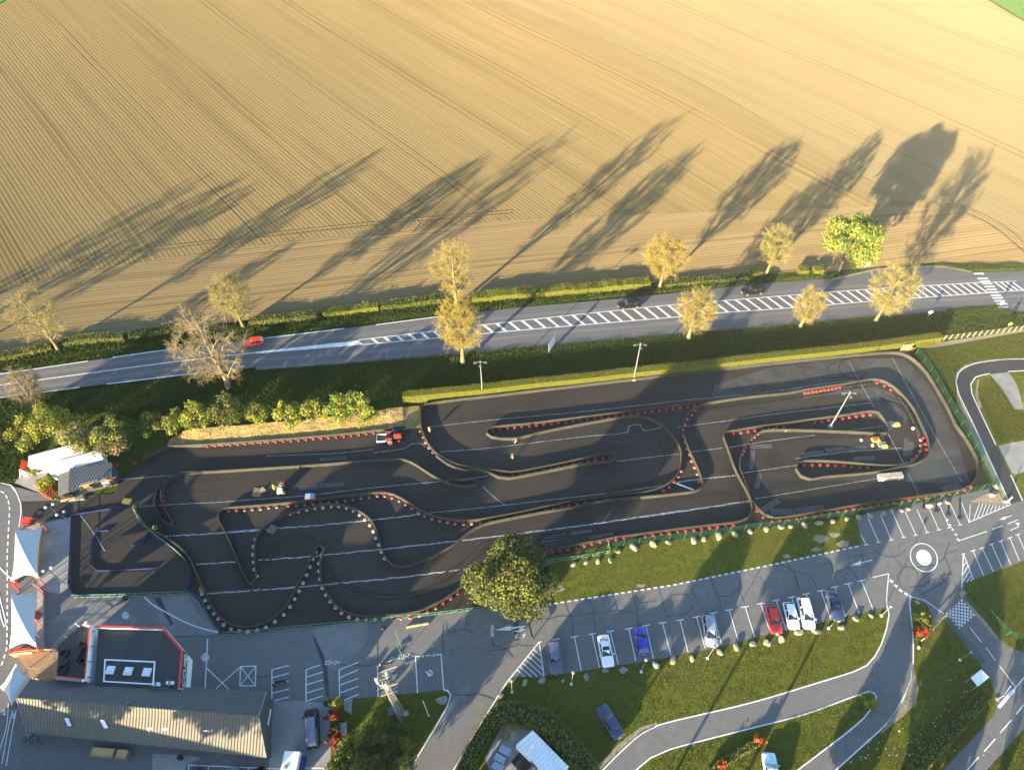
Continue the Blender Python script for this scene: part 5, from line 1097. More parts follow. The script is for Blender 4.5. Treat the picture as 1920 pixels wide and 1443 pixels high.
mb = MB(); a, b = rel(rl), rel(rr); mb.tube(a+Vector((0, 0, .03)), b+Vector((0, 0, .03)), .13, n=8); mb.build('ridge_cap', M['roof_tan'], barn)
mb = MB()                                                     # pale verge boards
for a, b in ((rl, sl2), (rr, sr2), (rl, nl_), (rr, nr_)): mb = MB(); mb.tube(rel(a)+Vector((0, 0, .02)), rel(b)+Vector((0, 0, .02)), .09, n=6); mb.build('verge_board', M['wood_grey'], barn)
mb = MB(); mb.tube(rel(sl2)-Vector((0, 0, .1)), rel(sr2)-Vector((0, 0, .1)), .08, n=6); mb.build('gutter', M['darksteel'], barn)
nS = (rr-rl).cross(sl2-rl).normalized(); nS = nS if nS.z > 0 else -nS
nN = (rr-rl).cross(nl_-rl).normalized(); nN = nN if nN.z > 0 else -nN
def roofpt(px, py, A, n_):
    o_ = Vector(CAMP); v = Vector(RC @ np.array([px-960, 721.5-py, -F_PX])); return o_+v*((A-o_).dot(n_)/v.dot(n_))
def roof_window(pxs, n_, A, frame='steel', pane='white'):
    q = [roofpt(x, y, A, n_) for x, y in pxs]; c = sum(q, Vector())/4
    mb = MB()
    o1 = [rel(c+(p-c)*1.12+n_*.10) for p in q]; o0 = [rel(c+(p-c)*1.12-n_*.05) for p in q]
    k = [(0, 1, 2, 3)]+[(i, 4+i, 4+(i+1) % 4, (i+1) % 4) for i in range(4)]
    mb.add(o1+o0, k); w = mb.build('roof_window', M[frame], barn)
    for s in (0,):
        mb = MB(); mb.add([rel(c+(p-c)*.93+n_*.112) for p in q], [(0, 1, 2, 3)]); mb.build('pane', M[pane], w)
M['skypane'] = mat('skylight_pane', (.62, .66, .70), .2, .5)
M['skypane_green'] = mat('greenish_pane', (.24, .30, .22), .25, .5); M['skypane_dark'] = mat('dull_pane', (.30, .34, .38), .25, .5)
for pts, pn in (([(121, 1344), (129.5, 1344), (136, 1360), (128, 1360)], 'skypane'), ([(188, 1348), (197, 1348), (204.5, 1364), (196, 1364)], 'skypane'), ([(276, 1363), (286, 1363), (292, 1379), (283, 1379)], 'skypane_dark'), ([(304.5, 1364), (314, 1364), (321, 1380), (311, 1380)], 'skypane'), ([(381, 1367), (392, 1367), (399, 1384), (389, 1384)], 'skypane')):
    roof_window(pts, nS, rl, 'darksteel', pn)
roof_window([(454, 1317), (467, 1316.5), (465, 1327), (450, 1327)], nN, rl, 'darksteel', 'skypane_green')
mb = MB(); p = roofpt(243, 1318, rl, nN); mb.tube(rel(p), rel(p+Vector((0, 0, .5))), .06, n=8); mb.lathe([(.12, .5), (.12, .62), (.001, .66)], rel(p), 8); mb.build('vent_pipe', M['steel'], barn)
mb = MB(); a, b = P(499, 1330, 1.6), P(499.5, 1383, 1.6); mb.box(rel((a+b)/2)+Vector((.25, 0, 0)), (.08, (b-a).length, .35), 0); mb.build('light_strip', M['white'], barn)
# ------------------------------------------------------------------ flat roofed reception building
zr = 3.6
rp = PP([(184, 1176.5), (308.5, 1179.5), (344, 1221.5), (338, 1292), (178, 1289)], zr)
rec = empty('reception_building', (rp[0].x, rp[0].y, 0), 0, 'flat roofed reception building with red parapet and black sign band on white wall', 'building'); rc0 = rec.location.copy()
R2 = [p-rc0 for p in rp]
mb = MB(); mb.prism(R2, 0, zr-.02); mb.build('wall', M['white'], rec)
mb = MB(); mb.sheet(offset([p for p in R2], .25, True) if False else R2, zr+.004); M['felt'] = mat('roof_felt', (.045, .048, .047), .95, .15, (.06, .062, .06), .6, stretch=(5, 1.2, .12)); mb.build('roof', M['felt'], rec)
mb = MB(); q = [R2[0], R2[1], R2[2], R2[3]]; mb.wall(q, .34, zr-.35, zr+.55, 1, False, 0)
mb.build('parapet', [M['redpaint'], M['white']], rec)
a, b = Vector((R2[3].x, R2[3].y, 0)), Vector((R2[2].x, R2[2].y, 0)); al = (b-a); L = al.length; X = Vector((al.x, al.y, 0)).normalized(); Z = Vector((X.y, -X.x, 0))
mb = MB(); c = (a+b)/2+Z*.20; mb.box((c.x, c.y, zr-.30), (L-.1, .08, 1.66), math.atan2(X.y, X.x)); sg = mb.build('sign_board', M['black'], rec)
def on_wall(s, size, t, z, bold=.02, sx=1.0):
    o = text_mesh('lettering', s, size, M['paint'], (0, 0, 0), (0, 0, 0), None, sg, .012, sx, bold); p = a+al*t+Z*.25
    frame3(o, X, Vector((0, 0, 1)), Z, Vector((p.x, p.y, z))); 
    return o
on_wall('ACCUEIL', 1.25, .45, zr-.32, .03, 1.1)
mb = MB(); p = a+al*.86+Z*.245; pts = [(p+X*(.42*math.cos(t))+Vector((0, 0, zr-.32+.6*math.sin(t)))) for t in np.linspace(0, 2*math.pi, 24)]
for u, v in zip(pts[:-1], pts[1:]): mb.tube(u, v, .07, n=5)
mb.tube(p+X*-.2+Vector((0, 0, zr-.7)), p+X*.2+Vector((0, 0, zr-.4)), .06, n=5); mb.build('emblem', M['paint'], sg)
mb = MB(); p = a+al*.12+Z*.245; mb.lathe([(.30, 0), (.001, .0)], (0, 0, 0), 12); mb.v = [tuple(p+X*v[0]*.8+Vector((0, 0, zr-.55+v[1]))) for v in mb.v]; mb.build('emblem', M['oldpaint'], sg)
for cx, cy in ((206, 1255), (239.5, 1257.2), (274.5, 1258.8)):
    p = P(cx, cy, zr+.3)-rc0; mb = MB(); mb.box((p.x, p.y, zr+.16), (1.05, 1.05, .32), R_(-3)); sk = mb.build('skylight', M['white'], rec)
    mb = MB(); mb.box((p.x, p.y, zr+.38), (.86, .86, .12), R_(-3), 0, .7); mb.build('dome', M['skypane'], sk)
mb = MB(); q = [P(x, y, zr+.1)-rc0 for x, y in ((197, 1236), (290, 1240), (287, 1282), (194.5, 1276.5))]; mb.wall(q, .16, zr, zr+.14, 0, True); mb.build('roof_frame', M['white'], rec)
for cx, cy in ((293, 1282), (319, 1279.5)):
    p = P(cx, cy, zr+.4)-rc0; mb = MB(); mb.box((p.x, p.y, zr+.35), (.95, .38, .6), R_(-3)); u = mb.build('air_conditioner', M['white'], rec)
    mb = MB(); mb.lathe([(.22, 0), (.22, .02), (.05, .03), (.001, .03)], (p.x, p.y, zr+.65), 12); mb.build('fan_grille', M['steel'], u)
mb = MB(); q = [P(x, y, zr+.06)-rc0 for x, y in ((282, 1276), (283, 1287), (290, 1290), (314, 1290), (317, 1285))]
for u, v in zip(q[:-1], q[1:]): mb.tube((u.x, u.y, zr+.07), (v.x, v.y, zr+.07), .05, n=6)
mb.build('pipe', M['steel'], rec)
# ------------------------------------------------------------------ raised terrace west of it
zt = 3.4
tp_ = PP([(109, 1211), (146, 1175), (161, 1173), (175, 1175), (165, 1277), (108, 1271)], zt)
ter = empty('terrace_building', (tp_[0].x, tp_[0].y, 0), 0, 'raised roof terrace with dark floor, red edged parapet and glass railing', 'terrace'); t0 = ter.location.copy(); T2 = [p-t0 for p in tp_]
mb = MB(); mb.prism(T2, 0, zt-.02); mb.build('wall', M['white'], ter)
mb = MB(); mb.sheet(T2, zt+.004); mb.build('floor', M['felt'], ter)
mb = MB(); mb.wall([T2[2], T2[3], T2[4], T2[5]], .22, zt-.3, zt+1.0, 1, False, 0); pr = mb.build('parapet', [M['redpaint'], M['white']], ter)
mb = MB(); q = [T2[5], T2[0], T2[1]]
for p, d in walk(q, 1.2, .2): mb.tube((p.x, p.y, zt), (p.x, p.y, zt+1.05), .03, n=5)
for zz in (zt+.55, zt+1.05):
    for u, v in zip(q[:-1], q[1:]): mb.tube((u.x, u.y, zz), (v.x, v.y, zz), .03, n=5)
mb.build('railing', M['steel'], ter)
mb = MB()
for p, d in walk([T2[3], T2[4]], 2.2, .8):
    mb.box((p.x+.35, p.y, zt+.45), (.5, .1, .25))
mb.build('wall_brackets', M['steel'], ter)
def furniture(px, py, lab, dims, kind='sofa'):
    p = P(px, py, zt+.3); r = empty('garden_sofa' if kind == 'sofa' else 'garden_table', (p.x, p.y, zt+.006), R_(-8), lab, kind); mb = MB()
    mb.box((0, 0, .2), (dims[0], dims[1], .35)); mb.build('seat' if kind == 'sofa' else 'top', M['black'], r)
    if kind == 'sofa':
        mb = MB(); mb.box((-dims[0]/2-.08, 0, .38), (.14, dims[1], .75)); mb.build('backrest', M['black'], r)
        for s in (-1, 1):
            mb = MB(); mb.box((0, s*(dims[1]/2+.06), .3), (dims[0], .1, .58)); mb.build('armrest', M['black'], r)
    else:
        for sx in (-1, 1):
            for sy in (-1, 1):
                mb = MB(); mb.box((sx*dims[0]*.4, sy*dims[1]*.4, .012), (.06, .06, .025)); mb.build('leg', M['black'], r)
furniture(157, 1228, 'long black sofa along the red parapet of the terrace', (.75, 2.0)); furniture(156, 1209, 'black armchair at the north end of the terrace', (.7, .6)); furniture(156, 1240, 'black armchair at the south end of the long sofa', (.7, .6))
furniture(122, 1225, 'black armchair on the west side of the terrace', (.7, .7)); furniture(120, 1243, 'black low table by the terrace railing', (.7, 1.2), 'table'); furniture(119, 1255, 'square black sofa in the south-west of the terrace', (.8, .9))
# ------------------------------------------------------------------ stretched canopies
def sail(pts, lab, nseg=14, sag=.16, post_px=()):
    """four corners (pixel, height); alternate corners high, edges drawn inwards"""
    c = [P(x, y, z) for x, y, z in pts]; o0 = Vector((c[0].x, c[0].y, 0)); r = empty('shade_sail', o0, 0, lab, 'canopy', 'white stretched canopies'); vs = []; fs = []
    ctr = sum(c, Vector())/4
    for i in range(nseg+1):
        for j in range(nseg+1):
            u, v = i/nseg, j/nseg; p = c[0]*(1-u)*(1-v)+c[1]*u*(1-v)+c[2]*u*v+c[3]*(1-u)*v
            hi_ = (pts[0][2]+pts[2][2])/2; lo_ = (pts[1][2]+pts[3][2])/2; fz = hi_-(hi_-lo_)*abs(u-v)**1.15; p.z = p.z*.3+fz*.7
            edge = max(4*u*(1-u)*((2*v-1)**8), 4*v*(1-v)*((2*u-1)**8)); p = p+(Vector((ctr.x, ctr.y, p.z))-p)*(sag*edge)
            vs.append(p-o0)
    for i in range(nseg):
        for j in range(nseg): k = i*(nseg+1)+j; fs.append((k, k+1, k+nseg+2, k+nseg+1))
    if (vs[1]-vs[0]).cross(vs[nseg+1]-vs[0]).z < 0: fs = [tuple(reversed(f)) for f in fs]
    mb = MB(); mb.add(vs, fs); mb.build('fabric', M['canvas'], r, True)
    for (x, y, z), e in zip(pts, post_px):
        if e is None: continue
        a = P(x, y, z)-o0; b = P(*e)-o0; mb = MB(); mb.tube(b, a, .09, .07, 8); mb.lathe([(.2, 0), (.2, .06), (.1, .1)], b, 8); mb.build('mast', M['redpaint'], r)
M['canvas'] = mat('canvas', (.44, .45, .45), .8, .2)
sail([(29, 991, 5.6), (80, 984, 2.3), (72, 1083, 5.6), (20, 1090, 2.3)], 'northernmost white canopy beside the pale concrete strip', post_px=((36, 995), (92, 997), (85, 1096), (36, 1107)))
sail([(21, 1112, 5.6), (71, 1103, 2.3), (69, 1213, 5.6), (17, 1216, 2.3)], 'middle white canopy between the other two', post_px=((30, 1116), (84, 1118), (80, 1222), (29, 1229)))
sail([(30, 1243, 5.0), (56, 1271, 2.8), (22, 1323, 5.0), (-1, 1288, 2.8)], 'smallest kite shaped white canopy at the end of the barn', post_px=(None, (62, 1275), (27, 1322), (6, 1292)))
# stand with wooden counter and red frames under the canopies
mb = MB(); q = PP([(73, 985), (82, 986), (76, 1083), (68, 1084)]); cst = empty('wooden_stand', q[0], 0, 'long brown wooden stand with grey rail under the northern canopy', 'stand'); o0 = q[0].copy()
mb.prism([p-o0 for p in q], 0, 1.0); mb.build('bench', M['wood'], cst)
mb = MB()
for p, d in walk([q[1]-o0, q[2]-o0], 2.0, .3): mb.tube((p.x, p.y, 0), (p.x, p.y, 1.9), .04, n=6)
for zz in (1.2, 1.9): mb.tube((q[1]-o0).to_tuple()[:2]+(zz,), (q[2]-o0).to_tuple()[:2]+(zz,), .04, n=6)
mb.build('railing', M['steel'], cst)
q = PP([(73, 1103), (84, 1110), (84, 1222), (72, 1218)]); o0 = q[0].copy(); cst = empty('steel_stand', q[0], 0, 'pale walkway with dark red frames under the middle canopy', 'stand')
mb = MB(); mb.prism([p-o0 for p in q], 0, .5); mb.build('walkway', M['concrete'], cst)
for k in range(6):
    t = k/5; a = bl(q[0], q[3], t)-o0; b = bl(q[1], q[2], t)-o0; mb = MB(); mb.tube((a.x, a.y, .5), (a.x, a.y, 2.0), .05, n=6); mb.tube((a.x, a.y, 2.0), (b.x, b.y, 1.1), .05, n=6); mb.tube((b.x, b.y, 0), (b.x, b.y, 1.1), .05, n=6); mb.build('frame', M['redpaint'], cst)
mb = MB(); c = P(70, 1158); mb.box((c.x, c.y, .9), (1.3, 1.1, 1.1), R_(-5)); mb.box((c.x, c.y, 1.49), (1.4, 1.2, .08), R_(-5), 1); mb.box((c.x+.2, c.y, .17), (1.1, .9, .34), R_(-5), 1); tag(mb.build('ticket_box', [M['redpaint'], M['black']]), 'dark red box booth at the edge of the middle canopy', 'booth')
# timber deck between canopy and terrace
zd = .9; q = PP([(31, 1226), (68, 1222), (109, 1220), (106, 1272), (58, 1270), (52, 1258)], zd); dk = empty('wooden_deck', q[0]*1, 0, 'brown timber deck sloping between the canopies and the terrace', 'deck'); dk.location.z = 0; o0 = dk.location.copy()
mb = MB(); mb.prism([p-o0 for p in q], .0, zd); mb.build('boards', M['wood'], dk)
mb = MB()
e = [p-o0 for p in (q[0], q[1], q[2])]
for p, d in walk(e, 1.5, .1): mb.tube((p.x, p.y, zd), (p.x, p.y, zd+1), .035, n=6)
for zz in (zd+.5, zd+1):
    for u, v in zip(e[:-1], e[1:]): mb.tube((u.x, u.y, zz), (v.x, v.y, zz), .035, n=6)
mb.build('railing', M['wood_pale'], dk)
mb = MB(); e = [P(x, y, zd)-o0 for x, y in ((58, 1256), (100, 1258), (103, 1266))]
for u, v in zip(e[:-1], e[1:]): mb.tube((u.x, u.y, zd+1), (v.x, v.y, zd+1), .03, n=6)
for p, d in walk(e, 1.4, .1): mb.tube((p.x, p.y, zd), (p.x, p.y, zd+1), .03, n=6)
mb.build('handrail', M['steel'], dk)
q = PP([(27, 1224), (66, 1219), (67, 1228), (28, 1232)]); mb = MB(); mb.prism(q, .2, 1.5); mb.prism(offset(q, -.04, True), 1.51, 1.58, 1); tag(mb.build('panel_fence', [M['wood_pale'], M['redpaint']]), 'low sunlit cream panel fence with red top in front of the timber deck', 'fence')
# ------------------------------------------------------------------ sheds in the north-west corner
corr('corr_white', (.62, .63, .64), 12, .32, .6); corr('corr_dark', (.075, .08, .095), 14, .5, .8)
def shed(px, z, lab, name, m_roof, m_wall, cat, slope=0.0, over=0.0):
    q = PP(px, z); r = empty(name, (q[0].x, q[0].y, 0), 0, lab, cat); o0 = r.location.copy(); Q = [p-o0 for p in q]
    mb = MB(); mb.prism(offset(Q, .12, True) if False else Q, 0, z-.1); mb.build('wall', M[m_wall], r)
    c = sum(Q, Vector())/len(Q); E_ = [c+(p-c)*1.03 for p in Q]; mb = MB(); mb.prism(E_, z-.095, z); mb.build('roof', M[m_roof], r); return r, Q, o0
r, Q, o0 = shed([(55, 854), (150, 829), (158, 846), (53, 873)], 2.7, 'rear white shipping container with corrugated roof by the shrubs', 'shipping_container', 'corr_white', 'white', 'container')
def doors(r, a, b, h, n_, m='steel'):
    a, b = Vector((a.x, a.y)), Vector((b.x, b.y)); d = (b-a).normalized(); nr = Vector((d.y, -d.x))
    for k in range(2):
        c = a+(b-a)*(.27+.46*k)+nr*.04; mb = MB(); mb.box((c.x, c.y, h*.48), ((b-a).length*.42, .06, h*.85), math.atan2(d.y, d.x)); dd = mb.build('door', M[m], r)
        mb = MB(); c2 = c+nr*.06; mb.tube((c2.x, c2.y, .2), (c2.x, c2.y, h*.85), .025, n=5); mb.build('lock_bar', M['darksteel'], dd)
doors(r, Q[1], Q[2], 2.5, 0)
r, Q, o0 = shed([(86, 871), (187, 842), (192, 860), (112, 887), (90, 884)], 2.7, 'front white shipping container, half over the dark kiosk', 'shipping_container', 'corr_white', 'white', 'container')
doors(r, Q[1], Q[2], 2.5, 0)
r, Q, o0 = shed([(131, 878), (209, 867), (208, 892), (151, 906), (129, 918)], 2.9, 'dark kiosk with ribbed roof and an open orange trimmed front', 'kiosk', 'corr_dark', 'timber_dark', 'kiosk')
a, b = Q[2], Q[3]
def on_front(t, dz, w_, h_, m, nm, dep=.06, parent=r):
    p = bl(a, b, t); d = (b-a); d = Vector((d.x, d.y, 0)).normalized(); nr = Vector((-d.y, d.x, 0)); 
    if nr.y > 0: nr = -nr
    p = p+nr*dep; mb = MB(); mb.box((p.x, p.y, dz), (w_, .08, h_), math.atan2(d.y, d.x)); return mb.build(nm, M[m], parent)
on_front(.12, 2.1, 1.2, .5, 'orange', 'trim_board'); on_front(.9, 1.9, .9, .8, 'orange', 'trim_board', .1); on_front(.5, 1.5, 2.6, 1.5, 'glass', 'window', .05); on_front(.5, 2.45, 6.0, .2, 'wood_grey', 'fascia', .14); on_front(.3, 1.4, 1.3, 1.4, 'steel', 'shutter', .12)
q = PP([(110, 890), (130, 880), (129, 919), (109, 928)], 2.6); hut = empty('ticket_hut', (q[0].x, q[0].y, 0), 0, 'small hut with a half sunlit felt roof joined to the dark kiosk', 'hut'); o1 = hut.location.copy(); H2 = [p-o1 for p in q]
mb = MB(); mb.prism(H2, 0, 2.5); mb.build('wall', M['timber_dark'], hut); c = sum(H2, Vector())/4; mb = MB(); mb.prism([c+(p-c)*1.05 for p in H2], 2.505, 2.6); M['felt_tan'] = mat('tan_roof', (.20, .19, .165), .9, .2, (.16, .15, .13), 1); mb.build('roof', M['felt_tan'], hut)
mb = MB(); e = [(H2[2]+H2[3])/2]; mb.box((e[0].x, e[0].y-.08, 1.5), (2.0, .08, 1.3), R_(12)); mb.build('window', M['glass'], hut); mb = MB(); mb.box((e[0].x, e[0].y-.3, 1.0), (2.2, .5, .08), R_(12)); mb.build('counter', M['wood_pale'], hut)
mb = MB(); q = PP([(119, 932), (150, 926), (160, 928), (160, 937), (121, 941)]); mb.prism(q, 0, .22); mb.prism([bl(p, sum(q, Vector())/5, .15) for p in q], .224, .3); tag(mb.build('wooden_step', M['wood_grey']), 'pale platform step in front of the ticket hut', 'step')
q = PP([(42, 876), (52, 874), (59, 890), (42, 894)]); rd = empty('red_kiosk', q[0], R_(15), 'small bright red A-shaped kiosk beside the tall grass', 'kiosk'); mb = MB()
mb.add([(0, 0, 0), (2.0, 0, 0), (2.0, -2.2, 0), (0, -2.2, 0), (1.0, 0, 2.2), (1.0, -2.2, 2.2)], [(0, 1, 4), (3, 5, 2), (0, 4, 5, 3), (1, 2, 5, 4), (3, 2, 1, 0)]); mb.build('roof', M['redpaint'], rd); mb = MB(); mb.box((1.0, -2.22, .8), (.7, .05, 1.5)); mb.build('door', M['white'], rd)
mb = MB(); mb.tube((.0, -2.2, .03), (1.0, -2.2, 2.24), .06, n=5); mb.tube((2.0, -2.2, .03), (1.0, -2.2, 2.24), .06, n=5); mb.build('trim', M['white'], rd)
def bench(px, py, rz, lab, col='redpaint', L=1.7):
    p = P(px, py); r = empty('bench', p, rz, lab, 'bench'); mb = MB(); mb.box((0, 0, .45), (L, .42, .06)); mb.build('seat', M[col], r); mb = MB(); mb.box((0, .24, .7), (L, .05, .4)); mb.build('backrest', M[col], r)
    for s in (-1, 1): mb = MB(); mb.box((s*L*.4, 0, .21), (.08, .4, .42)); mb.build('leg', M['darksteel'], r)
p = P(52, 979); r = empty('picnic_table', p, R_(-5), 'red picnic table just above the northern canopy', 'table')
mb = MB(); mb.box((0, 0, .75), (1.5, .75, .06)); mb.build('top', M['redpaint'], r)
for s in (-1, 1):
    mb = MB(); mb.box((0, s*.62, .45), (1.5, .28, .06)); mb.build('seat', M['redpaint'], r); mb = MB(); mb.box((s*.55, 0, .38), (.08, 1.3, .08)); mb.box((s*.55, 0, .2), (.08, .1, .7)); mb.build('leg', M['redpaint'], r)
# ------------------------------------------------------------------ white storage container, tables and pallets in the hedged yard
zc_ = 2.6; q = PP([(998, 1368.5), (1066, 1437), (1037, 1462), (968, 1395)], zc_); yc = empty('storage_shed', (q[0].x, q[0].y, 0), 0, 'white ribbed roof storage shed inside the curved hedge', 'shed'); o0 = yc.location.copy(); Q = [p-o0 for p in q]
mb = MB(); mb.prism(Q, 0, zc_-.1); mb.build('wall', M['white'], yc)
d = (Q[1]-Q[0]); d = Vector((d.x, d.y, 0)); Lx = d.length; d.normalize(); e = (Q[3]-Q[0]); Ly = Vector((e.x, e.y)).length; e = Vector((e.x, e.y, 0)).normalized(); mb = MB(); nrib = 13
for k in range(nrib):
    for (u0, u1, z0, z1) in ((k/nrib, (k+.35)/nrib, 0, 0), ((k+.35)/nrib, (k+.5)/nrib, 0, .11), ((k+.5)/nrib, (k+.85)/nrib, .11, .11), ((k+.85)/nrib, (k+1)/nrib, .11, 0)):
        a0 = Q[0]+d*(Lx*u0); a1 = Q[0]+d*(Lx*u1); mb.add([Vector((a0.x, a0.y, zc_+z0-.09))-e*.06, Vector((a1.x, a1.y, zc_+z1-.09))-e*.06, Vector((a1.x, a1.y, zc_+z1-.09))+e*(Ly+.06), Vector((a0.x, a0.y, zc_+z0-.09))+e*(Ly+.06)], [(3, 2, 1, 0)])
mb.build('roof', M['white'], yc)
mb = MB(); p = (Q[2]+Q[3])/2+e*.05; mb.box((p.x, p.y, 1.1), (1.1, .08, 2.1), math.atan2(d.y, d.x)); mb.build('door', M['darksteel'], yc)
def pallet(px, py, rz, lab, col='wood_pale', L=1.2, W=1.0, n=5, grp=None, tilt=None, z=0.0, name='pallet'):
    p = P(px, py); r = empty(name, (p.x, p.y, z), rz, lab, 'pallet', grp)
    for k in range(n): mb = MB(); mb.box((-L/2+L*(k+.5)/n, 0, .13), (L/n*.62, W, .03)); mb.build('board', M[col], r)
    for s in (-1, 0, 1): mb = MB(); mb.box((0, s*(W/2-.06), .065), (L, .1, .1)); mb.build('runner', M[col], r)
    return r
pallet(946, 1377, R_(-20), 'reddish brown closed pallet in the upper corner of the yard', 'wood', 1.5, 1.3, 8); pallet(957, 1377, R_(-18), 'pale slatted pallet beside the white storage shed', 'wood_pale', 1.5, 1.1, 6); pallet(936, 1417, R_(62), 'grey slatted pallet against the left arm of the yard hedge', 'wood_grey', 2.6, 1.3, 4)
def table(px, py, rz, lab, col='bluelite', L=1.5, W=1.0):
    p = P(px, py); r = empty('table', p, rz, lab, 'table', 'grey-blue tables in the yard'); mb = MB(); mb.box((0, 0, .74), (L, W, .05)); mb.build('top', M[col], r)
    for sx in (-1, 1):
        for sy in (-1, 1): mb = MB(); mb.box((sx*L*.43, sy*W*.42, .355), (.05, .05, .71)); mb.build('leg', M['darksteel'], r)
M['tabletop'] = mat('table_top', (.30, .33, .40), .5, .3)
table(947, 1408, R_(-27), 'upper grey-blue table in the yard, nearest the pallets', 'tabletop'); table(937, 1424, R_(-27), 'middle grey-blue table in the yard', 'tabletop'); table(934, 1438, R_(-27), 'lowest grey-blue table in the yard, cut by the bottom edge', 'tabletop')
mb = MB(); c = P(981, 1427); mb.box((c.x, c.y, Z4+.02), (2.4, 2.3, .03), R_(45)); mb.box((c.x, c.y, Z4+.045), (2.2, 2.1, .02), R_(45)); tag(mb.build('rubber_mat', M['black']), 'square black mat on the yard concrete in front of the white shed', 'mat')
# ------------------------------------------------------------------ fences
M['mesh'] = mat('green_mesh', (.014, .055, .028), .7, .15); n_ = M['mesh'].node_tree
tb = n_.nodes.new('ShaderNodeBsdfTransparent'); ms = n_.nodes.new('ShaderNodeMixShader'); ms.inputs[0].default_value = .16
n_.links.new(tb.outputs[0], ms.inputs[1]); n_.links.new(n_.nodes['Principled BSDF'].outputs[0], ms.inputs[2]); n_.links.new(ms.outputs[0], n_.nodes['Material Output'].inputs[0])
def mesh_fence(px, lab, h=2.0, gap=2.5, post='green', meshm='mesh', name='mesh_fence', lean=0.0):
    q = PP(px); o0 = q[0].copy(); r = empty(name, o0, 0, lab, 'fence'); Q = [p-o0 for p in q]; mb = MB()
    mb.wall(Q, .02, .03, h-.03); mb.build('mesh', M[meshm], r)
    for p, d in walk(Q, gap, .1): mb = MB(); mb.tube((p.x, p.y, 0), (p.x+lean, p.y, h+.08), .045, n=6); mb.build('post', M[post], r)
    mb = MB()
    for u, v in zip(Q[:-1], Q[1:]):
        for zz in (.06, h): mb.tube((u.x, u.y, zz), (v.x, v.y, zz), .018, n=4)
    mb.build('rail', M[post], r)
mesh_fence([(1715, 664), (1738, 697), (1785, 777), (1862, 913)], 'green mesh fence down the east side of the kart track')
mesh_fence([(1862, 914), (1800, 928), (1740, 941), (1640, 960), (1600, 965), (1500, 981), (1430, 990)], 'green mesh fence between the track and the upper right parking bays')
mesh_fence([(1424, 990), (1320, 1005), (1220, 1016), (1146, 1028)], 'green mesh fence behind the row of boulders left of the parking')
mesh_fence([(1771, 1158), (1800, 1197), (1838, 1246)], 'green mesh fence along the left side of the access road', 1.6, 2.2)
mesh_fence([(1808, 1112), (1850, 1152), (1886, 1190), (1925, 1200)], 'green mesh fence across the right hand lawn', 1.5, 2.4)
q = PP([(1758, 639), (1830, 630), (1925, 618)]); o0 = q[0].copy(); r = empty('paling_fence', o0, 0, 'pale post fence continuing the long clipped hedge to the right edge', 'fence')
for k, (p, d) in enumerate(walk([p-o0 for p in q], 1.25, 0)): mb = MB(); mb.box((p.x, p.y, .7), (.09, .09, 1.4)); mb.build('post', M['wood_pale'], r)
mb = MB()
for u, v in zip(q[:-1], q[1:]):
    for zz in (.5, 1.2): mb.tube((u-o0).to_tuple()[:2]+(zz,), (v-o0).to_tuple()[:2]+(zz,), .03, n=5)
mb.build('wire', M['steel'], r)
def rail_fence(px, lab, h=1.05, gap=2.4, col='green', name='railing', brace=True):
    q = PP(px); o0 = q[0].copy(); r = empty(name, o0, 0, lab, 'railing'); Q = [p-o0 for p in q]; ps = [p for p, d in walk(Q, gap, 0)]+[Vector((Q[-1].x, Q[-1].y))]
    mb = MB()
    for u, v in zip(ps[:-1], ps[1:]):
        for zz in (.15, h): mb.tube((u.x, u.y, zz), (v.x, v.y, zz), .04, n=5)
        if brace: mb.tube((u.x, u.y, .15), ((u.x+v.x)/2, (u.y+v.y)/2, h), .03, n=4); mb.tube(((u.x+v.x)/2, (u.y+v.y)/2, h), (v.x, v.y, .15), .03, n=4)
    mb.build('rail', M[col], r)
    for p in ps: mb = MB(); mb.tube((p.x, p.y, 0), (p.x, p.y, h+.05), .05, n=6); mb.build('post', M[col], r)
M['green_pale'] = mat('pale_green_paint', (.12, .24, .14), .5, .4, (.08, .17, .10), 2)
rail_fence([(422, 1190), (500, 1183), (640, 1170), (745, 1160), (860, 1147), (922, 1139)], 'pale green braced railing along the southern edge of the track', col='green_pale')
rail_fence([(1000, 1063), (1030, 1053), (1085, 1047), (1143, 1037)], 'green braced railing to the right of the big dark tree', col='green_pale'); rail_fence([(1143, 1037), (1140, 1024)], 'short green gate post return at the end of the railing', 1.3, 3, 'green_pale', brace=False)
rail_fence([(140, 1120), (230, 1118), (345, 1113), (356, 1112)], 'green braced railing along the bottom of the small practice pen', col='green_pale')
rail_fence([(356, 1112), (380, 1125), (395, 1163), (415, 1188)], 'green railing curving between the pen and the south-west bend', col='green', brace=False)
rail_fence([(252, 949), (257, 968), (270, 985), (290, 1003), (325, 1028), (350, 1052)], 'yellow-green railing between the pen and the track entrance', col='green_pale', gap=1.6)
M['blue_cap'] = mat('blue_cap', (.05, .06, .16), .6, .3)
def low_rail(px, lab, h=.34):
    q = PP(px); o0 = q[0].copy(); r = empty('blue_barrier', o0, 0, lab, 'barrier', 'blue plastic barriers of the practice pen'); Q = [p-o0 for p in q]
    mb = MB(); mb.wall(Q, .09, .10, h); mb.build('rail', M['blue'], r); mb = MB(); mb.wall(Q, .04, h+.002, h+.03); mb.build('cap', M['blue_cap'], r)
    for p, d in walk(Q, 1.5, .1): mb = MB(); mb.box((p.x, p.y, .06), (.3, .3, .115)); mb.build('foot', M['black'], r)
low_rail([(205, 995), (184, 997), (171, 1015), (170, 1060), (184, 1071), (240, 1069)], 'C-shaped blue barrier in the middle of the practice pen'); low_rail([(242, 1069), (293, 1066)], 'straight grey-blue barrier closing the C shape in the pen')
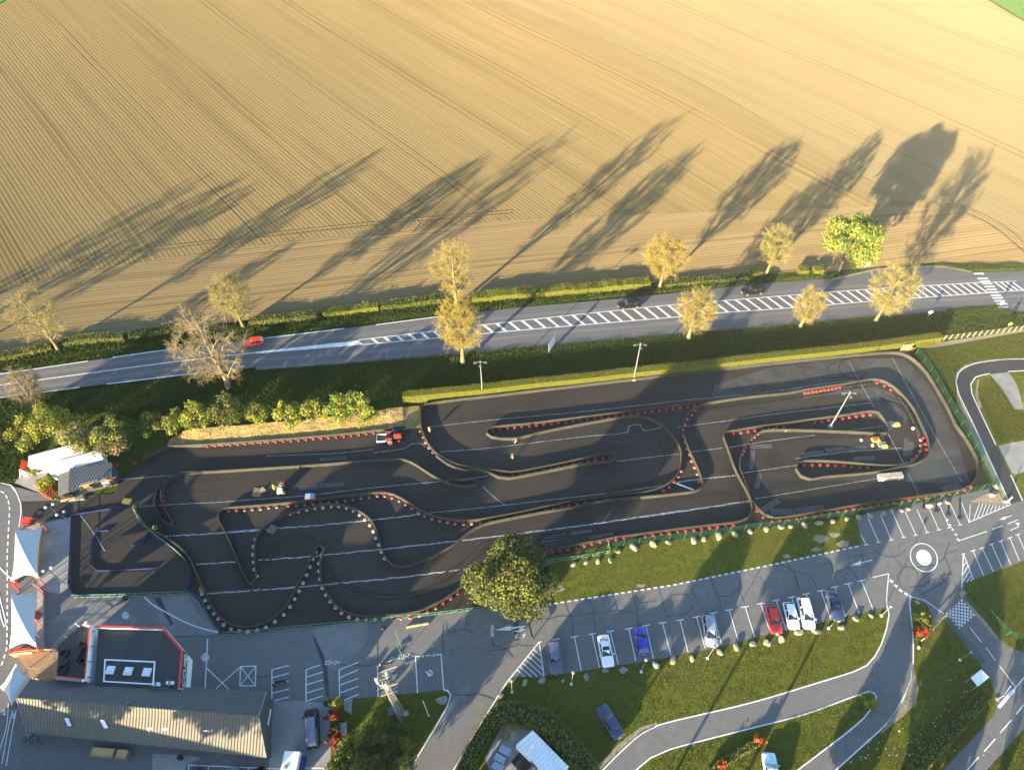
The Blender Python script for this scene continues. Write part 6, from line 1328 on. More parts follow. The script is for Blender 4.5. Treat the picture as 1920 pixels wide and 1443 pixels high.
low_rail([(247, 1022.5), (269, 1020), (279, 998)], 'short bent blue barrier in the upper right of the pen'); low_rail([(136, 967), (150, 964), (245, 949)], 'long thin blue barrier along the top of the pen')
low_rail([(262, 980), (282, 1001), (332, 1033), (350, 1053), (360, 1077), (356, 1101), (341, 1111)], 'curved blue barrier on the right side of the pen'); low_rail([(135, 968), (129, 1097), (140, 1118), (240, 1116)], 'blue barrier on the left side of the pen')
def pipe_rail(px, lab, h=.25, col='wood_pale'):
    q = PP(px); o0 = q[0].copy(); r = empty('barrier_beam', o0, 0, lab, 'beam'); Q = [p-o0 for p in q]; mb = MB(); mb.wall(Q, .22, h-.1, h+.1); mb.build('beam', M[col], r)
    for p in (Q[0], Q[-1]): mb = MB(); mb.box((p.x*.96+.01, p.y*.96, (h-.1)/2), (.2, .2, h-.104)); mb.build('foot', M['darksteel'], r)
pipe_rail([(762, 1176.5), (804, 1169.5)], 'pale wooden beam lying on the tarmac below the green railing'); pipe_rail([(1268, 906.5), (1300, 919)], 'single white pole lying in the dark triangle at the end of the big loop', .12, 'white')
q = PP([(986.5, 1150), (998, 1199)]); r = empty('height_barrier', q[0], 0, 'black and yellow striped height barrier beam over the drive', 'barrier'); n8 = 7; Q = [p-q[0] for p in q]
for k in range(n8): mb = MB(); a = bl(Q[0], Q[1], k/n8); b = bl(Q[0], Q[1], (k+1)/n8); mb.tube((a.x, a.y, 1.0), (b.x, b.y, 1.0), .22 if k == 0 else .15, n=8); mb.build('stripe', M['yellow' if k % 2 == 0 and k < 3 else 'black'], r)
for p in Q: mb = MB(); mb.tube((p.x, p.y, 0), (p.x, p.y, .99), .08, n=6); mb.build('post', M['darksteel'], r)

# unseen long barn added outside the frame (bottom left): its ridge throws the straight shadow edge across the roof
a_, b_ = Vector((-83, 13.6, 0)), Vector((-53, -7.8, 0)); d_ = (b_-a_).normalized(); n_ = Vector((d_.y, -d_.x, 0)); nb = empty('barn', a_, 0, 'added unseen barn beyond the bottom left corner of the picture', 'barn'); wv = 5.0; L_ = (b_-a_).length
mb = MB(); mb.prism([d_*0-n_*wv*0+n_*0, d_*L_, d_*L_+n_*2*wv, n_*2*wv], 0, 5.0); mb.build('wall', M['timber_dark'], nb)
mb = MB(); z0_, z1_ = 5.0, 9.4; mb.add([Vector((0, 0, z1_)), d_*L_+Vector((0, 0, z1_)), d_*L_+n_*2*wv+Vector((0, 0, z0_)), n_*2*wv+Vector((0, 0, z0_)), Vector((0, 0, z0_)), d_*L_+Vector((0, 0, z0_))], [(3, 2, 1, 0), (0, 1, 5, 4), (0, 4, 3), (1, 2, 5)]); mb.build('roof', M['roof_dark'], nb)
# ------------------------------------------------------------------ cars
KIND = {  # length, width, height, belt, [bonnet front z, bonnet rear z], windscreen base/top x, rear roof/base x (fractions of length, front = +), boot z
 'hatch': (4.0, 1.74, 1.47, .92, .70, .95, .20, .03, -.36, -.47, .95), 'sedan': (4.6, 1.82, 1.43, .90, .68, .93, .20, .05, -.22, -.36, .97), 'suv': (4.7, 1.88, 1.72, 1.05, .92, 1.10, .22, .10, -.40, -.48, 1.05),
 'mpv': (4.7, 1.85, 1.70, 1.0, .75, 1.05, .29, .10, -.40, -.49, 1.02), 'van': (5.0, 1.95, 1.97, 1.12, .85, 1.18, .34, .22, -.485, -.497, 1.1)}
def car(fx, fy, rx, ry, kind, col, lab, group=None, roof=None, z=Z2, pano=False, L=None):
    a, b = P(fx, fy, .9), P(rx, ry, .9); c = (a+b)/2; d = a-b
    l, wd, H, belt, zb0, zb1, w0, w1, r1, r0, zboot = KIND[kind]
    if L: l = L
    hw = wd/2; root = empty('van' if kind == 'van' else 'car', (c.x, c.y, z), math.atan2(d.y, d.x), lab, 'van' if kind == 'van' else 'car', group)
    # body shell: stations from the tail to the nose
    fr = [-.5, -.485, -.45, r0 if r0 > -.44 else -.43, -.30, -.12, .06, w0, .30 if w0 < .28 else w0+.04, .40, .455, .485, .5]
    fr = sorted(set(fr)); V = []; F = []; ns = 11
    for f in fr:
        e = abs(f); k = 1.0 if e < .40 else 1-.17*((e-.40)/.10)**2.2; w_ = hw*k
        if f >= w0: zt = zb1+(zb0-zb1)*((f-w0)/(.5-w0))**1.3
        elif f <= r0: zt = zboot-(.16 if kind in ('sedan',) else .12)*((r0-f)/(.5+r0+1e-6))**1.5
        else: zt = belt+.03*(1-abs(f)*2)
        if e > .495: zt -= .10
        zl = .24 if e < .44 else .24+.10*((e-.44)/.06)
        pts = [(-.88*w_, zl), (-w_*.985, zl+.16), (-w_, (zl+zt)/2), (-w_*.955, zt-.07), (-w_*.86, zt), (0, zt+.035), (w_*.86, zt), (w_*.955, zt-.07), (w_, (zl+zt)/2), (w_*.985, zl+.16), (.88*w_, zl)]
        V += [(f*l, y, zz) for y, zz in pts]
    for i in range(len(fr)-1):
        for j in range(ns-1): F.append((i*ns+j, i*ns+j+1, (i+1)*ns+j+1, (i+1)*ns+j))
        F.append((i*ns+ns-1, i*ns, (i+1)*ns, (i+1)*ns+ns-1))
    F.append(tuple(range(ns-1, -1, -1))); F.append(tuple((len(fr)-1)*ns+j for j in range(ns)))
    F = [tuple(reversed(f)) for f in F]
    mb = MB(); mb.add(V, F); body = mb.build('body', M[col], root, True)
    # cabin
    hb, ht = hw*.87, hw*.70; zb_ = belt-.02
    base = [(w0*l, zb1-.03), (r0*l, zboot-.03)]; xs = [(w0*l, zb1-.03, hb, 0), (w1*l, H-.05, ht, 1), ((w1*.55+r1*.45)*l, H, ht, 1), (r1*l, H-.05, ht*.97, 1), (r0*l, zboot-.03, hb*.95, 0)]
    cb = MB(); xm = (w1*.55+r1*.45)*l
    # corners of the lower rim follow the belt; upper rim is the roof
    low = [(xs[0][0], zb1-.03, hb), (w1*l, zb_, hb), (xm, zb_, hb), (r1*l, zb_, hb), (xs[4][0], zboot-.03, hb*.95)]; up = [None, (xs[1][0], xs[1][1], ht), (xm, H, ht), (xs[3][0], xs[3][1], ht*.97), None]
    v = []
    for x, zz, y in low: v += [(x, -y, zz), (x, y, zz)]
    for u in up[1:4]: v += [(u[0], -u[2], u[1]), (u[0], u[2], u[1])]
    for u in up[1:4]: v += [(u[0], 0, u[1]+.035)]
    f = [(0, 1, 11, 16, 10), (9, 8, 14, 18, 15), (0, 10, 2), (2, 10, 12, 4), (4, 12, 14, 6), (6, 14, 8), (1, 3, 11), (3, 5, 13, 11), (5, 7, 15, 13), (7, 9, 15), (10, 16, 17, 12), (16, 11, 13, 17), (12, 17, 18, 14), (17, 13, 15, 18)]
    f2 = []
    cc = Vector((0, 0, belt))
    for q in f:
        pv = [Vector(v[i]) for i in q]; n_ = (pv[1]-pv[0]).cross(pv[2]-pv[0]); m_ = sum(pv, Vector())/len(pv)
        f2.append(q if n_.dot(m_-cc) > 0 else tuple(reversed(q)))
    cb.add(v, f2); cb.build('roof', M[roof or col], root, False)
    def pane(nm, q, sh=.9, par=root, m='glass'):
        q = [Vector(p) for p in q]; c_ = sum(q, Vector())/len(q); n_ = (q[1]-q[0]).cross(q[2]-q[0]).normalized()
        if n_.dot(c_-cc) < 0: q.reverse(); n_ = -n_
        k = len(q); g = MB(); g.add([c_+(p-c_)*sh+n_*.012 for p in q]+[c_+(p-c_)*sh-n_*.01 for p in q], [tuple(range(k))]+[(i, k+i, k+(i+1) % k, (i+1) % k) for i in range(k)]); return g.build(nm, M[m], par)
    pane('windscreen', [v[0], v[1], v[11], v[10]], .93); pane('rear_window', [v[9], v[8], v[14], v[15]], .88)
    for s in (0, 1):
        pane('side_window', [v[0+s], v[10+s], v[12+s], v[4+s], v[2+s]], .88)
        if kind == 'van': continue
        pane('side_window', [v[4+s], v[12+s], v[14+s], v[8+s] if kind in ('suv', 'mpv', 'hatch') else v[6+s], v[6+s]] if kind in ('suv', 'mpv', 'hatch') else [v[4+s], v[12+s], v[14+s], v[6+s]], .86)
    if pano: 
        g = MB(); g.add([(w1*l-.05, -ht*.78, H+.004), (xm, -ht*.78, H+.034), (xm, ht*.78, H+.034), (w1*l-.05, ht*.78, H+.004), (w1*l-.05, 0, H+.03), (xm, 0, H+.055)], [(4, 0, 1, 5), (3, 4, 5, 2)]); g.f = [tuple(reversed(q)) for q in g.f]; g.build('roof_window', M['glass'], root)
    if kind == 'van':
        g = MB()
        for k in range(7): y = -ht*.8+ht*1.6*k/6; g.box(((w1+r1)/2*l, y, H+.045), ((w1-r1)*l*.93, .05, .03))
        g.build('roof_ribs', M[roof or col], root)
    for s in (-1, 1):
        for fx_ in (.315, -.30):
            g = MB(); x = fx_*l; y = s*(hw-.11); rad = .33 if kind != 'suv' else .37
            g.tube((x, y-.11, rad), (x, y+.11, rad), rad, n=16); wh = g.build('wheel', M['tyre'], root)
            g = MB(); yo = y+s*.113; g.tube((x, yo-s*.02, rad), (x, yo+s*.008, rad), rad*.64, n=12); g.build('rim', M['rim'], wh)
        g = MB(); g.box((l*.462, s*hw*.66, zb0-.10), (.16, .34, .14), s*R_(-22)); g.build('headlight', M['lamp'], root)
        g = MB(); g.box((-l*.482, s*hw*.70, zboot-.22), (.10, .26, .22), s*R_(14)); g.build('taillight', M['taillamp'], root)
        g = MB(); g.box((w0*l-.22, s*(hw+.07), belt+.10), (.14, .22, .14)); g.build('mirror', M[col], root)
    g = MB(); g.box((l*.497, 0, .48), (.05, wd*.5, .16)); g.build('grille', M['black'], root)
    g = MB(); g.box((l*.506, 0, .36), (.02, .5, .11)); g.build('number_plate', M['white'], root); g = MB(); g.box((-l*.503, 0, .55), (.02, .5, .11)); g.build('number_plate', M['white'], root)
    return root
gh, gp_ = 'cars driving on the main road', 'cars in the lower parking bays'
car(453, 643, 496, 636, 'hatch', 'car_red', 'red hatchback on the main road beside the largest bare tree', gh)
car(1161, 571, 1199, 566, 'suv', 'car_black', 'black car on the main road, nearer one, left of the two', gh); car(1393, 545, 1432, 541, 'suv', 'car_black', 'black car on the main road farther right, near the bright green tree', gh)
car(1043, 1258, 1037, 1205, 'suv', 'car_grey', 'dark blue-grey estate car next to the hatched corner', gp_, 'car_roofgrey'); car(1141, 1244, 1131, 1193, 'sedan', 'car_white', 'white saloon with a black glass roof', gp_, pano=True)
car(1199, 1176, 1207, 1223, 'hatch', 'car_blue', 'bright blue hatchback parked nose out', gp_); car(1336, 1208, 1327, 1152, 'mpv', 'car_silver', 'silver-blue people carrier standing alone in its bay', gp_)
car(1458, 1184, 1446, 1137, 'hatch', 'car_red', 'bright red hatchback parked next to two white cars', gp_); car(1490, 1173, 1479, 1132, 'hatch', 'car_white', 'smaller white hatchback between the red car and the other white car', gp_)
car(1518, 1171, 1506, 1124, 'mpv', 'car_white', 'larger white car, right of the small white hatchback', gp_); car(1574, 1159, 1560, 1109, 'sedan', 'car_navy', 'dark navy saloon with a glass roof, last car on the right', gp_, pano=True)
car(1129, 1326, 1160, 1377, 'sedan', 'car_navy', 'dark blue saloon parked on the lawn beside the lane', None, z=Z3); car(1443, 1418, 1452, 1474, 'sedan', 'car_sky', 'pale blue-white car cut off by the bottom edge', None, z=Z3)
car(583, 1330, 586, 1400, 'van', 'car_black', 'black panel van with ribbed grey roof on the concrete pad', None, 'car_roofgrey', L=5.1)
for x, col, lab in ((365, 'car_navy', 'dark blue car roof at the bottom edge, left of three'), (434, 'car_silver', 'silver-blue car at the bottom edge, middle of three'), (484, 'car_black', 'black car at the bottom edge, right of three')): car(x, 1441, x+1, 1497, 'hatch', col, lab, 'cars at the bottom edge behind the barn')
# pale box trailer at the bottom edge
p = P(546, 1438, 1.2); r = empty('box_trailer', (p.x, p.y, 0), R_(-4), 'white box trailer with a roof vent at the bottom edge', 'trailer'); mb = MB(); mb.box((0, 0, 1.35), (2.0, 3.4, 1.9)); mb.build('body', M['white'], r); mb = MB(); mb.lathe([(.28, 0), (.28, .1), (.001, .14)], (-.4, -.2, 2.302), 14); mb.build('roof_vent', M['steel'], r)
for s in (-1, 1): mb = MB(); mb.tube((s*.95-.09, -.3, .32), (s*.95+.09, -.3, .32), .32, n=14); mb.build('wheel', M['tyre'], r)
mb = MB(); mb.box((0, 2.2, .42), (.1, 1.2, .1)); mb.build('drawbar', M['darksteel'], r)
mb = MB(); mb.box((1.25, .2, .6), (.45, 2.6, 1.1)); mb.build('side_locker', M['blue'], r)
# ------------------------------------------------------------------ motorcycles
def moto(px, py, rz, lab, col='black'):
    p = P(px, py); r = empty('motorcycle', (p.x, p.y, Z2), rz, lab, 'motorcycle', 'motorcycles in the bays')
    for x in (.72, -.68):
        mb = MB(); mb.lathe([(.24+.09*math.cos(t), .09*math.sin(t)) for t in np.linspace(0, 2*math.pi, 9)], (0, 0, 0), 18); mb.v = [(x+v[0], v[2], .33+v[1]) for v in mb.v]; wh = mb.build('wheel', M['tyre'], r, True)
        mb = MB(); mb.tube((x, -.03, .33), (x, .03, .33), .16, n=12); mb.build('rim', M['rim'], wh)
    mb = MB(); mb.tube((-.65, 0, .36), (.1, 0, .42), .06, n=6); mb.tube((.1, 0, .42), (.5, 0, .85), .05, n=6); mb.tube((-.1, 0, .75), (.5, 0, .85), .05, n=6); mb.box((0, 0, .45), (.5, .28, .32)); mb.build('frame', M['darksteel'], r)
    mb = MB(); mb.box((.18, 0, .88), (.55, .30, .24), 0, 0, .7); mb.build('tank', M[col], r); mb = MB(); mb.box((-.42, 0, .82), (.75, .26, .10), 0, 0, .8); mb.build('seat', M['black'], r)
    mb = MB(); mb.tube((.72, .09, .33), (.48, .09, .95), .03, n=6); mb.tube((.72, -.09, .33), (.48, -.09, .95), .03, n=6); mb.build('fork', M['chrome'], r); mb = MB(); mb.tube((.42, -.38, 1.02), (.48, 0, .98), .02, n=5); mb.tube((.48, 0, .98), (.42, .38, 1.02), .02, n=5); mb.build('handlebar', M['black'], r)
    mb = MB(); mb.lathe([(.001, .08), (.1, .05), (.1, -.04)], (0, 0, 0), 10); mb.v = [(.62+v[2], v[1], .86+v[0]) for v in mb.v]; mb.build('headlight', M['lamp'], r)
    mb = MB(); mb.tube((-.1, -.17, .32), (-.85, -.2, .42), .05, n=8); mb.build('exhaust', M['chrome'], r)
moto(525, 1281, R_(195), 'black motorcycle in the first slanted bay row near the barn'); moto(722, 1247.5, R_(190), 'dark motorcycle with silver parts at the top of the fourth bay row'); moto(727, 1283, R_(195), 'dark motorcycle under the top of the lattice mast')
# ------------------------------------------------------------------ light masts and lamps
def mast(b, t, lab, heads=3, z=None, name='floodlight_mast'):
    p = P(*b); h = height_at(b, t); r = empty(name, p, 0, lab, 'floodlight', 'floodlight masts of the kart track'); mb = MB(); mb.tube((0, 0, 0), (0, 0, h), .13, .07, 10); mb.build('pole', M['steel'], r)
    mb = MB(); mb.lathe([(.42, 0), (.42, .5), (.30, .55), (.12, .55)], (0, 0, 0), 12); mb.build('foot', M['concrete'], r)
    mb = MB(); mb.tube((-1.0, 0, h-.4), (1.0, 0, h-.4), .04, n=6); mb.tube((0, -.8, h-.4), (0, .5, h-.4), .04, n=6); mb.build('crossarm', M['steel'], r)
    for x, y in ((-1.0, 0), (1.0, 0), (0, -.8))[:heads]:
        mb = MB(); mb.box((x, y, h-.55), (.5, .32, .2), 0, 0, .7, (R_(20), 'X')); mb.build('floodlight', M['darksteel'], r)
mast((905, 742), (902, 676), 'tall floodlight mast behind the clipped hedge, left of the two'); mast((1188, 712), (1197, 643), 'tall floodlight mast with a white foot by the clipped hedge, right of the two'); mast((1556, 801), (1590, 734), 'leaning looking floodlight mast on the wedge shaped island')
def lamp(b, t, lab, grp='short lamps along the lower parking bays'):
    p = P(*b); h = min(5.2, height_at(b, t)); r = empty('lamp_post', (p.x, p.y, Z3), 0, lab, 'lamp post', grp); mb = MB(); mb.tube((0, 0, 0), (0, 0, h), .055, .04, 8); mb.build('pole', M['steel'], r)
    mb = MB(); mb.box((0, 0, .1), (.32, .32, .2)); mb.build('foot', M['white'], r); mb = MB(); mb.lathe([(.05, 0), (.22, .06), (.25, .14), (.15, .26), (.001, .3)], (0, 0, h-.02), 12); mb.build('lamp_head', M['steel'], r)
for b, t, lab in (((960, 1297), (959.5, 1264), 'lamp post beside the drive at the hatched corner'), ((1071, 1282), (1075.7, 1248), 'lamp post on the shaded lawn between the grey estate and the white saloon'), ((1202, 1259), (1211, 1232), 'lamp post behind the blue hatchback'), ((1326, 1234), (1341, 1212), 'lamp post in front of the silver-blue people carrier'), ((1441, 1209), (1457, 1188), 'lamp post in front of the red hatchback'), ((1553, 1178), (1569, 1161), 'lamp post in front of the navy saloon'), ((1652, 1154), (1665, 1137), 'lamp post at the right end of the lower bays where the lane begins')): lamp(b, t, lab)
lamp((1799, 1237), (1815, 1223), 'lamp post on the grass beside the access road', None)
def globe_lamp(b, t, lab):
    p = P(*b); h = height_at(b, t); r = empty('globe_lamp', p, R_(30), lab, 'lamp post'); mb = MB(); mb.tube((0, 0, 0), (0, 0, h), .07, .05, 8); mb.tube((-.5, 0, h), (.5, 0, h), .04, n=6); mb.build('pole', M['darksteel'], r)
    for s in (-1, 1): mb = MB(); mb.lathe([(.001, -.22), (.16, -.16), (.22, 0), (.16, .16), (.001, .22)], (s*.55, 0, h+.2), 12); mb.build('globe', M['white'], r, True)
globe_lamp((122, 1094), (98, 1068), 'two armed globe lamp by the practice pen and northern canopy'); globe_lamp((128, 976), (118, 963), 'two armed globe lamp at the top corner of the pen'); globe_lamp((121, 975), (104, 949), 'two white globes lamp in front of the ticket hut')
for x, y, lab in ((163, 1280, 'white globe light on the south parapet of the terrace'), (98, 1266, 'white globe light on the corner of the timber deck'), (168, 1171, 'white globe light at the north corner of the terrace')):
    p = P(x, y, 3.6); z_ = zt if x > 105 else zd; mb = MB(); mb.tube((p.x, p.y, z_), (p.x, p.y, z_+1.1), .05, n=8); mb.lathe([(.001, -.2), (.14, -.14), (.2, 0), (.14, .14), (.001, .2)], (p.x, p.y, z_+1.28), 12, 1); tag(mb.build('globe_light', [M['darksteel'], M['white']]), lab, 'lamp')
# lattice mast with aerials
p = P(752, 1343); H = 16.5; r = empty('lattice_mast', (p.x, p.y, Z3), R_(20), 'tall galvanised lattice radio mast with aerials and a grey cabinet', 'mast'); mb = MB()
def leg(k, z): a = k*2*math.pi/3+.3; w_ = .55*(1-z/H)+.26; return Vector((w_*math.cos(a), w_*math.sin(a), z))
M['mast'] = mat('sunlit_galvanised', (.27, .25, .20), .6, .3)
for k in range(3):
    mb.tube(leg(k, 0), leg(k, H), .038, .03, 6)
    for i in range(16): z0, z1 = i*H/16, (i+1)*H/16; mb.tube(leg(k, z0), leg((k+1) % 3, z1), .018, n=4); mb.tube(leg(k, z1), leg((k+1) % 3, z1), .015, n=4)
mb.build('lattice', M['mast'], r)
mb = MB(); mb.wall([Vector((.6*math.cos(t), .6*math.sin(t))) for t in np.linspace(0, 2*math.pi, 10, endpoint=False)], .05, H-.6, H-.1, 0, True); mb.wall([Vector((.6*math.cos(t), .6*math.sin(t))) for t in np.linspace(0, 2*math.pi, 10, endpoint=False)], .05, H-1.3, H-1.2, 0, True); mb.build('platform', M['mast'], r)
for k, (x, y, z_) in enumerate(((.55, .4, H-.2), (-.6, .2, H-.2), (.2, -.65, H-.5))): mb = MB(); mb.box((x*1.15, y*1.15, z_), (.22, .16, 1.8), math.atan2(y, x)); mb.build('aerial', M['white'], r)
mb = MB(); mb.lathe([(.6, 0), (.5, .14), (.3, .22), (.001, .25)], (0, 0, 0), 16); mb.v = [(1.0+v[2], v[0], H+.3+v[1]) for v in mb.v]; mb.build('dish', M['felt_tan'], r); mb = MB(); mb.lathe([(.4, 0), (.33, .12), (.001, .18)], (.9, -.7, 3.0), 14); mb.build('dish', M['steel'], r)
p2 = P(742, 1338); mb = MB(); mb.box((p2.x, p2.y, 1.1), (1.4, 1.0, 2.1), R_(20)); mb.box((p2.x, p2.y, 2.19), (1.5, 1.1, .08), R_(20), 1); mb.box((p2.x, p2.y-.55, 1.1), (.9, .06, 1.6), R_(20), 1); tag(mb.build('equipment_cabinet', [M['steel'], M['darksteel']]), 'grey-blue equipment cabinet at the foot of the lattice mast', 'cabinet')
# white post lying look flagpole on the mast lawn, posts, signs
def post(b, t, lab, col='white', rad=.05, name='post'):
    p = P(*b); h = height_at(b, t); mb = MB(); mb.tube((p.x, p.y, 0), (p.x, p.y, h), rad, rad*.8, 8); mb.lathe([(rad*2.2, 0), (rad*2.2, .12), (rad, .16)], (p.x, p.y, 0), 8); mb.lathe([(rad*1.3, h), (rad*1.3, h+.08), (.001, h+.1)], (p.x, p.y, 0), 8); tag(mb.build(name, M[col]), lab, name.replace('_', ' '))
post((804, 1341), (793, 1314), 'thin white flagpole on the mast lawn', name='flagpole'); post((1888, 941), (1890, 932), 'white ball topped post beside the practice track', 'white', .1); post((753, 1214), (750, 1183), 'thin yellow-green pole on the tarmac below the railing', 'green_pale', .04, 'pole'); post((753, 1228), (753.5, 1203), 'second thin pole on the tarmac above the painted wheelchair bay', 'green_pale', .04, 'pole')
for x, y0, y1, lab in ((1731.5, 940, 953.5, 'shortest dark T-shaped pole lying in the upper right bays'), (1754.5, 943, 960, 'second dark T-shaped pole from the left in the upper right bays'), (1777, 942, 967, 'third dark T-shaped pole from the left in the upper right bays'), (1798.5, 937, 973, 'longest dark T-shaped pole lying in the upper right bays')):
    a, b = P(x, y0), P(x, y1); mb = MB(); mb.tube((a.x, a.y, Z6+.06), (b.x, b.y, Z6+.06), .06, n=6); c, e = P(x-5, y1-1), P(x+5, y1+1); mb.tube((c.x, c.y, Z6+.07), (e.x, e.y, Z6+.07), .07, n=6); mb.lathe([(.12, 0), (.12, .1), (.001, .12)], (a.x, a.y, Z6), 8); tag(mb.build('ground_pole', M['black']), lab, 'pole', 'dark poles lying in the upper right bays')
p = P(1034, 655); mb = MB(); d = R_(62); mb.box((p.x, p.y, 1.75), (2.8, .1, 2.4), d); mb.box((p.x, p.y, 1.75), (2.9, .06, 2.5), d, 1); 
for s in (-1, 1): mb.tube((p.x+s*1.1*math.cos(d), p.y+s*1.1*math.sin(d), 0), (p.x+s*1.1*math.cos(d), p.y+s*1.1*math.sin(d), .55), .05, n=6, mi=1)
tag(mb.build('billboard', [M['white'], M['steel']]), 'narrow white roadside board seen nearly edge on in the middle of the verge', 'board')
q = [P(1821, 1270, 2.3), P(1840, 1254, 2.3), P(1855, 1269, 2.3), P(1834, 1286, 2.3)]; r = empty('shelter', (q[3].x, q[3].y, 0), 0, 'flat white square panel on posts beside the access road', 'shelter'); o0 = r.location.copy(); Q = [a-o0 for a in q]
mb = MB(); mb.prism(Q, 2.2, 2.3); mb.build('panel', M['white'], r); c = sum(Q, Vector())/4
for a in Q: b = bl(a, c, .06); mb = MB(); mb.tube((b.x, b.y, 0), (b.x, b.y, 2.196), .05, n=6); mb.build('post', M['steel'], r)
mb = MB(); a = P(1816, 1272)-o0; b = P(1824, 1268)-o0; mb.tube((a.x, a.y, .8), (b.x, b.y, 2.0), .05, n=6); mb.build('strut', M['white'], r)
p = P(1647, 522-1); mb = MB(); mb.box((p.x-1, p.y+4, .55), (.5, .4, 1.1)); mb.box((p.x-1, p.y+4, 1.13), (.55, .45, .06)); tag(mb.build('utility_box', M['white']), 'small white utility box at the field edge near the lay-by', 'utility box')
for x, y, lab, c1 in ((1872, 578, 'white round road sign at the end of the zebra crossing', 'white'), (1739, 595, 'small white marker post on the near verge by the zebra crossing', 'white'), (1887, 617, 'small yellow marker on the rough grass by the paling fence', 'yellow')):
    p = P(x, y); mb = MB(); mb.tube((p.x, p.y, 0), (p.x, p.y, 1.2), .05, n=6, mi=1); mb.box((p.x, p.y, 1.5), (.7, .06, .7), 0, 0, 1, (R_(45), 'Y')); tag(mb.build('road_sign', [M[c1], M['steel']]), lab, 'road sign')
p = P(1870, 1310); r = empty('road_sign', p, R_(40), 'white arm sign at the corner of the access road', 'road sign'); mb = MB(); mb.tube((0, 0, 0), (0, 0, 1.9), .06, n=6); mb.lathe([(.3, 0), (.3, .15), (.08, .2)], (0, 0, 0), 8); mb.build('post', M['steel'], r); mb = MB(); mb.box((.9, 0, 1.7), (2.0, .06, .3)); mb.build('panel', M['white'], r)
# gate beam across the access road and its posts
q = PP([(1727, 1201), (1768, 1158), (1806, 1117)]); r = empty('swing_gate', q[0], 0, 'long grey gate beam reaching from the fork bushes to the access road', 'gate'); Q = [a-q[0] for a in q]; mb = MB(); mb.wall(Q, .10, .9, 1.02); mb.wall(Q, .05, .35, .42); mb.build('beam', M['steel'], r)
for a in Q: mb = MB(); mb.tube((a.x, a.y, 0), (a.x, a.y, 1.2), .09, n=8); mb.build('post', M['wood_grey'], r)
# wooden rack against the hedge corner and orange box
p = P(1694, 660); r = empty('wooden_rack', p, R_(8), 'bright yellow wooden rack leaning at the corner of the track', 'rack')
for k in range(4): mb = MB(); mb.box((-.9+.6*k, 0, 1.1), (.13, .12, 2.2)); mb.build('upright', M['wood_pale'], r)
for k in range(5): mb = MB(); mb.box((0, -.08, .15+.48*k), (2.1, .1, .12)); mb.build('crosspiece', M['wood_pale'], r)
p = P(1708, 655); mb = MB(); mb.box((p.x, p.y, .5), (.7, .8, 1.0), .2); mb.box((p.x, p.y, 1.03), (.8, .9, .06), .2, 1); mb.box((p.x+.1, p.y-.41, .5), (.4, .05, .6), .2, 1); tag(mb.build('orange_bin', [M['orange'], M['black']]), 'orange bin beside the yellow wooden rack', 'bin')
# bundle of wrapped boards, machines and pallets on the eastern track
p = P(1667, 895); r = empty('board_stack', p, R_(4), 'wrapped stack of pale boards on trestles on the east track', 'stack'); mb = MB()
for k in range(5): mb.box((random.uniform(-.1, .1), -.35+.17*k, .75), (4.2, .15, .14))
mb.build('boards', M['wood'], r)
for s in (-1, 1): mb = MB(); mb.box((s*1.6, -.05, .33), (.9, 1.1, .66), R_(s*12), 0, .8); mb.build('trestle', M['white'], r)
mb = MB(); mb.add([(-2.15, -.62, .1), (2.1, -.62, .25), (2.0, -.45, .84), (-2.1, -.45, .84), (2.0, .45, .86), (-2.1, .45, .86)], [(0, 1, 2, 3), (3, 2, 4, 5)]); mb.add([(-2.15, -.64, .1), (2.1, -.64, .25), (2.0, -.47, .83), (-2.1, -.47, .83)], [(3, 2, 1, 0)]); M['wrap'] = mat('wrapping', (.40, .34, .27), .6, .3, (.30, .24, .18), 2); mb.build('wrapping', M['wrap'], r)
def machine(px, py, rz, lab, c1, c2, s=1.0, name='handling_trolley', cat='trolley'):
    p = P(px, py); r = empty(name, p, rz, lab, cat); mb = MB(); mb.box((0, 0, .45*s), (1.3*s, .9*s, .35*s)); mb.build('deck', M[c1], r); mb = MB(); mb.box((-.3*s, 0, .85*s), (.6*s, .75*s, .44*s), 0, 0, .85); mb.build('engine', M[c2], r)
    for sx in (-1, 1):
        for sy in (-1, 1): mb = MB(); mb.tube((sx*.45*s, sy*.48*s-.05, .2*s), (sx*.45*s, sy*.48*s+.05, .2*s), .2*s, n=12); mb.build('wheel', M['tyre'], r)
    mb = MB(); mb.tube((.6*s, .3*s, .6*s), (1.0*s, .3*s, 1.2*s), .03, n=6); mb.tube((.6*s, -.3*s, .6*s), (1.0*s, -.3*s, 1.2*s), .03, n=6); mb.tube((1.0*s, -.3*s, 1.2*s), (1.0*s, .3*s, 1.2*s), .03, n=6); mb.build('handle', M['darksteel'], r)
machine(1640, 827, R_(8), 'small trolley loaded with red and yellow gear below the wedge island', 'yellow', 'redpaint', 1.0)
def crate(px, py, lab, col, d=(1.1, .9, .5), rz=0.0, top=None, name='crate'):
    p = P(px, py); r = empty(name, p, rz, lab, 'crate'); mb = MB(); mb.box((0, 0, d[2]/2), d); mb.build('box', M[col], r); mb = MB(); mb.box((0, 0, d[2]+.025), (d[0]*1.05, d[1]*1.05, .045)); mb.build('lid', M[top or col], r)
crate(1653, 834, 'grey sheet covered crate right of the loaded trolley', 'steel', (1.4, .9, .3), .1); crate(1658, 838, 'yellow crate just below the grey sheet', 'yellow', (.9, .5, .4), .1, 'wood_pale')
crate(1668, 796, 'grey crate against the east end of the wedge island', 'steel', (.9, .8, .5), .1); crate(1680, 797, 'yellow topped crate on the east track near the wedge island', 'yellow', (1.0, .7, .4), .1, 'wood_pale')
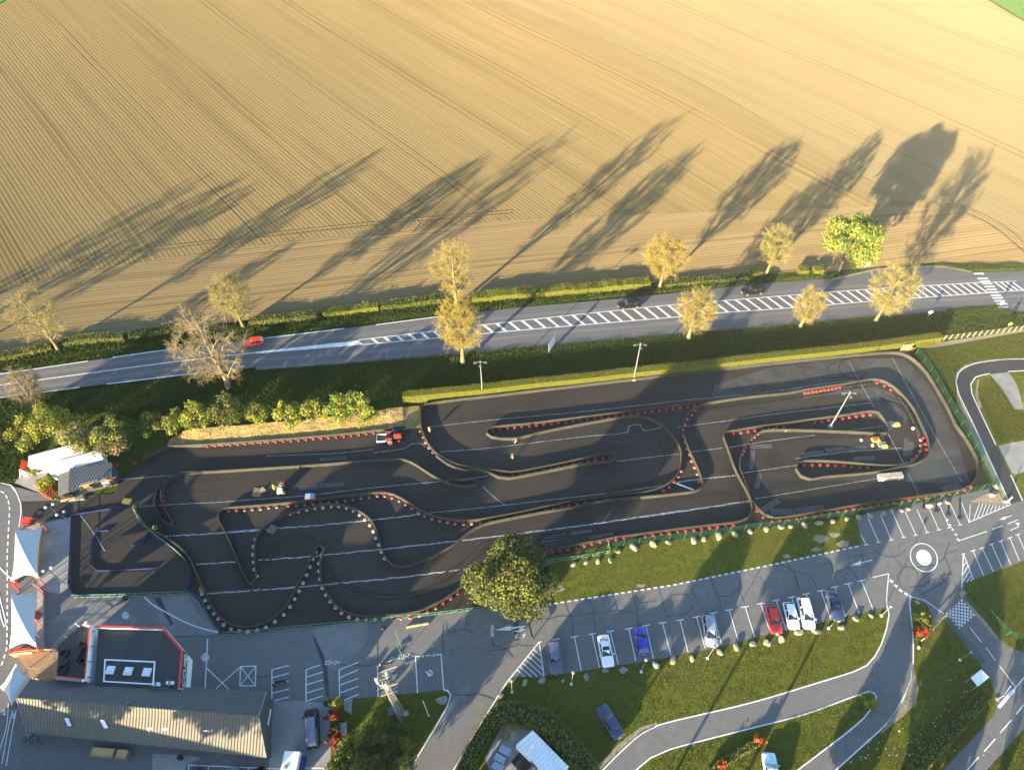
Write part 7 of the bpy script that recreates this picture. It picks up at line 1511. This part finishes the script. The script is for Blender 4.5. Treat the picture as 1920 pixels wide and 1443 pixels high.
crate(1711, 804, 'small white block on the infield of the eastern hairpin', 'white', (.35, .35, .4)); crate(1614, 826, 'small pinkish white block left of the loaded trolley', 'pale', (.35, .35, .35)); crate(1635, 836, 'small white canister just below the loaded trolley', 'white', (.3, .3, .4)); crate(239, 941, 'yellow wooden crate at the top corner of the pen railing', 'wood_pale', (1.3, .9, .35), -.15, 'yellow'); crate(1449, 807, 'small pale block at the notch of the wedge island', 'white', (.4, .35, .4)); crate(1473, 808, 'second small pale block at the notch of the wedge island', 'pale', (.4, .35, .4))
# tractor on the north straight
p = P(736, 824); r = empty('compact_tractor', p, R_(4), 'red and cream compact tractor with a front loader on the north straight', 'tractor')
mb = MB(); mb.box((.95, 0, .95), (1.5, .75, .65), 0, 0, .85); mb.build('bonnet', M['redpaint'], r); mb = MB(); mb.box((-.2, 0, .85), (1.1, .9, .5)); mb.build('chassis', M['black'], r); mb = MB(); mb.box((-.3, 0, 1.3), (.5, .55, .15)); mb.box((-.55, 0, 1.6), (.1, .55, .5)); mb.build('seat', M['black'], r)
for x, y, rad, w_ in ((-.5, .75, .62, .34), (-.5, -.75, .62, .34), (1.2, .6, .40, .25), (1.2, -.6, .40, .25)): 
    mb = MB(); mb.tube((x, y-w_/2, rad), (x, y+w_/2, rad), rad, n=16); wq = mb.build('wheel', M['tyre'], r); mb = MB(); mb.tube((x, y-w_/2-.01, rad), (x, y+w_/2+.01, rad), rad*.5, n=12); mb.build('rim', M['yellow'], wq)
for s in (-1, 1): mb = MB(); mb.box((-.5, s*.75, 1.32), (1.1, .38, .1)); mb.build('mudguard', M['redpaint'], r)
mb = MB(); mb.tube((-.75, -.5, 1.2), (-.75, -.5, 2.2), .04, n=6); mb.tube((-.75, .5, 1.2), (-.75, .5, 2.2), .04, n=6); mb.tube((-.75, -.5, 2.2), (-.75, .5, 2.2), .04, n=6); mb.build('roll_bar', M['black'], r); mb = MB(); mb.tube((.15, 0, 1.1), (-.05, 0, 1.35), .03, n=6); mb.build('steering_column', M['black'], r)
p = P(719, 826); r = empty('flat_trailer', p, R_(4), 'cream coloured open trailer hitched behind the red tractor', 'trailer'); mb = MB(); mb.box((0, 0, .62), (2.1, 1.5, .1)); mb.build('bed', M['darksteel'], r)
for x, y, lx, ly in ((0, .75, 2.1, .06), (0, -.75, 2.1, .06), (1.05, 0, .06, 1.44), (-1.05, 0, .06, 1.44)): mb = MB(); mb.box((x, y, .88), (lx, ly, .42)); mb.build('side_board', M['canvas'], r)
for s in (-1, 1): mb = MB(); mb.tube((0, s*.85-.08, .3), (0, s*.85+.08, .3), .3, n=14); mb.build('wheel', M['tyre'], r)
mb = MB(); mb.box((1.5, 0, .5), (.9, .08, .08)); mb.build('drawbar', M['darksteel'], r)
crate(732, 831, 'orange and white tool crate standing in front of the tractor', 'orange', (.8, .7, .8), .1, 'white'); crate(741, 813, 'blue drum crate behind the tractor', 'blue', (.9, .7, .9), .1)
# things on the western straight
rp_ = pallet(483, 923, R_(-6), 'reddish pallet lying on the western straight', 'wood', 1.5, 1.6, 5); mb = MB(); p = P(493, 922); mb.add([(p.x-.7, p.y-.7, .02), (p.x+.6, p.y+.2, .02), (p.x-.2, p.y+.9, .35), (p.x-.7, p.y-.7, .06), (p.x+.6, p.y+.2, .06), (p.x-.2, p.y+.9, .39)], [(0, 2, 1), (3, 4, 5), (0, 1, 4, 3), (1, 2, 5, 4), (2, 0, 3, 5)]); tag(mb.build('plywood_sheet', M['wood_grey']), 'grey plywood offcut leaning by the reddish pallet', 'board')
machine(527, 921, R_(100), 'white and silver generator cart next to the worker in yellow', 'steel', 'white', 1.15, 'generator_cart', 'cart'); crate(531, 925, 'yellow box in front of the generator cart', 'yellow', (.6, .4, .4), .1); crate(530, 913, 'wooden tool frame behind the generator cart', 'wood', (.8, .5, 1.0), .3)
p = P(583, 936); r = empty('supply_bin', p, R_(4), 'blue, white and orange skip bin against the infield barrier', 'bin'); mb = MB(); mb.box((0, 0, .55), (1.5, 1.0, 1.1)); mb.build('box', M['orange'], r); mb = MB(); mb.box((-.28, 0, 1.125), (.85, 1.0, .05)); mb.build('lid', M['white'], r); mb = MB(); mb.box((.43, .1, 1.125), (.5, .8, .05)); mb.build('lid', M['bluelite'], r)
crate(511, 993, 'dark grey tyre dolly box under the arch of the infield lobe', 'wood_grey', (1.1, 1.3, .5), -.4, 'darksteel')
def cone(px, py, lab, col='redpaint', s=1.0):
    p = P(px, py); mb = MB(); mb.lathe([(.26*s, 0), (.26*s, .04), (.16*s, .05), (.04*s, .6*s), (.001, .62*s)], (p.x, p.y, 0), 12); tag(mb.build('traffic_cone', M[col]), lab, 'cone')
cone(219, 872, 'larger red cone beside the dark kiosk wall', s=1.6); cone(253, 868, 'red cone on the tarmac at the start of the dry bank', s=1.1); cone(378, 1105, 'orange cone beside the south-west bend', 'orange', 1.5); cone(247, 935, 'small red cone beside the yellow crate', s=.8)
# wooden boxes and bicycles behind the barn, dust bins
def planter(px, py, d, lab): 
    p = P(px, py); r = empty('wooden_crate', p, R_(-5), lab, 'crate'); mb = MB()
    for x, y, lx, ly in ((0, d[1]/2, d[0], .06), (0, -d[1]/2, d[0], .06), (d[0]/2, 0, .06, d[1]-.07), (-d[0]/2, 0, .06, d[1]-.07)): mb.box((x, y, .4), (lx, ly, .8))
    mb.build('sides', M['wood'], r); mb = MB(); mb.box((0, 0, .62), (d[0]-.08, d[1]-.08, .05)); mb.build('filling', M['wood_pale'], r)
planter(196, 1412, (3.2, 1.1), 'long wooden crate against the south wall of the barn'); planter(232, 1415, (1.6, 1.1), 'shorter wooden crate right of the long one behind the barn')
def bicycle(px, py, rz, lab):
    p = P(px, py); r = empty('bicycle', p, rz, lab, 'bicycle', 'bicycles parked at the corner of the barn')
    for x in (-.5, .5):
        mb = MB(); mb.lathe([(.32+.025*math.cos(t), .025*math.sin(t)) for t in np.linspace(0, 2*math.pi, 7)], (0, 0, 0), 16); mb.v = [(x+v[0], v[2], .35+v[1]) for v in mb.v]; mb.build('wheel', M['tyre'], r)
    mb = MB()
    for a, b in (((-.5, .35), (0, .3)), ((0, .3), (-.15, .8)), ((-.5, .35), (-.12, .75)), ((0, .3), (.38, .8)), ((-.12, .75), (.38, .78)), ((.38, .9), (.5, .35))): mb.tube((a[0], 0, a[1]), (b[0], 0, b[1]), .022, n=5)
    mb.build('frame', M['steel'], r); mb = MB(); mb.box((-.17, 0, .86), (.26, .13, .06)); mb.build('saddle', M['black'], r); mb = MB(); mb.tube((.38, -.28, .95), (.38, .28, .95), .018, n=5); mb.build('handlebar', M['chrome'], r)
for k, (x, y) in enumerate(((53, 1383), (58, 1386), (63, 1384), (75, 1388))): bicycle(x, y, R_(60+25*k), 'bicycle leaning in the dark cluster at the south-west corner of the barn')
for x, y, lab in ((340, 1421, 'black round bin behind the barn'), (720-0, 1179, 'black round drain bin below the green railing'), (236, 1124, 'dark loudspeaker bin by the pen railing'), (612, 1320, 'small dark square bin at the corner of the concrete pad')):
    p = P(x, y); mb = MB(); mb.lathe([(.26, 0), (.32, .75), (.34, .76), (.30, .8), (.001, .84)], (p.x, p.y, 0), 14); tag(mb.build('litter_bin', M['black']), lab, 'bin')
p = P(646, 1367); mb = MB(); mb.box((p.x, p.y, .5), (.8, 1.2, .9), .1); mb.box((p.x, p.y, .99), (.9, 1.3, .06), .1, 1); tag(mb.build('grey_tank', [M['steel'], M['rock_grey']]), 'grey tank on the lawn beside the red shrubs', 'tank')
def small_fence(px, lab, col='steel', h=1.0): rail_fence(px, lab, h, 1.6, col, 'railing', False)
small_fence([(146, 1172), (153, 1178), (160, 1182)], 'short white stair rail at the north tip of the terrace', 'white', .9); small_fence([(110, 1214), (145, 1178)], 'sloping glass rail beside the terrace stairs', 'steel', .9)
# the slalom arm at the left edge
q = PP([(0, 1062), (34, 1096)]); r = empty('boom_barrier', q[1], 0, 'white boom with red base crossing the western circuit', 'barrier'); Q = [a-q[1] for a in q]; mb = MB(); mb.tube((Q[0].x, Q[0].y, 1.0), (0, 0, 1.0), .08, n=8); mb.build('boom', M['white'], r); mb = MB(); mb.box((-.4, .3, .55), (.6, .6, 1.1), R_(40)); mb.build('base', M['redpaint'], r)
# ------------------------------------------------------------------ people
M['skin'] = mat('skin', (.50, .30, .20), .6, .3); M['hiviz'] = mat('yellow_hi_vis', (.62, .66, .06), .7, .2); M['or_jacket'] = mat('orange_jacket', (.80, .22, .05), .7, .2); M['trouser'] = mat('grey_trousers', (.22, .22, .24), .8, .2); M['dark_cloth'] = mat('dark_clothes', (.05, .045, .05), .8, .2); M['brown_cloth'] = mat('brown_jacket', (.30, .12, .06), .8, .2); M['hair'] = mat('dark_hair', (.04, .025, .018), .7, .2); M['pale_cloth'] = mat('pale_trousers', (.45, .43, .40), .8, .2)
def person(px, py, rz, lab, pose, top, legs, cap=None):
    """one continuous skinned body; joints laid out for the pose"""
    p = P(px, py); J = {}
    crouch = pose == 'crouch'
    hz = .55 if crouch else .95; bend = R_(38) if crouch else R_(6)
    def up(z): return Vector((math.sin(bend)*z, 0, hz+math.cos(bend)*z))
    J['pelvis'] = Vector((0, 0, hz)); J['waist'] = up(.16); J['chest'] = up(.36); J['neck'] = up(.53); J['jaw'] = up(.62)+Vector((.02, 0, 0)); J['head'] = up(.72)+Vector((.02, 0, 0)); J['crown'] = up(.80)+Vector((.01, 0, 0))
    E_ = [('pelvis', 'waist'), ('waist', 'chest'), ('chest', 'neck'), ('neck', 'jaw'), ('jaw', 'head'), ('head', 'crown')]; rad = dict(pelvis=.155, waist=.135, chest=.165, neck=.06, jaw=.085, head=.105, crown=.07)
    for s, n_ in ((1, 'l'), (-1, 'r')):
        st = .32*s if pose == 'walk' else (.05*s)
        J['hip'+n_] = J['pelvis']+Vector((0, .10*s, -.06)); 
        if crouch: J['knee'+n_] = Vector((.36, .16*s, .50)); J['ank'+n_] = Vector((.05+.08*s, .15*s, .09))
        else: J['knee'+n_] = Vector((.04+st*.62, .10*s, .50)); J['ank'+n_] = Vector((st*.9-(.05 if st < 0 else 0), .10*s, .09))
        J['toe'+n_] = J['ank'+n_]+Vector((.19, .02*s, -.045)); J['sho'+n_] = up(.47)+Vector((0, .19*s, 0))
        sw = -.24*s if pose == 'walk' else (.12 if pose == 'stand' else .30)
        J['elb'+n_] = J['sho'+n_]+Vector((sw*.5, .07*s, -.27)); J['wri'+n_] = J['elb'+n_]+Vector((sw*.6+.08, -.02*s, -.22)); hd = (J['wri'+n_]-J['elb'+n_]).normalized(); J['palm'+n_] = J['wri'+n_]+hd*.09
        E_ += [('pelvis', 'hip'+n_), ('hip'+n_, 'knee'+n_), ('knee'+n_, 'ank'+n_), ('ank'+n_, 'toe'+n_), ('chest', 'sho'+n_), ('sho'+n_, 'elb'+n_), ('elb'+n_, 'wri'+n_), ('wri'+n_, 'palm'+n_)]
        rad.update({'hip'+n_: .105, 'knee'+n_: .065, 'ank'+n_: .048, 'toe'+n_: .042, 'sho'+n_: .075, 'elb'+n_: .046, 'wri'+n_: .032, 'palm'+n_: .038})
        side = Vector((.8, 0, .1))
        for k, (off, ln_) in enumerate(((-.034, .075), (-.012, .09), (.012, .085), (.033, .065))):
            a = 'f%d%s' % (k, n_); J[a] = J['palm'+n_]+side*off+hd*.03; J[a+'t'] = J[a]+hd*ln_+Vector((.02, -.015*s, 0)); E_ += [('palm'+n_, a), (a, a+'t')]; rad[a] = .010; rad[a+'t'] = .008
        J['th'+n_] = J['wri'+n_]+hd*.03+side*.05; J['tht'+n_] = J['th'+n_]+hd*.05+side*.02; E_ += [('wri'+n_, 'th'+n_), ('th'+n_, 'tht'+n_)]; rad['th'+n_] = .012; rad['tht'+n_] = .009
    names = list(J); ix = {n_: i for i, n_ in enumerate(names)}; me = bpy.data.meshes.new('skeleton'); me.from_pydata([J[n_] for n_ in names], [(ix[a], ix[b]) for a, b in E_], []); me.update()
    t = bpy.data.objects.new('skeleton', me); COL.objects.link(t); sk = t.modifiers.new('skin', 'SKIN'); sk.use_smooth_shade = True
    for n_ in names: d_ = me.skin_vertices[0].data[ix[n_]]; d_.radius = (rad[n_], rad[n_]*(.72 if n_ in ('chest', 'waist', 'pelvis') else 1)) if n_ in ('chest', 'waist', 'pelvis') else (rad[n_], rad[n_])
    me.skin_vertices[0].data[ix['pelvis']].use_root = True; sb = t.modifiers.new('sub', 'SUBSURF'); sb.levels = 1
    out = bpy.data.meshes.new_from_object(t.evaluated_get(bpy.context.evaluated_depsgraph_get())); bpy.data.objects.remove(t)
    out.name = 'body'; out.materials.clear()
    for m in ('skin', top, legs, 'black'): out.materials.append(M[m])
    def cls(a):
        if a[:3] in ('jaw', 'hea', 'cro', 'nec', 'pal') or a[0] == 'f' or a[:2] == 'th': return 0
        if a[:3] in ('toe', 'ank'): return 3
        return 2 if a[:3] in ('hip', 'kne', 'pel') else 1
    jv = [J[n_] for n_ in names]; cl = [cls(n_) for n_ in names]; mids = [((J[a]+J[b])/2, cls(b) if cls(a) != 0 else 0) for a, b in E_]
    pts = list(zip(jv, cl))+mids
    for f in out.polygons: c_ = f.center; f.material_index = min(pts, key=lambda q: (q[0]-c_).length)[1]
    root = put('person', out, [], None, True); root.location = (p.x, p.y, Z2); root.rotation_euler = (0, 0, rz); tag(root, lab, 'person')
    hd_ = J['head']; mb = MB(); mb.lathe([(.115, -.01), (.122, .05), (.105, .11), (.06, .15), (.001, .165)], hd_+Vector((-.012, 0, -.0)), 12); mb.build('cap' if cap else 'hair', M[cap or 'hair'], root, True)
    for s in (-1, 1): mb = MB(); mb.box(hd_+Vector((.098, .036*s, .0)), (.02, .022, .014)); mb.build('eye', M['black'], root)
    mb = MB(); mb.box(hd_+Vector((.112, 0, -.03)), (.035, .026, .045), 0, 0, .6); mb.build('nose', M['skin'], root)
person(806, 812, R_(70), 'person in a bright orange jacket standing just inside the north barrier', 'stand', 'or_jacket', 'pale_cloth', 'or_jacket')
person(967, 831, R_(200), 'person in a brown jacket in mid stride beside the thin finger', 'walk', 'brown_cloth', 'pale_cloth')
person(961, 861, R_(250), 'person with an orange cap and grey trousers standing on the open track', 'stand', 'dark_cloth', 'trouser', 'or_jacket')
person(516, 919, R_(-20), 'worker in yellow hi-vis jacket and trousers beside the generator cart', 'stand', 'hiviz', 'hiviz', 'hiviz')
person(536, 915, R_(180), 'person in brown bending over behind the generator cart', 'crouch', 'brown_cloth', 'dark_cloth')
person(288, 995, R_(30), 'person in a yellow vest crouching at the railing by the track entrance', 'crouch', 'hiviz', 'dark_cloth', 'hiviz')
person(738, 815, R_(0), 'driver in dark clothes standing beside the red tractor', 'stand', 'dark_cloth', 'trouser')
# ------------------------------------------------------------------ thin evening haze: brightest towards the point opposite the sun
hm = bpy.data.materials.new('haze'); hm.use_nodes = True; hn = hm.node_tree; hn.nodes.remove(hn.nodes['Principled BSDF'])
pv = hn.nodes.new('ShaderNodeVolumePrincipled'); pv.inputs['Color'].default_value = (1.0, .97, .88, 1); pv.inputs['Density'].default_value = HAZE; pv.inputs['Anisotropy'].default_value = -.6
hn.links.new(pv.outputs[0], hn.nodes['Material Output'].inputs['Volume'])
mb = MB(); mb.box((0, 0, 45.5), (6100, 6100, 125)); tag(mb.build('haze', hm), kind='stuff')
